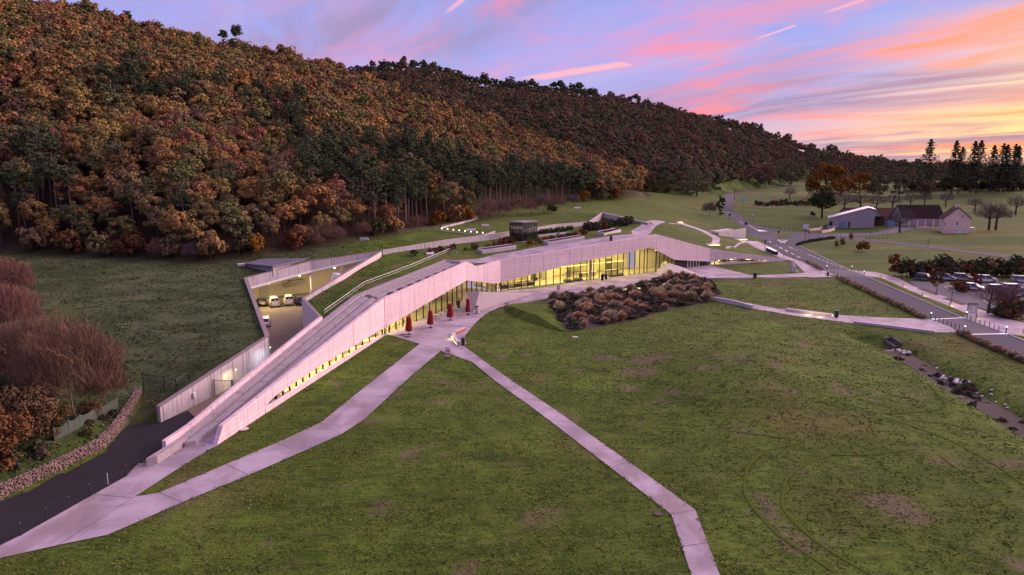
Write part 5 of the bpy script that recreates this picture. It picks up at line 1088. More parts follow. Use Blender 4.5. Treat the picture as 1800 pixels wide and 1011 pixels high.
# ------------------------------------------------------------------ bollards
def bollard(p, label, group, hgt=1., r=.07, m=DSTEEL, cap=None, light=0, name='bollard'):
    t = thing(name, label, 'bollard', p, 0, group); MB().lathe([(r, 0), (r, hgt - .03), (r * .9, hgt)], 10).build('post', m, t); MB().lathe([(r * 1.5, 0), (r * 1.5, .03)], 10).build('base_plate', DSTEEL, t)
    if cap: MB().lathe([(r * 1.04, hgt - .2), (r * 1.04, hgt - .02), (r * .4, hgt + .02)], 10).build('lamp_head', cap, t)
    else: MB().lathe([(r * 1.06, hgt - .12), (r * 1.06, hgt - .08)], 10).build('ring', STEEL, t)
    if light:
        l = bpy.data.lights.new('bollard_light', 'POINT'); l.energy = light[0]; l.color = light[1]; l.shadow_soft_size = .12; o = bpy.data.objects.new('bollard_light', l); link(o, t); o.location = light[2]
    return t
for i, (px, py) in enumerate([(37, 941), (82, 915), (121, 893), (159, 871), (190, 852.5), (222, 836)]):
    w = ['nearest the bottom left corner of the photo', 'second', 'third', 'fourth', 'pale one, fifth', 'last, by the ramp foot'][i]
    bollard(P(px, py, .04), 'dark metal bollard along the service road edge, ' + (w if i in (0, 5) else w + ' from the corner'), 'bollards along the service road', 1.1, .05, STEEL if i == 4 else DSTEEL)
cold = emis('cold_lamp', (.75, .85, 1.), 1.6); warm = emis('warm_path_lamp', (1, .75, .32), 10.)
for px, py, lab in [(1636, 561.5, 'tall lit bollard at the far lawn corner of the near crossing'), (1699, 560, 'tall lit bollard beside the notice board at the near crossing'), (1695.5, 586, 'tall lit bollard at the near lawn corner of the near crossing'), (1768, 587, 'tall lit bollard at the car park corner of the near crossing'),
                    (1453, 475.5, 'tall lit bollard at the museum corner of the far crossing'), (1497, 476, 'tall lit bollard at the field corner of the far crossing'), (1518.5, 485, 'tall lit bollard at the car park corner of the far crossing')]:
    d = 1 if px in (1636, 1695.5, 1453) else -1; bollard(PT(px, py) + Vector((0, 0, .07)), lab, 'lit bollards at the crossings', 1.25, .10, DSTEEL, cold, (14, (.55, .65, 1.), (.45 * d, 0, .5)), 'lit_bollard')
row1 = [(1643.5 + i * 7.0, 565 + i * 2.6) for i in range(7)]; row2 = [(1706 + i * 8.2, 563.5 + i * 3.05) for i in range(7)]
rowsB = [('near side of the near crossing', row1, .95), ('car park side of the near crossing', [r for i, r in enumerate(row2)], .85), ('museum side of the far crossing', [(1460, 479), (1466, 481), (1472, 484)], 1.), ('field side of the far crossing', [(1502, 478), (1507, 480), (1510, 481.5), (1514, 483)], .9), ('footway below the road junction', [(1377.5, 452), (1388, 454), (1394, 456), (1404, 459), (1412, 461)], .9)]
for nm, rw_, hh_ in rowsB:
    ch = []
    for i, (px, py) in enumerate(rw_):
        p = PT(px, py) + Vector((0, 0, .07)); ch.append(p); n = len(rw_); w = 'first' if i == 0 else 'last' if i == n - 1 else ['', 'second', 'third', 'fourth', 'fifth', 'sixth'][i]
        bollard(p, 'slim dark bollard on the %s, %s from the left' % (nm, w), 'slim bollards on the ' + nm, hh_, .055)
for i, (px, py) in enumerate([(1549, 488.5), (1587, 504.5), (1621, 521), (1669, 538), (1716, 560.5), (1798, 588)]):
    bollard(PT(px, py) + Vector((0, 0, .07)), 'short path light glowing on the car park footway, %s from the far crossing' % ['first', 'second', 'third', 'fourth', 'fifth', 'last'][i], 'path lights on the car park footway', .85, .07, DSTEEL, None, (22, (1, .70, .25), (.45, -.1, .5)), 'path_light')
for i in range(8):
    p = PT(776.5 + i * 10.3, 405.3 + i * 1.1); t = thing('garden_lamp', 'small glowing lamp in a row on the hillside wall, %s from the left' % ['first', 'second', 'third', 'fourth', 'fifth', 'sixth', 'seventh', 'last'][i], 'lamp', p, 0, 'row of hillside lamps')
    MB().tube([(0, 0, 0), (0, 0, .45)], .06, 6).build('post', DSTEEL, t); MB().lathe([(.16, .42), (.18, .6), (.10, .72)], 8).build('lamp_head', emis('garden_lamp', (1, .72, .42), 2.5), t)
tr = thing('hillside_cutting', 'low blue grey walls of a cutting in the slope behind the lamps', 'wall')
for a, b in (((776, 402), (836, 385)), ((775, 406.5), (852, 415))):
    strip_wall('wall', [PT(*a).xy, PT(*b).xy], .3, .55 if a[0] == 776 else .2, CONC, tr)
a = PT(836, 386); box('end_block', (a.x, a.y, a.z + .5), (1.2, 1., 1.2), CONC, tr, .3)
fixn(mesh('sloped_slab', [PT(848, 415), PT(870, 413), PT(871, 411) + Vector((0, 0, .9)), PT(850, 414) + Vector((0, 1, .2)), PT(870, 411)], [(0, 1, 2, 3), (1, 4, 2), (0, 3, 4, 1), (2, 4, 3)], CONC, tr))
for px, py, w, lab in [(828, 406, 2.6, 'grey roof hatch lying on the grass behind the row of lamps'), (853, 398, 2.2, 'grey roof hatch on the grass nearer the wood edge'), (640, 422, 2., 'small pale hatch on the hillside grass near the wood'), (756, 447.5, 1.6, 'small white hatch in front of the red roof shrubs'), (1015, 367, 2.8, 'dark blue hatch on the grassy hill beside the bushes')]:
    p = PT(px, py); t = thing('roof_hatch', lab, 'hatch', p, .15); fixn(MB().prism([(-w / 2, -.7), (w / 2, -.7), (w / 2, .8), (-w / 2, .8)], [-.2] * 4, [.25, .25, .6, .6]).build('hatch_lid', STEEL if 'white' not in lab else WHITEP, t)); box('curb', (0, .05, .02), (w + .2, 1.7, .2), CONC, t)

# ------------------------------------------------------------------ glass lift box on the roof
Mq = PT(918.7, 425.5); Lq, Rq = Mq + Vector((-3.4, 1.2, 0)), Mq + Vector((3.9, 4.0, 0)); zb = min(Mq.z, Lq.z, Rq.z); Bq = Lq + Rq - Mq; zt_ = ztop(Mq.x, Mq.y, 391.5)
gb = thing('glass_pavilion', 'dark framed glass lift pavilion standing on the grass roof', 'pavilion')
ring = [Mq, Rq, Bq, Lq]; cx = sum((Vector((p.x, p.y)) for p in ring), Vector((0, 0))) / 4
fixn(MB().prism([tuple(cx + (p.xy - cx) * 1.04) for p in ring], zt_ - .1, zt_ + .22).build('roof_slab', plain('pavilion_roof', (.22, .19, .21), .6), gb)); fixn(MB().prism([tuple(cx + (p.xy - cx) * 1.06) for p in ring], zb - .5, zb + .12).build('plinth', CONC, gb))
for i in range(4):
    a, b = ring[i].xy, ring[(i + 1) % 4].xy; n = 5 if i % 2 == 0 else 4
    for k in range(n):
        p, q = a.lerp(b, k / n), a.lerp(b, (k + 1) / n); mesh('glass_pane', [(p.x, p.y, zb), (q.x, q.y, zb), (q.x, q.y, zt_), (p.x, p.y, zt_)], [(0, 1, 2, 3)], BOXGLASS, gb); MB().tube([(p.x, p.y, zb), (p.x, p.y, zt_)], .06, 4).build('mullion', DSTEEL, gb)
box('lift_core', (cx.x + .3, cx.y + .5, (zb + zt_) / 2), (1.5, 1.5, zt_ - zb - .2), DARKCON, gb, .6); MB().tube([ring[3] + Vector((.3, -.3, 2.3 + zb - ring[3].z)), ring[0] + Vector((-.6, 0, 2.3 + zb - ring[0].z))], .06, 4).build('door_frame', DSTEEL, gb)

# ------------------------------------------------------------------ gates, netting, gabion wall on the left
def bar_gate(name, label, a, b, hgt, m, n, z=0., cat='gate'):
    t = thing(name, label, cat); a, b = Vector(a), Vector(b)
    for p in (a, b): MB().tube([(p.x, p.y, z - .2), (p.x, p.y, z + hgt + .15)], .08, 4).build('post', m, t)
    for zz in (.15, hgt): MB().tube([(a.x, a.y, z + zz), (b.x, b.y, z + zz)], .035, 4).build('rail', m, t)
    for i in range(1, n): p = a.lerp(b, i / n); MB().tube([(p.x, p.y, z + .15), (p.x, p.y, z + hgt)], .018, 4).build('bar', m, t)
    return t
a, b = PT(253, 688), PT(290, 687); bar_gate('green_gate', 'dark green barred gate at the end of the stone gabion wall', a.xy, b.xy, 2.3, GREENM, 18, a.z)
a, b = W1.lerp(W2, .42) + Vector((.35, 0)), strip_pt(.36, 5.5); mid = a.lerp(b, .5)
bar_gate('yard_gate', 'galvanised barred gate across the service road beside the lit wall', a, mid, 2.0, STEEL, 16, .0); bar_gate('yard_gate', 'second leaf of the galvanised gate, half hidden by the ramp parapet', mid + Vector((.15, 0)), b, 2.0, STEEL, 14, 0.)
a, b = W1.lerp(W2, .25), W1.lerp(W2, .2); box('meter_box', (a.x + .32, a.y, 1.3), (.2, .5, .6), WHITEP, rw, .2)
a, b = PT(333, 668), PT(310, 690); bar_gate('wire_fence', 'thin dark fence post and wires in the meadow behind the wall', a.xy, b.xy, 1.5, GREENM, 3, min(a.z, b.z), 'fence')
NETM = plain('green_netting', (.055, .075, .055), .9, 0, .35, 5)
nt = thing('debris_netting', 'sagging grey green netting fence among the bushes above the gabion wall', 'fence')
np_ = [PT(px, py) for px, py in [(96, 775), (122, 762), (140, 752), (170, 738), (208, 718)]]
for i in range(len(np_) - 1):
    a, b = np_[i], np_[i + 1]; v = []; n = 8
    for k in range(n + 1):
        t = k / n; q = a.lerp(b, t); sag = 1.35 - .28 * math.sin(PI * t) + RNG.uniform(-.04, .04)
        for j in range(3): v.append((q.x + RNG.uniform(-.06, .06), q.y + .12 * math.sin(k * 1.9) + RNG.uniform(-.05, .05), q.z + sag * j / 2))
    mesh('net_panel', v, [(3 * k + j, 3 * k + 3 + j, 3 * k + 4 + j, 3 * k + 1 + j) for k in range(n) for j in range(2)], NETM, nt, True); MB().tube([a + Vector((0, 0, -.2)), a + Vector((0, 0, 1.5))], .04, 5).build('post', WOODD, nt)
gw = thing('gabion_wall', 'low gabion wall of warm stones in wire cages beside the service road', 'wall')
STONE = mat('gabion_stone', lambda t: pbsdf(t, t.mix(t.new('ShaderNodeNewGeometry').outputs['Random Per Island'], (.10, .075, .06), (.30, .22, .17)), .9, t.bump(t.noise(wpos(t), 9, 4), .4, .04)))
gl = subdiv(GAB[0:], .9, False); sv = []; sf = []; rock = [unit(8) for _ in range(12)]
bm0 = bmesh.new(); bmesh.ops.create_icosphere(bm0, subdivisions=1, radius=1.); RV = np.array([v.co[:] for v in bm0.verts]); RF = np.array([[v.index for v in f.verts] for f in bm0.faces]); bm0.free()
VV = []; FF = []; nn = 0
def add_rock(c, s, V_, F_):
    global nn
    v = RV * (s * RNG.uniform(.7, 1.25, 3)) * RNG.uniform(.85, 1.12, (len(RV), 1)) + c; V_.append(v); F_.append(RF + nn); nn += len(v)
for i in range(len(gl) - 1):
    a, b = gl[i], gl[i + 1]; hgt = 1.15 if i < len(gl) * .62 else 1.15 - .55 * (i / len(gl) - .62) / .38; d = b - a; n_ = Vector((-d.y, d.x)).normalized()
    for k in range(130 if a.y < 70 else 80):
        t = RNG.random(); f = RNG.random(); q = a + d * t
        if f < .6: o_ = q + n_ * RNG.uniform(.02, .14); z = RNG.uniform(.05, hgt)
        else: o_ = q + n_ * RNG.uniform(.0, .75); z = hgt
        add_rock(np.array([o_.x, o_.y, z]), RNG.uniform(.065, .125), VV, FF)
o = bpy.data.objects.new('stones', newmesh('gabion_stones', np.concatenate(VV), np.concatenate(FF), STONE)); link(o, gw); tag(o, kind='stuff')
strip_wall('core', offline(GAB, .45), .62, .42, STONE, gw, -.3, 1.5)
for i in range(0, len(gl) - 1, 2):
    a = gl[i]; d = (gl[i + 1] - a).normalized(); n_ = Vector((-d.y, d.x)); MB().tube([(a.x - n_.x * .12, a.y - n_.y * .12, 0), (a.x - n_.x * .12, a.y - n_.y * .12, 1.22), (a.x + n_.x * .8, a.y + n_.y * .8, 1.24)], .012, 4).build('cage_wire', STEEL, gw)

# ------------------------------------------------------------------ planting beds in front of the entrance
BED = [P(*q).xy for q in [(960, 524), (985, 520.5), (1080, 509.5), (1108, 505), (1164, 488.5), (1240, 490), (1262, 510), (1270, 522), (1250, 531), (1180, 545), (1100, 566), (1040, 577), (1000, 584), (978, 562)]]
drape('planting_bed', BED, .03, SOIL, world=True)
wd = [P(884, 543), P(958, 527), P(978, 562), P(1000, 586), P(985, 582)]
ws = thing('lawn_wedge', 'tilted wedge of turf with a steep dark side beside the planting bed', 'lawn')
lo = [P(884, 543), P(902, 557), P(945, 572), P(988, 583)]; hi = [P(886, 541) + Vector((.2, .4, .5)), P(905, 551) + Vector((0, 0, 1.1)), P(945, 566) + Vector((0, 0, 1.2)), P(986, 582) + Vector((0, 0, .25))]; bk = [P(886, 540), P(940, 529), P(962, 533) + Vector((0, 0, .4)), P(999, 584)]
v = lo + hi + bk; f = [(i, i + 1, 5 + i, 4 + i) for i in range(3)] + [(4 + i, 5 + i, 9 + i, 8 + i) for i in range(3)]; o = mesh('turf', v, f, GRASS, ws, False)
TUF = [tuft_mesh('ornamental_grass', 260, 1.15, 1.0, PLUME, .045), tuft_mesh('ornamental_grass', 240, .95, 1.05, PLUME, .045), tuft_mesh('ornamental_grass', 220, 1.35, .9, PLUME, .045)]
LOWP = [crown_mesh('heather_cushion', .9, .45, .35, 16, 26, .16, HEATH, .8, -.1, .3, .45), crown_mesh('low_shrub', .9, .6, .5, 16, 26, .18, HEATH, .9, -.3, .4, .42), crown_mesh('low_green_shrub', .9, .5, .4, 16, 26, .17, SHRUBL, .9, -.2, .4, .42)]
mnx, mxx = min(p.x for p in BED), max(p.x for p in BED); mny, mxy = min(p.y for p in BED), max(p.y for p in BED)
bp = []
while len(bp) < 330:
    x, y = RNG.uniform(mnx, mxx), RNG.uniform(mny, mxy)
    if inpoly(x, y, BED)[0] and segdist(np.array([x]), np.array([y]), BED + [BED[0]])[0] > .7 and all((x - a) ** 2 + (y - b) ** 2 > 1.05 for a, b in bp): bp.append((x, y))
for i, (x, y) in enumerate(bp):
    left = x < 27 and y < 141; r = RNG.random()
    if r < (.52 if left else .28): plant('ornamental_grass', 'tawny feathery grass clump in the planting bed before the entrance', 'ornamental grass', (x, y, .03), TUF[i % 3], None, RNG.uniform(.6, 1.75), group='feathery grasses of the planting bed', cname='blades')
    else: plant('low_shrub', 'low dark heathery shrub in the planting bed before the entrance', 'shrub', (x, y, .03), LOWP[RNG.integers(0, 3) if not left else RNG.integers(0, 2)], None, RNG.uniform(.9, 1.7), sz=RNG.uniform(.5, .85), group='low shrubs of the planting bed', cname='foliage')
# lit trough walls in the beds
def lit_wall(label, pts, hgt, side, name='planter_wall', energy=0, w=.4):
    t = thing(name, label, 'wall'); q = [P(*p).xy for p in pts]; strip_wall('wall', q, w, hgt, CONC, t); strip_wall('light_strip', offline(q, side * (w / 2 + .03)), .04, hgt * .7, GLOW2, t, hgt * .25)
    return t
GLOW2 = emis('strip_light', (1.0, .80, .34), 2.2)
lit_wall('long lit planter edge from the plaza into the right bed', [(1108, 506), (1157, 512.5)], .55, -1); lit_wall('second lit planter edge cutting through the right bed', [(1163, 514), (1206, 522)], .55, -1)
lit_wall('lit low wall behind the left half of the planting bed', [(988, 526), (1060, 516), (1100, 511)], .6, -1)
t = thing('planter_wall', 'narrow curved concrete planter edge in the right bed', 'wall'); strip_wall('wall', [P(*q).xy for q in [(1157, 511), (1172, 500), (1186, 491)]], .35, .6, CONC, t)
POOL = mat('pool_water', lambda t: pbsdf(t, (.03, .05, .07), .08, spec=.6))
pl = thing('reflecting_pool', 'small dark blue reflecting pool beside the plaza', 'pool'); drape('water', [P(*q).xy for q in [(1122, 503), (1140, 498), (1160, 492), (1160, 502), (1146, 508)]], .20, POOL, pl, world=True, flat=0.)
strip_wall('rim', [P(1122, 503.5).xy, P(1164, 489.5).xy], .3, .3, CONC, pl)
# path walls and the long lit seat
def seat(label, pts, hgt, w=.5, lit=0):
    t = thing('path_wall', label, 'wall'); q = [P(*p).xy for p in pts]
    for a, b in zip(q[:-1], q[1:]): strip_wall('wall', [a, a.lerp(b, .99)], w, hgt, CONC, t)
    if lit: strip_wall('light_strip', offline(q, lit * (w / 2 + .03)), .05, hgt * .75, GLOW2, t, .05)
    return t
seat('low pale retaining wall where the garden path leaves the planting bed', [(1250, 528), (1285, 533), (1323, 543.5)], .75)
seat('long low retaining wall along the lawn side of the garden path', [(1500, 568.5), (1570, 577), (1625, 584), (1643, 586)], .45); seat('long seat wall glowing along the garden path', [(1382, 546.5), (1420, 551), (1462, 556.5)], .5, .7, 1)
seat('low wall at the lawn edge below the upper path, left piece', [(1240, 490), (1285, 490), (1322, 490)], .25, .4); seat('low wall at the lawn edge below the upper path, middle piece', [(1342, 490), (1390, 489.5)], .25, .4); seat('low wall at the lawn edge below the upper path, right piece', [(1424, 489), (1460, 488)], .25, .4)
for e, (px, py) in ((55, (1420, 553)), (50, (1440, 556)), (50, (1125, 506)), (40, (1145, 510)), (40, (1180, 516)), (30, (1030, 519)), (25, (1080, 512)), (30, (1200, 393)), (35, (1256, 431)), (40, (1303, 424))):
    p = PT(px, py); l = bpy.data.lights.new('strip_light', 'POINT'); l.energy = e; l.color = (1, .78, .34); l.shadow_soft_size = .4; o = bpy.data.objects.new('strip_light', l); link(o); o.location = p + Vector((-.2, -.7, .55)); 
for px, py, w, lab in [(1195, 392, 2.4, 'pale lit slab at the top of the hill path'), (1254, 432, 4.5, 'lit concrete slab where the hill path meets the roof edge'), (1303, 422.5, 5., 'glowing slab below the roadside shelter')]:
    p = PT(px, py); t = thing('path_slab', lab, 'slab', p, .25); fixn(MB().prism([(-w / 2, -.5), (w / 2, -.5), (w / 2, .7), (-w / 2, .7)], [-.3] * 4, [.35, .35, .6, .6]).build('slab', CONC, t)); box('light_strip', (0, -.53, .2), (w * .8, .04, .12), GLOW2, t)
p = PT(1246, 440); 

# standing stone and roadside bench
p = PT(1393, 478); t = thing('standing_stone', 'pale upright stone on the triangular lawn beside the footway', 'stone', p, .2)
bm = bmesh.new(); bmesh.ops.create_icosphere(bm, subdivisions=3, radius=1.)
for q in bm.verts: q.co = Vector((q.co.x * .8 * (1 - .25 * q.co.z), q.co.y * .45, q.co.z * 1.7 + 1.2)) + Vector((mnoise.noise(q.co * 1.7), mnoise.noise(q.co * 2.1 + Vector((3, 0, 0))), 0)) * .22
me = bpy.data.meshes.new('stone'); bm.to_mesh(me); bm.free(); me.materials.append(CONC); link(bpy.data.objects.new('stone_block', me), t)
t2 = MB().box((1.0, -.3, .15), (.9, .6, .3), .3).build('fallen_stone', CONC, t)
a, b = PT(1348, 441), PT(1364, 448.5); t = thing('roadside_bench', 'long pale box bench with dark green side beside the footway', 'bench'); strip_wall('seat', [a.xy, b.xy], 1., 1.25, WHITEP, t, 1.1); strip_wall('side', [a.xy, b.xy], .8, 1.1, GREENM, t); strip_wall('end_post', [b.xy.lerp(a.xy, .02), b.xy.lerp(a.xy, -.04)], .9, 1.1, DSTEEL, t)

# ------------------------------------------------------------------ ditch with pale rocks
d0 = [Vector((p.x, p.y)) for p in DITCH]; dp = offline(d0[1:], 1.6) + offline(d0[1:], -2.0)[::-1]
drape('ditch_bed', dp, .04, plain('ditch_mud', (.034, .030, .024), .95, 0, .8, 1.2), world=True)
VV = []; FF = []; nn = 0
CL = plain('drain_concrete', (.10, .09, .095), .9)
cu = thing('drain_chute', 'dark concrete drain chute at the head of the ditch', 'drain'); a, b = PT(1562, 600), PT(1578, 611)
strip_wall('side_wall', [a.xy + Vector((-.6, 0)), b.xy + Vector((-.6, 0))], .2, .5, CL, cu); strip_wall('side_wall', [a.xy + Vector((.6, 0)), b.xy + Vector((.6, 0))], .2, .5, CL, cu); strip_wall('floor', [a.xy, b.xy], 1.0, .1, BLACK, cu); strip_wall('headwall', [a.xy + Vector((-.7, .2)), a.xy + Vector((.7, .2))], .25, .6, CL, cu)
ROCKM = plain('white_rock', (.62, .60, .62), .85, 0, .2, 3); ri = 0
def rock_mesh(nm):
    v = RV * RNG.uniform(.7, 1.2, 3) * RNG.uniform(.8, 1.15, (len(RV), 1)); return newmesh(nm, v, RF, ROCKM)
RK = [rock_mesh('rock') for _ in range(5)]
for k, (px, py, n, sx, sy) in enumerate([(1575, 617, 14, 16, 3), (1590, 620, 8, 10, 2.5), (1625, 637, 6, 18, 4), (1665, 667, 9, 12, 5), (1685, 671, 9, 9, 4), (1695, 670, 6, 8, 4), (1645, 650, 6, 20, 5), (1730, 692, 6, 18, 6), (1760, 712, 5, 16, 6)]):
    for j in range(n):
        p = PT(px + RNG.uniform(-sx, sx), py + RNG.uniform(-sy, sy)); o = bpy.data.objects.new('ditch_rock', RK[ri % 5]); ri += 1; link(o); o.location = p + Vector((0, 0, .05)); s = RNG.uniform(.16, .42) * (.55 if k in (2, 6, 7, 8) else 1); o.scale = (s, s, s * .6); o.rotation_euler = (0, 0, RNG.uniform(0, 6))
        tag(o, 'pale rock in the ditch at the drain chute end' if k < 2 else 'pale rock lying midway along the muddy ditch' if k in (3, 4, 5) else 'small pale stone scattered among the ditch weeds', 'rock', 'rocks in the ditch')
for i in range(80):
    t = RNG.random() * (len(d0) - 2.01) + 1; k = int(t); q = d0[k].lerp(d0[k + 1], t - k) + Vector((RNG.normal() * 1.2, RNG.normal() * .8)); plant('ditch_weed', 'ragged dark weed clump along the muddy ditch', 'weed', (q.x, q.y, h1(q.x, q.y)), LOWP[i % 3], None, RNG.uniform(.3, .6), group='weeds along the ditch', cname='foliage')

# ------------------------------------------------------------------ grass hedges along the road
hg = []
for a, b, n in [((1473, 488.5), (1628, 561), 62), ((1686, 586), (1810, 640), 44), ((1420, 462), (1447, 476), 14)]:
    for i in range(n):
        p = PT(a[0] + (b[0] - a[0]) * i / n, a[1] + (b[1] - a[1]) * i / n + .6)
        plant('verge_grass', 'tawny grass clump in the clipped row along the ' + ('road between the two crossings' if n == 62 else 'road beyond the near crossing' if n == 44 else 'footway at the far crossing'), 'ornamental grass', p + Vector((RNG.uniform(-.3, .1), 0, 0)), TUF[i % 3], None, RNG.uniform(.55, .85), group='grass row ' + str(n), cname='blades')
for i in range(46):
    t = i / 45; px, py = (1403 + 62 * t, 431 - 12 * t ** .6) if t > .0 else (1403, 431)
    p = PT(px, py + .8); plant('verge_shrub', 'low reddish shrub in the row round the junction corner', 'shrub', p, LOWP[i % 2], None, RNG.uniform(.7, 1.0), group='reddish shrubs at the junction corner', cname='foliage')

# ------------------------------------------------------------------ roof garden shrubs
for i, (px, py, s, k) in enumerate([(727, 449, .8, 0), (757, 446, .7, 2), (766, 444, .7, 0), (775, 443.5, .75, 1), (790, 442, .7, 2), (797, 440, .8, 4), (818, 441, .45, 0), (834, 438, .8, 2), (859, 438, .7, 0), (872, 435, .8, 2), (884, 431, 1.0, 2), (890, 427, 1.0, 0), (900, 428, .8, 2), (930, 431, .8, 3), (945, 428, .9, 0), (958, 426, .9, 3), (970, 424, .9, 0), (985, 421, .9, 2), (1000, 419, .9, 0), (1013, 417, .9, 3), (1025, 413, 1., 2)]):
    p = PT(px, py); plant('roof_shrub', 'autumn tinted shrub on the grass roof, ' + ('in the scattered row left of the glass pavilion' if px < 895 else 'in the border right of the glass pavilion'), 'shrub', p, BUSH[k], STEM, s * .75, group='roof garden shrubs ' + ('left' if px < 895 else 'right'))
for i in range(9):
    p = PT(950 + i * 6.6, 413.5 - i * .9); plant('hedge_plant', 'dark green hedge plant in the roof trough beside the pavilion', 'shrub', p, BUSH[1], STEM, .62, group='roof trough hedge')
strip_wallx = thing('roof_trough', 'pale concrete trough wall below the dark green roof hedge', 'wall'); strip_wall('wall', [PT(946, 417).xy, PT(1000, 411).xy], .4, .55, CONC, strip_wallx)
for i in range(34):
    t = RNG.random(); px, py = 1028 + 80 * t, 409.5 - 14.5 * t - RNG.uniform(0, 6) * (1 - .4 * t); p = PT(px, py)
    plant('roof_heath', 'dark russet heath shrub massed on the roof below the triangular wall', 'shrub', p, BUSH[4 if RNG.random() < .75 else 2], STEM, RNG.uniform(.65, 1.0), group='russet heath on the roof')

# ------------------------------------------------------------------ big bushes on the left
BT = [twig_mesh('red_twig_crown', 6500, 9.5, 5.0, TWIG, .020, lift=.8, ln=.13), twig_mesh('red_twig_crown', 5000, 8, 4.2, TWIG, .020, lift=.6, ln=.13)]
BTT = trunk_mesh('multi_stem', 7., .09, PALEBARK, 14, 2.8, .05, .8)
BIGB = [crown_mesh('big_bush_crown', 3.2, 2.9, 2.9, 56, 110, .17, m, 1, -.8, .45, .30) for m in (SHRUBL, BRNL, GREENL)]
for lab, px, py, s, k in [('big bare reddish bush with pale stems above the gabion wall', 135, 738, .98, 0), ('bare reddish bush behind the netting fence', 185, 720, .62, 1), ('bare red bush against the dark meadow at far left', 62, 690, .80, 0), ('bare reddish bush at the top left of the thicket', 15, 610, .95, 1), ('bare bush behind the big reddish one', 95, 668, .75, 1), ('bare mauve bush high at the left edge of the meadow', 20, 535, .8, 1)]:
    p = PT(px, py); plant('bare_bush', lab, 'bush', p, BT[k], BTT, s, sz=1.15, group='bare reddish bushes of the left thicket', tname='stems')
for lab, px, py, s, k in [('large olive and rust bush at the lower left edge', 30, 790, 1.05, 1), ('olive bush at the left frame edge above the wall', -20, 830, 1.0, 0), ('leafy olive bush by the end of the netting', 85, 765, .62, 0), ('golden brown bush high at the left frame edge', 8, 655, 1.0, 1), ('rust coloured bush in the middle of the thicket', 60, 720, .8, 1), ('dark green bush low in the thicket shade', 10, 735, .85, 2), ('small golden bush under the bare reddish one', 160, 735, .35, 1), ('orange brown bush at the top of the left thicket', -5, 560, 1.0, 1), ('rusty bush left of the bare thicket', -35, 700, 1.2, 1), ('tall dull brown bush at the left edge below the dark wood', -10, 520, 1.25, 1), ('olive bush at the left edge where the meadow begins', 6, 500, .9, 0)]:
    p = PT(px, py); plant('thicket_bush', lab, 'bush', p, BIGB[k], STEM, s, group='leafy bushes of the left thicket')
for i in range(40):
    a = RNG.integers(1, 6); q = GAB[a].lerp(GAB[a + 1], RNG.random()) + Vector((-RNG.uniform(1.5, 9), RNG.uniform(-1, 3))); plant('bank_weed', 'low brown weed clump on the bank above the gabion wall', 'weed', (q.x, q.y, h1(q.x, q.y)), LOWP[i % 3], None, RNG.uniform(.4, .9), group='weeds on the bank', cname='foliage')

# ------------------------------------------------------------------ farm
SLATE = plain('dark_roof_tiles', (.030, .019, .019), .9, 0, .35, 1.5, .05); ROOFB = plain('brown_roof_tiles', (.085, .045, .035), .9, 0, .3, 1.5, .05); BLUEROOF = plain('sheet_roof', (.30, .31, .36), .5, .2); STONEW = plain('grey_stone_wall', (.33, .31, .31), .9, 0, .35, 1.2); PINKW = plain('pink_render', (.70, .53, .44), .85, 0, .12, .6); BLUED = plain('blue_door', (.16, .25, .38), .6)
def gable(name, label, px0, px1, pyb, eave_py, ridge_py, Yd, depth, wallm, roofm, ridge_at=.5, eave2=None, parts=None, z0=None):
    """house whose gable end faces the camera"""
    a, b = PT(px0, pyb), PT(px1, pyb); Y0 = (a.y + b.y) / 2; x0 = PY(px0, pyb, Y0).x; x1_ = PY(px1, pyb, Y0).x; zb = min(a.z, b.z) - .3
    ze = ztop(x0, Y0, eave_py); ze2 = ztop(x1_, Y0, eave2 or eave_py); zr = ztop(x0, Y0, ridge_py); xr = x0 + (x1_ - x0) * ridge_at; dx = depth * .45
    t = thing(name, label, 'house' if 'house' in name else 'barn')
    fr = [(x0, Y0, zb), (x1_, Y0, zb), (x1_, Y0, ze2), (xr, Y0, zr), (x0, Y0, ze)]; bk = [(x + dx, y + depth, z) for x, y, z in fr]
    fixn(mesh('wall', fr + bk, [(0, 1, 2, 3, 4), (9, 8, 7, 6, 5), (0, 5, 6, 1), (1, 6, 7, 2), (4, 9, 5, 0)], wallm, t))
    for A, B in ((4, 3), (3, 2)):
        e = .5; a_, b_ = Vector(fr[A]), Vector(fr[B]); d = (b_ - a_).normalized(); a_ = a_ - d * (e if A == 4 else 0); b_ = b_ + d * (e if B == 2 else 0); f0 = Vector((-.2, -.4, .05)); f1 = Vector((dx, depth + .3, .05)); up = Vector((0, 0, .22))
        q = [a_ + f0, b_ + f0, b_ + f1, a_ + f1]; fixn(mesh('roof', q + [p + up for p in q], [(3, 2, 1, 0), (4, 5, 6, 7), (0, 1, 5, 4), (1, 2, 6, 5), (2, 3, 7, 6), (3, 0, 4, 7)], roofm, t))
    return t, Y0
def onwall(t, Y0, px0, px1, py0, py1, name, m, frame=None, d=.08):
    a, b = PY(px0, py1, Y0), PY(px1, py0, Y0); o = box(name, ((a.x + b.x) / 2, Y0 - d / 2, (a.z + b.z) / 2), (abs(b.x - a.x), d, abs(b.z - a.z)), m, t)
    if frame: box('frame', ((a.x + b.x) / 2, Y0 - d * .3, (a.z + b.z) / 2), (abs(b.x - a.x) + .3, d * .6, abs(b.z - a.z) + .3), frame, o)
    return o
t, Y0 = gable('farm_house', 'pink rendered farmhouse with steep roof and white garage door', 1657, 1704, 410.5, 384, 365.5, 0, 11, PINKW, SLATE)
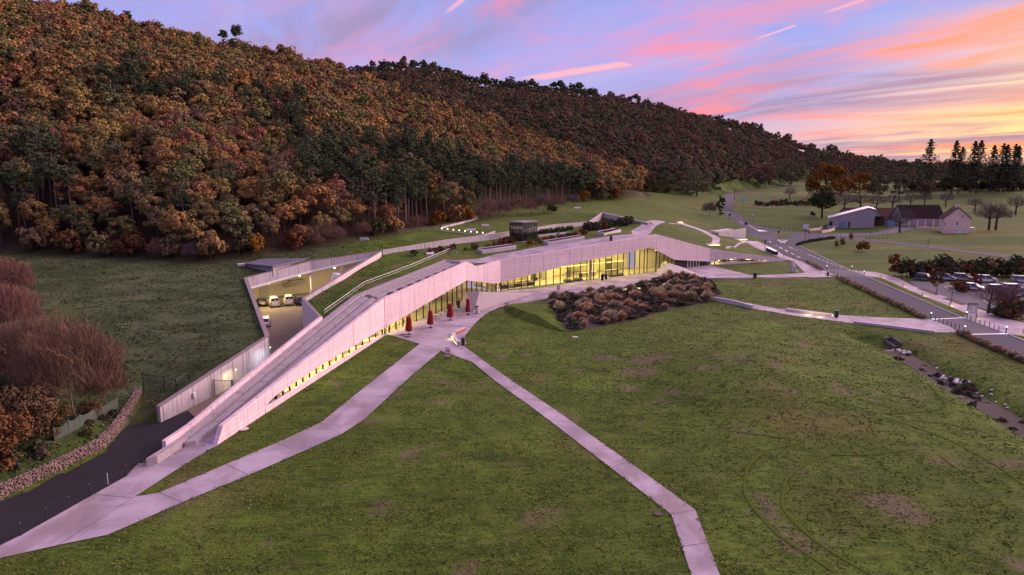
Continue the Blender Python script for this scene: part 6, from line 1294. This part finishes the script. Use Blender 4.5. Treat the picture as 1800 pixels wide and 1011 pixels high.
onwall(t, Y0, 1682, 1691.5, 402.5, 411, 'garage_door', WHITEP, CONC); onwall(t, Y0, 1681, 1684, 390, 396, 'window', CARGLASS, WHITEP); onwall(t, Y0, 1690, 1692, 378.5, 383.5, 'window', CARGLASS, WHITEP); onwall(t, Y0, 1693, 1694.6, 378.5, 383.5, 'window', CARGLASS, WHITEP); onwall(t, Y0, 1659.5, 1662, 392, 395.5, 'window', CARGLASS, WHITEP); onwall(t, Y0, 1657, 1704, 404.5, 405.3, 'plinth_band', CONC)
p = PY(1680, 366, Y0 + 2); box('chimney', (p.x + 1.2, Y0 + 3, p.z + .6), (1.2, .8, 1.6), PINKW, t); p = PY(1707, 400, Y0 + 2); box('porch_roof', (p.x, Y0 + 1.5, p.z), (1.8, 2, .2), WHITEP, t); box('porch_post', (p.x + .7, Y0 + .7, p.z - 1.3), (.15, .15, 2.6), WHITEP, t)
t, Y0 = gable('stone_barn', 'grey stone barn with pale sheet roof and blue door', 1456, 1536, 401, 384, 366, 0, 14, STONEW, BLUEROOF, .86, 369)
onwall(t, Y0, 1475, 1486, 388.5, 399.5, 'blue_door', BLUED, STONEW); onwall(t, Y0, 1458, 1463, 389.5, 396, 'window', CARGLASS, WOODD); onwall(t, Y0, 1490, 1495, 390, 400, 'door', WOODD, STONEW)
for a, b in (((1533, 368), (1561, 384.5)),):
    p, q = PY(*a, Y0), PY(*b, Y0); v = [p, q, q + Vector((5, 13, 0)), p + Vector((5, 13, 0))]; fixn(mesh('lean_to_roof', v + [k + Vector((0, 0, .2)) for k in v], [(3, 2, 1, 0), (4, 5, 6, 7), (0, 1, 5, 4), (1, 2, 6, 5), (2, 3, 7, 6), (3, 0, 4, 7)], BLUEROOF, t))
for px in (1559,): p = PY(px, 400, Y0); box('lean_to_post', (p.x, Y0 + .5, 2.2), (.3, .3, 4.4), WOODD, t)
p = PY(1547, 400, Y0 + 10); box('lean_to_back', (p.x + 2, Y0 + 12, 2.5), (8, .3, 5), WOODD, t); p = PY(1568, 395, Y0 + 4); box('blue_lean_door', (p.x, Y0 + 6, 1.9), (4.6, .3, 3.4), BLUED, t)
def longbarn(label, px0, px1, pyt, pye, pyb, wallm, roofm):
    a, b = PT(px0, pyb), PT(px1, pyb); Y = (a.y + b.y) / 2; xa, xb = PY(px0, pyb, Y).x, PY(px1, pyb, Y).x; ze = ztop(xa, Y, pye); zt = ztop(xa, Y + 5, pyt); t = thing('long_barn', label, 'barn'); zb = min(a.z, b.z) - .3
    fixn(MB().prism([(xa, Y), (xb, Y), (xb, Y + 10), (xa, Y + 10)], zb, ze).build('wall', wallm, t))
    for y0, y1_ in ((Y - .5, Y + 5), (Y + 10.5, Y + 5)):
        v = [(xa - .3, y0, ze - .2), (xb + .3, y0, ze - .2), (xb + .3, y1_, zt), (xa - .3, y1_, zt)]; fixn(mesh('roof', v + [(x, y, z + .2) for x, y, z in v], [(3, 2, 1, 0), (4, 5, 6, 7), (0, 1, 5, 4), (1, 2, 6, 5), (2, 3, 7, 6), (3, 0, 4, 7)], roofm, t))
    fixn(mesh('gable_wall', [(xa, Y, ze), (xa, Y + 10, ze), (xa, Y + 5, zt), (xb, Y, ze), (xb, Y + 10, ze), (xb, Y + 5, zt)], [(0, 1, 2), (5, 4, 3), (0, 3, 4, 1)], wallm, t)); return t
longbarn('long dark roofed barn behind the pergola between barn and farmhouse', 1585, 1658, 361, 383, 397, STONEW, SLATE); longbarn('low brown roofed barn joining the stone barn', 1549, 1584, 366, 382, 393, STONEW, ROOFB); longbarn('dark roofed shed behind the stone barn', 1492, 1546, 365.5, 374, 386, STONEW, SLATE)
pg = thing('stone_terrace', 'low pink stone terrace wall and posts beside the farmhouse', 'wall'); a, b = PT(1611, 402), PT(1656, 404)
for i in range(6): strip_wall('wall', [a.xy.lerp(b.xy, i / 6), a.xy.lerp(b.xy, (i + .97) / 6)], .5, 1.1, PINKW, pg)
for i in range(4): p = PT(1598 + i * 14, 398.5); box('pillar', (p.x, p.y, p.z + 1.6), (.5, .5, 3.2), PINKW, pg)
fw = thing('farm_gate_wall', 'curved pink stone walls of the farm gateway at the junction', 'wall')
for pp in ([(1412, 404), (1424, 406.5), (1443, 404)], [(1444, 410), (1456, 408), (1466, 405)]):
    q = [PT(*k).xy for k in pp]; strip_wall('wall', q, .6, 1.0, PINKW, fw); p = q[-1]; box('pier', (p.x, p.y, h1(p.x, p.y) + .9), (.8, .8, 1.8), PINKW, fw)
hp = PT(1213, 336); t = thing('small_hut', 'tiny pale hut with reddish roof at the foot of the far hill', 'hut', hp, .3); fixn(MB().box((0, 0, 1.6), (5, 4, 3.6)).build('wall', PINKW, t)); fixn(mesh('roof', [(-2.8, -2.4, 3.3), (2.8, -2.4, 3.3), (2.8, 2.4, 3.3), (-2.8, 2.4, 3.3), (-2.8, 0, 5.2), (2.8, 0, 5.2)], [(0, 1, 5, 4), (2, 3, 4, 5), (0, 4, 3), (1, 2, 5), (3, 2, 1, 0)], ROOFB, t)); box('door', (.5, -2.03, 1.2), (1, .08, 2.2), WOODD, t)

# ------------------------------------------------------------------ valley trees
BARE = [twig_mesh('bare_crown', 480, 7.5, 3.3, GTWIG, .024, lift=1.2), twig_mesh('bare_crown', 440, 6.5, 3.1, GTWIG, .024, lift=1.0)]; BARET = trunk_mesh('bare_trunk', 5.2, .24, BARK, 7, 2.6, .35)
def at_h(px, py, top, hm): p = PT(px, py); return p, (ztop(p.x, p.y, top) - p.z) / hm
for lab, px, py, top, k in [('bare tree standing alone in the upper pasture', 1388, 352, 330, 0), ('bare walnut tree behind the dark oak', 1483, 374, 338, 0), ('bare walnut tree left of centre in the row behind the barn', 1512, 372, 340, 1), ('bare walnut tree right of centre in the row behind the barn', 1540, 372, 341, 0), ('bare walnut tree above the brown barn roof', 1568, 370, 342, 1), ('bare tree behind the left end of the long dark roof', 1600, 366, 338, 0), ('bare tree behind the middle of the long dark roof', 1625, 362, 339, 1), ('bare tree above the farmhouse roof', 1662, 364, 338, 0), ('bare tree in the pasture right of the farmhouse, farther one', 1713, 374, 348, 1),
                             ('left one of two bare trees beside the farmhouse', 1738, 404, 356, 0), ('right one of two bare trees beside the farmhouse', 1750, 404, 360, 1), ('bare tree at the right frame edge beyond the house', 1785, 378, 345, 0), ('bare tree in front of the barns with a pale trunk', 1581, 409, 368, 0), ('bare spreading tree at the car park front corner', 1775, 552, 498, 1), ('thin bare tree on the footway side of the car park', 1737, 551, 503, 1)]:
    p, s = at_h(px, py, top, 7.4 if k == 0 else 6.4); plant('bare_tree', lab, 'tree', p, BARE[k], BARET, s * 1.2, sz=.9, group='bare trees of the valley', cname='twigs')
OAK = crown_mesh('oak_crown', 5.2, 4.4, 7.2, 60, 60, .42, GREENL, 1, -.75, .5, .32); OAKT = trunk_mesh('oak_trunk', 6.5, .4, BARK, 6, 3.)
p, s = at_h(1445, 383, 332, 11.6); plant('oak_tree', 'large dark evergreen oak standing in the pasture before the barn', 'tree', p, OAK, OAKT, s)
CYP = crown_mesh('cypress_crown', 1.6, 4., 4.2, 26, 50, .3, GREENL, 1, -.9, .4, .4)
p, s = at_h(1267, 380, 340, 8.2); plant('cypress_tree', 'dark upright evergreen beside the bend of the road', 'tree', p, CYP, STEM, s)
p, s = at_h(1247, 380, 354, 5.0); plant('bare_scrub', 'pinkish bare bush beside the dark evergreen at the road bend', 'bush', p, TWG[0], STEM, s)
p, s = at_h(1428, 380, 372, 2.6); plant('clipped_bush', 'small dark cone shaped bush left of the big oak', 'bush', p, BUSH[1], STEM, s)
VALO = crown_mesh('orange_crown', 5.2, 4.5, 4.9, 46, 80, .34, GOLD, 1, -.92, .5, .32)
VAL = [crown_mesh('valley_crown', R, Hc, z0, 40, 70, .34, AUTF, 1, -.92, .5, .34) for R, Hc, z0 in ((5.4, 4.4, 4.9), (3.6, 4.4, 4.9), (4.4, 4.1, 4.7))]
for lab, px, py, top, k in [('big orange autumn tree at the foot of the far hill', 1450, 350, 288, 0), ('brown autumn tree right of the big orange one', 1510, 344, 303, 1), ('dull brown tree at the far hill foot above the barns', 1545, 346, 308, 2), ('brown tree standing over the small hut', 1225, 345, 293, 3), ('olive tree at the hill foot left of the road bend', 1255, 340, 296, 4), ('broad brown tree before the conifers', 1625, 345, 312, 5), ('olive tree beyond the bare orchard', 1580, 346, 306, 1), ('reddish tree behind the road poles', 1345, 330, 285, 2), ('tawny tree above the far road', 1390, 326, 280, 3), ('dull green tree in the hollow beyond the fields', 1480, 340, 307, 4)]:
    p, s = at_h(px, py, top, 9.2); plant('valley_tree', lab, 'tree', p, VALO if 'big orange' in lab else VAL[k % 3], DECT[k % 3], s, group='autumn trees in the valley')
CON = [pine_mesh('conifer_crown', 20, 5.0, 4.5, 19, 9, .45, PINEL, True), pine_mesh('conifer_crown', 20, 4.4, 5.5, 19, 9, .45, PINEL, True)]; CONT = trunk_mesh('conifer_trunk', 19.5, .25, BARK, 0, 1)
for i, (px, py, top) in enumerate([(1629, 326, 247), (1674, 326, 249), (1686, 325, 260), (1707, 326, 250), (1717, 326, 249), (1741, 326, 257), (1757, 326, 254), (1764, 325, 256), (1778, 326, 255), (1784, 325, 258)]):
    Y = 520; p = PY(px, py, Y); z = h1(p.x, p.y); s = (ztop(p.x, Y, top) - z) / 20
    plant('tall_conifer', 'tall dark conifer against the sunset, ' + ['first', 'second', 'third', 'fourth', 'fifth', 'sixth', 'seventh', 'eighth', 'ninth', 'last'][i] + ' from the left', 'tree', (p.x, p.y, z), CON[i % 2], CONT, s, group='conifers against the sunset')
for i in range(34):
    px = 1600 + i * 6.6 + RNG.uniform(-3, 3); py = 336 - 4 * abs(math.sin(i)) ; p = PT(px, py); plant('field_hedge', 'dark hedge bush in the line below the tall conifers', 'bush', p, BUSH[[1, 0, 4, 1][i % 4]], STEM, RNG.uniform(2.0, 3.6), group='field hedge below the conifers')
for i in range(16):
    px = 1330 + i * 6.2; p = PT(px, 361 + RNG.uniform(-1.5, 2)); plant('orchard_shrub', 'small rounded shrub in the orchard row of the upper pasture', 'shrub', p, BUSH[[4, 0, 2, 4][i % 4]], STEM, RNG.uniform(.9, 1.5), group='orchard shrubs')
for i, (px, py) in enumerate([(1172, 338), (1192, 341), (1231, 341), (1152, 336), (1135, 334)]): p = PT(px, py); plant('clipped_tree', 'small round clipped tree in the meadow below the far wood', 'tree', p, BUSH[0], STEM, 1.7, group='clipped meadow trees')
CONE = crown_mesh('young_tree_crown', 1.1, 2.1, 2.6, 24, 40, .22, REDL, 1, -.9, .4, .38); CONEB = crown_mesh('young_tree_crown', 1.5, 1.6, 3.2, 24, 40, .22, SHRUBL, 1, -.8, .4, .38)
for lab, px, py, top, me in [('small dark red young tree, left of the pair in the rough field', 1470, 436, 421, CONE), ('small dark red young tree, right of the pair in the rough field', 1480.5, 434, 416, CONE), ('slim brown young tree beside the lane', 1495.5, 424, 408, CONE), ('golden young tree in the rough field', 1514.5, 442, 424, BUSH[3]), ('reddish brown cone shaped tree at the hedge end of the car park', 1572, 486, 442, CONE), ('young green gold tree in front of the parked cars', 1644, 518, 474, CONEB), ('round brown tree at the right frame edge behind the cars', 1788, 478, 448, CONEB), ('orange leaved small tree on the planted island', 1716, 508, 478, CONE), ('red leaved shrub tree near the front of the car park', 1768, 535, 508, BUSH[2])]:
    hm = 4.7 if me in (CONE, CONEB) else 2.5; p, s = at_h(px, py, top, hm); plant('young_tree', lab, 'tree', p, me, trunk_mesh('young_trunk', 3.0, .06, BARK, 3, .6), s)
for i in range(26):
    px = 1588 + i * 8.6; p = PT(px + RNG.uniform(-3, 3), 486 + RNG.uniform(-1, 1)); plant('car_park_hedge', 'dark shrub of the hedge behind the car park', 'shrub', p, BUSH[[1, 0, 1, 4, 1, 5][i % 6]], STEM, RNG.uniform(1.2, 1.75), group='hedge behind the car park', sz=1.15)
for i, (pp, lab) in enumerate([([(1660, 506), (1680, 503), (1705, 505), (1722, 513), (1722, 519), (1690, 517), (1668, 511)], 'planted island with pale kerb in the car park'), ([(1727, 530), (1750, 529), (1790, 530), (1815, 545), (1780, 548), (1745, 539)], 'planted island with bare shrubs at the front of the car park')]):
    t = thing('planted_island', lab, 'traffic island'); drape('soil', [q for q in pp], .14, SOIL, t); q = [PT(*k).xy for k in pp]; strip_wall('kerb', q + [q[0]], .2, .2, KERB, t)
    for k in range(9):
        f = RNG.random(); j = RNG.integers(len(q)); c = sum(q, Vector((0, 0))) / len(q); w = c.lerp(q[j], f * .75); plant('island_shrub', 'low autumn shrub on the ' + ('left' if i == 0 else 'right') + ' planted island of the car park', 'shrub', (w.x, w.y, h1(w.x, w.y) + .14), [BUSH[0], BUSH[3], BUSH[2], TUF[0]][k % 4], None, RNG.uniform(.5, .8), group='island shrubs %d' % i, cname='foliage')
for pp in ([(1611, 508), (1625, 507), (1653, 517.5), (1645, 519.5)], [(1655, 525), (1668, 524), (1700, 536), (1690, 537)], [(1600, 500), (1580, 489), (1606, 500)]): drape('footway_bed', pp, .085, SOIL)
for i in range(7): p = PT(1752 + i * 7, 556 + (i % 3) * 2.5 - 1); plant('corner_shrub', 'dark shrub at the car park corner by the right frame edge', 'shrub', p, BUSH[[4, 1, 0][i % 3]], STEM, .8, group='corner shrubs of the car park')

# ------------------------------------------------------------------ signs, poles, fences
def pole(label, px, py, top, name='lamp_post', cat='lamp post', r=.06, head=None):
    p = PT(px, py); H_ = ztop(p.x, p.y, top) - p.z; t = thing(name, label, cat, p); MB().tube([(0, 0, 0), (0, 0, H_)], [r * 1.2, r], 6).build('pole', DSTEEL, t)
    if head: head(t, H_)
    return t
lh = lambda t, H_: (box('lamp_head', (.2, 0, H_), (.8, .25, .12), DSTEEL, t), box('bracket', (0, 0, H_ - .15), (.1, .1, .4), STEEL, t))
pole('slim dark lamp post beside the lane before the farm', 1529, 422, 405, head=lh); pole('dark lamp post where the lane passes the farmhouse pasture', 1631, 434, 420, head=lh); pole('thin post at the car park footway', 1672, 534, 511, head=lh)
def board(w, h_, m, z=None): return lambda t, H_: (box('sign_board', (0, -.08, H_ - h_ / 2), (w, .06, h_), m, t), box('back_rail', (0, -.02, H_ - h_ / 2), (w * .9, .05, .08), DSTEEL, t))
SBLUE = plain('sign_blue', (.20, .38, .55), .5); 
pole('pole with a pale blue road sign at the bend', 1305, 378, 350.5, 'road_sign', 'road sign', .06, board(2.2, 1.0, SBLUE)); pole('pole with a round white road sign beside the road', 1322.5, 390, 376, 'road_sign', 'road sign', .06, board(1.0, 1.0, WHITEP)); pole('dark backed sign post on the museum side of the bend', 1282.5, 385, 375, 'road_sign', 'road sign', .06, board(1.0, 1.2, BLACK))
pole('dark give way sign post beside the shelter', 1310.5, 404, 391, 'road_sign', 'road sign', .06, board(1.1, 1.0, BLACK)); pole('sign post on the roundabout island', 1368.5, 413, 406, 'road_sign', 'road sign', .06, board(.9, .8, BLACK)); pole('pole with a white sign at the farm junction', 1415, 422, 394.5, 'road_sign', 'road sign', .07, board(2.0, 1.1, WHITEP)); pole('slim post beside the white junction sign', 1421.5, 420, 408, 'road_sign', 'road sign', .06, board(.5, .5, BLACK)); pole('dark post on the green corner of the footway', 1344, 440, 422, 'road_sign', 'road sign', .06, board(.4, .9, BLACK)); pole('blue road sign by the farm gateway', 1456, 404, 398, 'road_sign', 'road sign', .05, board(1.4, .8, SBLUE))
wp = [pole('pale wooden wire pole, left one beside the far road', 1304, 337, 318, 'wire_pole', 'pole', .13, lambda t, H_: box('cross_arm', (0, 0, H_ - .4), (1.6, .12, .12), WOODD, t)), pole('pale wooden wire pole, right one beside the far road', 1335, 330.5, 317, 'wire_pole', 'pole', .13, lambda t, H_: box('cross_arm', (0, 0, H_ - .4), (1.6, .12, .12), WOODD, t)), pole('pale wooden wire pole at the inside of the bend', 1290.5, 352, 331, 'wire_pole', 'pole', .11, lambda t, H_: box('cross_arm', (0, 0, H_ - .4), (1.6, .12, .12), WOODD, t))]
nb_ = thing('notice_board', 'large notice board with brown top beside the near crossing', 'notice board', PT(1708, 556.5) + Vector((0, 0, .06)), -.15); H_ = 2.5
for x in (-.8, .8): box('post', (x, .05, H_ / 2), (.12, .12, H_), DSTEEL, nb_)
box('panel', (0, 0, 1.35), (1.6, .1, 1.7), plain('notice_grey', (.34, .33, .36), .6), nb_); box('top_band', (0, -.01, 2.34), (1.62, .12, .32), plain('notice_brown', (.16, .10, .09), .6), nb_)
for x, z, w, h_, m in ((-.35, 1.5, .35, .3, SBLUE), (.15, 1.62, .3, .24, WHITEP), (.2, 1.2, .5, .05, WHITEP), (.2, 1.05, .5, .05, WHITEP), (-.35, 1.05, .4, .05, WHITEP)): box('print', (x, -.06, z), (w, .015, h_), m, nb_)
tc = thing('utility_box', 'dark green utility box among the corner shrubs', 'utility box', PT(1761, 555)); box('cabinet', (0, 0, .5), (1.1, .5, 1.0), GREENM, tc); box('lid', (0, 0, 1.03), (1.2, .6, .06), STEEL, tc)
def fence(label, pts, n, hgt=1.1):
    t = thing('post_fence', label, 'fence'); q = [PT(*k) for k in pts]; pr = None
    for i in range(n + 1):
        s = i / n * (len(q) - 1.0001); k = int(s); p = q[k].lerp(q[k + 1], s - k); p.z = h1(p.x, p.y); MB().tube([p + Vector((0, 0, -.2)), p + Vector((0, 0, hgt))], .06, 5).build('post', WOODD, t)
        if pr: 
            for z in (.45, .95): MB().tube([pr + Vector((0, 0, z)), p + Vector((0, 0, z))], .02, 3).build('wire', STEEL, t)
        pr = p
fence('wooden post and wire fence along the pasture side of the road', [(1295, 378), (1318, 392), (1350, 401.5), (1400, 406)], 22); fence('post fence along the lane below the farmhouse pasture', [(1440, 417), (1500, 416), (1560, 420)], 16); fence('post fence across the upper pasture below the orchard row', [(1325, 366), (1380, 366), (1430, 370)], 14)
fence('post fence along the foot of the wood behind the lamps', [(700, 412), (760, 405), (830, 392)], 10, .9)

# ------------------------------------------------------------------ people
def person(label, p, rz, top, bot, skinc=(.45, .30, .23), hair=(.03, .02, .015)):
    t = thing('person', label, 'person', p, rz, None); V = [(0, 0, .95), (0, 0, 1.2), (0, .01, 1.42), (0, 0, 1.52), (0, -.01, 1.62), (0, -.01, 1.72), (.10, 0, .88), (.11, -.02, .48), (.12, .03, .08), (.12, -.13, .04), (-.10, 0, .88), (-.13, .06, .48), (-.12, .14, .08), (-.12, 0, .04), (.20, 0, 1.40), (.26, .02, 1.12), (.24, -.10, .88), (.24, -.14, .80), (-.20, 0, 1.40), (-.26, 0, 1.12), (-.25, -.06, .88), (-.25, -.09, .80)]
    E = [(0, 1), (1, 2), (2, 3), (3, 4), (4, 5), (0, 6), (6, 7), (7, 8), (8, 9), (0, 10), (10, 11), (11, 12), (12, 13), (2, 14), (14, 15), (15, 16), (16, 17), (2, 18), (18, 19), (19, 20), (20, 21)]
    R_ = [.15, .14, .15, .06, .095, .08, .09, .062, .045, .04, .09, .062, .045, .04, .065, .05, .038, .03, .065, .05, .038, .03]
    me = bpy.data.meshes.new('body'); me.from_pydata(V, E, []); o = bpy.data.objects.new('body', me); link(o, t); md = o.modifiers.new('skin', 'SKIN'); sk = me.skin_vertices[0].data if me.skin_vertices else None
    if sk is None:
        bm = bmesh.new(); bm.from_mesh(me); ly = bm.verts.layers.skin.verify(); bm.verts.ensure_lookup_table()
        for i, q in enumerate(bm.verts): q[ly].radius = (R_[i], R_[i] * .8); q[ly].use_root = i == 0
        bm.to_mesh(me); bm.free()
    o.modifiers.new('smooth', 'SUBSURF').levels = 1; o.modifiers['smooth'].render_levels = 1
    def f(tt):
        x, y, z = tt.xyz(tt.new('ShaderNodeTexCoord').outputs['Object']); c = tt.mix(tt.mr(z, .93, .95, 0, 1, False), bot, top); c = tt.mix(tt.mr(z, 1.50, 1.51, 0, 1, False), c, skinc); return pbsdf(tt, c, .8)
    me.materials.append(mat('clothes_' + label[:24], f)); hm = MB().lathe([(.10, 1.62), (.115, 1.70), (.105, 1.78), (.05, 1.83)], 10, (0, .02, 0)); hm.build('hair', plain('dark_hair', hair, .8), t, True); return t
person('person in dark clothes standing at the lit entrance glass, left of two', P(1059, 492.5, .06), .3, (.02, .02, .025), (.02, .02, .03)); person('person in dark jacket standing at the lit entrance glass, right of two', P(1065, 491.5, .06), -.8, (.03, .025, .03), (.015, .015, .02))
person('person in dark clothes at the cafe glass beside the sloping ramp', P(806, 541, .06), 1.2, (.05, .04, .045), (.02, .02, .03)); q = fgr(1032, 2.5, .06); person('person inside the lit hall behind the glass', q, .5, (.08, .05, .04), (.03, .03, .03))

# ------------------------------------------------------------------ furnishings behind the glass
SHELF = plain('display_shelf', (.50, .42, .26), .6); DKP = plain('dark_panel', (.03, .035, .03), .5)
cols = [plain('goods_%d' % i, c, .6) for i, c in enumerate([(.5, .1, .06), (.1, .2, .35), (.6, .5, .1), (.2, .35, .12), (.5, .45, .4)])]
for i, px in enumerate((886, 897, 909, 921, 933, 945)):
    for ins in (2.6, 5.2):
        q = fgr(px, ins, .06); n = fnorm(px); t = thing('shop_display', 'display table of goods in the lit museum shop window', 'display table', q, math.atan2(n.y, n.x) + PI / 2, 'display tables in the museum shop')
        box('table_top', (0, 0, .85), (2.0, .9, .06), SHELF, t); box('cabinet', (0, 0, .42), (1.8, .7, .8), DKP if i % 2 else SHELF, t)
        for k in range(6): box('goods', (-.8 + k * .32, RNG.uniform(-.2, .2), 1.0 + RNG.uniform(0, .12)), (.2, .25, RNG.uniform(.15, .45)), cols[k % 5], t)
for px, ins, z, w in ((965, 8.5, 3.4, 2.2), (1018, 8.5, 4.0, 2.2), (1070, 8.5, 4.2, 3.0), (955, 3., 1.3, 1.2)):
    q = fgr(px, ins, 0); n = fnorm(px); t = thing('wall_screen', 'dark hanging screen inside the lit hall, ' + {965: 'left of the doors', 1018: 'right of the doors', 1070: 'above the reception desk', 955: 'standing low beside the shop'}[px], 'screen', (q.x, q.y, z), math.atan2(n.y, n.x) + PI / 2); box('panel', (0, 0, 0), (w, .12, w * .6), DKP, t); MB().tube([(0, 0, w * .3), (0, 0, w * .3 + .8)], .03, 4).build('hanger', DSTEEL, t)
for px, lab in ((1056, 'reception desk beside the people in the lit hall'), (1098, 'long white desk at the right of the lit hall')):
    q = fgr(px, 5, .06); n = fnorm(px); t = thing('reception_desk', lab, 'desk', q, math.atan2(n.y, n.x) + PI / 2); box('counter', (0, 0, .5), (5, .7, 1.0), SHELF, t); box('worktop', (0, 0, 1.03), (5.2, .9, .06), WHITEP, t)
for i, px in enumerate((1006, 1024, 1084, 1096)):
    q = fgr(px, 1.6, .06); n = fnorm(px); t = thing('cushion_seat', 'dark rounded seat behind the glass, %s from the doors' % ['first', 'second', 'third', 'fourth'][i], 'seat', q, math.atan2(n.y, n.x) + PI / 2); MB().lathe([(1.2, 0), (1.25, .25), (1.0, .5), (.4, .62)], 14).build('cushion', DKP, t, True)

# ------------------------------------------------------------------ grass tufts over the lawns
def tufts():
    n = 95000; y = RNG.uniform(0, 1, n) ** 1.25 * 130 + 38; u = RNG.uniform(-.84, .80, n); x = u * y
    _, th_ = hillz(x, y, foot1, ridge1); k = inpoly(x, y, FRONT) | ((x < -26) & (th_ < 0)); x, y = x[k], y[k]
    bad = np.zeros(len(x), bool)
    for o in bpy.data.objects:
        if o.type == 'MESH' and (o.name.split('.')[0] in ('lawn_path', 'stair_apron_paving', 'plaza_paving', 'garden_path', 'main_road', 'service_road', 'footway', 'planting_bed', 'car_park', 'road_crossing')):
            me = o.data; co = np.empty(len(me.vertices) * 3); me.vertices.foreach_get('co', co); co = co.reshape(-1, 3)[:, :2]; me.calc_loop_triangles(); tr = np.empty(len(me.loop_triangles) * 3, int); me.loop_triangles.foreach_get('vertices', tr); tr = tr.reshape(-1, 3)
            lo = co.min(0) - .1; hi = co.max(0) + .1; idx = np.where((x > lo[0]) & (x < hi[0]) & (y > lo[1]) & (y < hi[1]) & ~bad)[0]
            for a, b, c in co[tr]:
                if len(idx) == 0: break
                px, py = x[idx], y[idx]; d1 = (px - b[0]) * (a[1] - b[1]) - (a[0] - b[0]) * (py - b[1]); d2 = (px - c[0]) * (b[1] - c[1]) - (b[0] - c[0]) * (py - c[1]); d3 = (px - a[0]) * (c[1] - a[1]) - (c[0] - a[0]) * (py - a[1])
                ins = ~(((d1 < 0) | (d2 < 0) | (d3 < 0)) & ((d1 > 0) | (d2 > 0) | (d3 > 0))); bad[idx[ins]] = True; idx = idx[~ins]
    k = ~bad & ~inpoly(x, y, HOLE1); x, y = x[k], y[k]; z = hh(x, y); n = len(x)
    cl = np.array([mnoise.noise(Vector((a * .25, b * .25, 0))) for a, b in zip(x, y)]); keep = RNG.random(n) < .55 + .8 * cl; x, y, z = x[keep], y[keep], z[keep]; n = len(x)
    ex = []
    for o in bpy.data.objects:   # grass creeping over the slab edges
        if o.type == 'MESH' and o.name.split('.')[0] in ('lawn_path', 'stair_apron_paving', 'plaza_paving', 'garden_path'):
            me = o.data; cnt = {}
            for q in me.polygons:
                for a, b in q.edge_keys: cnt[(a, b)] = cnt.get((a, b), 0) + 1
            for (a, b), c in cnt.items():
                if c == 1:
                    A, B = me.vertices[a].co, me.vertices[b].co; m_ = int((A - B).length / .10)
                    for k in range(m_):
                        q = A.lerp(B, RNG.random()); ex.append((q.x + RNG.normal() * .03, q.y + RNG.normal() * .03, .05))
    ex = np.array(ex); ok = inpoly(ex[:, 0], ex[:, 1], FRONT) & (RNG.random(len(ex)) < .15) & ~((ex[:, 0] < -29) & (ex[:, 1] < 58)) & ~((np.abs(ex[:, 0] + 11) < 6) & (np.abs(ex[:, 1] - 101) < 6)); ok &= segdist(ex[:, 0], ex[:, 1], Fv) > 1.2
    # only where the edge borders turf: keep points off other paving
    d_ = np.ones(len(ex), bool)
    x = np.append(x, ex[ok, 0]); y = np.append(y, ex[ok, 1]); z = np.append(z, ex[ok, 2]); n = len(x)
    V = np.empty((n, 3, 3, 3)); mdw = np.where(inpoly(x, y, FRONT), 1., 1.9)
    for j in range(3):
        a = RNG.uniform(0, 2 * PI, n); h_ = RNG.uniform(.03, .08, n) * 1.35 * mdw; w = RNG.uniform(.06, .14, n) * (1 + .004 * y); b = np.stack([x + RNG.normal(size=n) * .12, y + RNG.normal(size=n) * .12, z - .02], 1); s = np.stack([np.cos(a) * w, np.sin(a) * w, 0 * a], 1)
        V[:, j, 0] = b - s; V[:, j, 1] = b + s; V[:, j, 2] = b + np.stack([RNG.normal(size=n) * .14, RNG.normal(size=n) * .14, h_], 1)
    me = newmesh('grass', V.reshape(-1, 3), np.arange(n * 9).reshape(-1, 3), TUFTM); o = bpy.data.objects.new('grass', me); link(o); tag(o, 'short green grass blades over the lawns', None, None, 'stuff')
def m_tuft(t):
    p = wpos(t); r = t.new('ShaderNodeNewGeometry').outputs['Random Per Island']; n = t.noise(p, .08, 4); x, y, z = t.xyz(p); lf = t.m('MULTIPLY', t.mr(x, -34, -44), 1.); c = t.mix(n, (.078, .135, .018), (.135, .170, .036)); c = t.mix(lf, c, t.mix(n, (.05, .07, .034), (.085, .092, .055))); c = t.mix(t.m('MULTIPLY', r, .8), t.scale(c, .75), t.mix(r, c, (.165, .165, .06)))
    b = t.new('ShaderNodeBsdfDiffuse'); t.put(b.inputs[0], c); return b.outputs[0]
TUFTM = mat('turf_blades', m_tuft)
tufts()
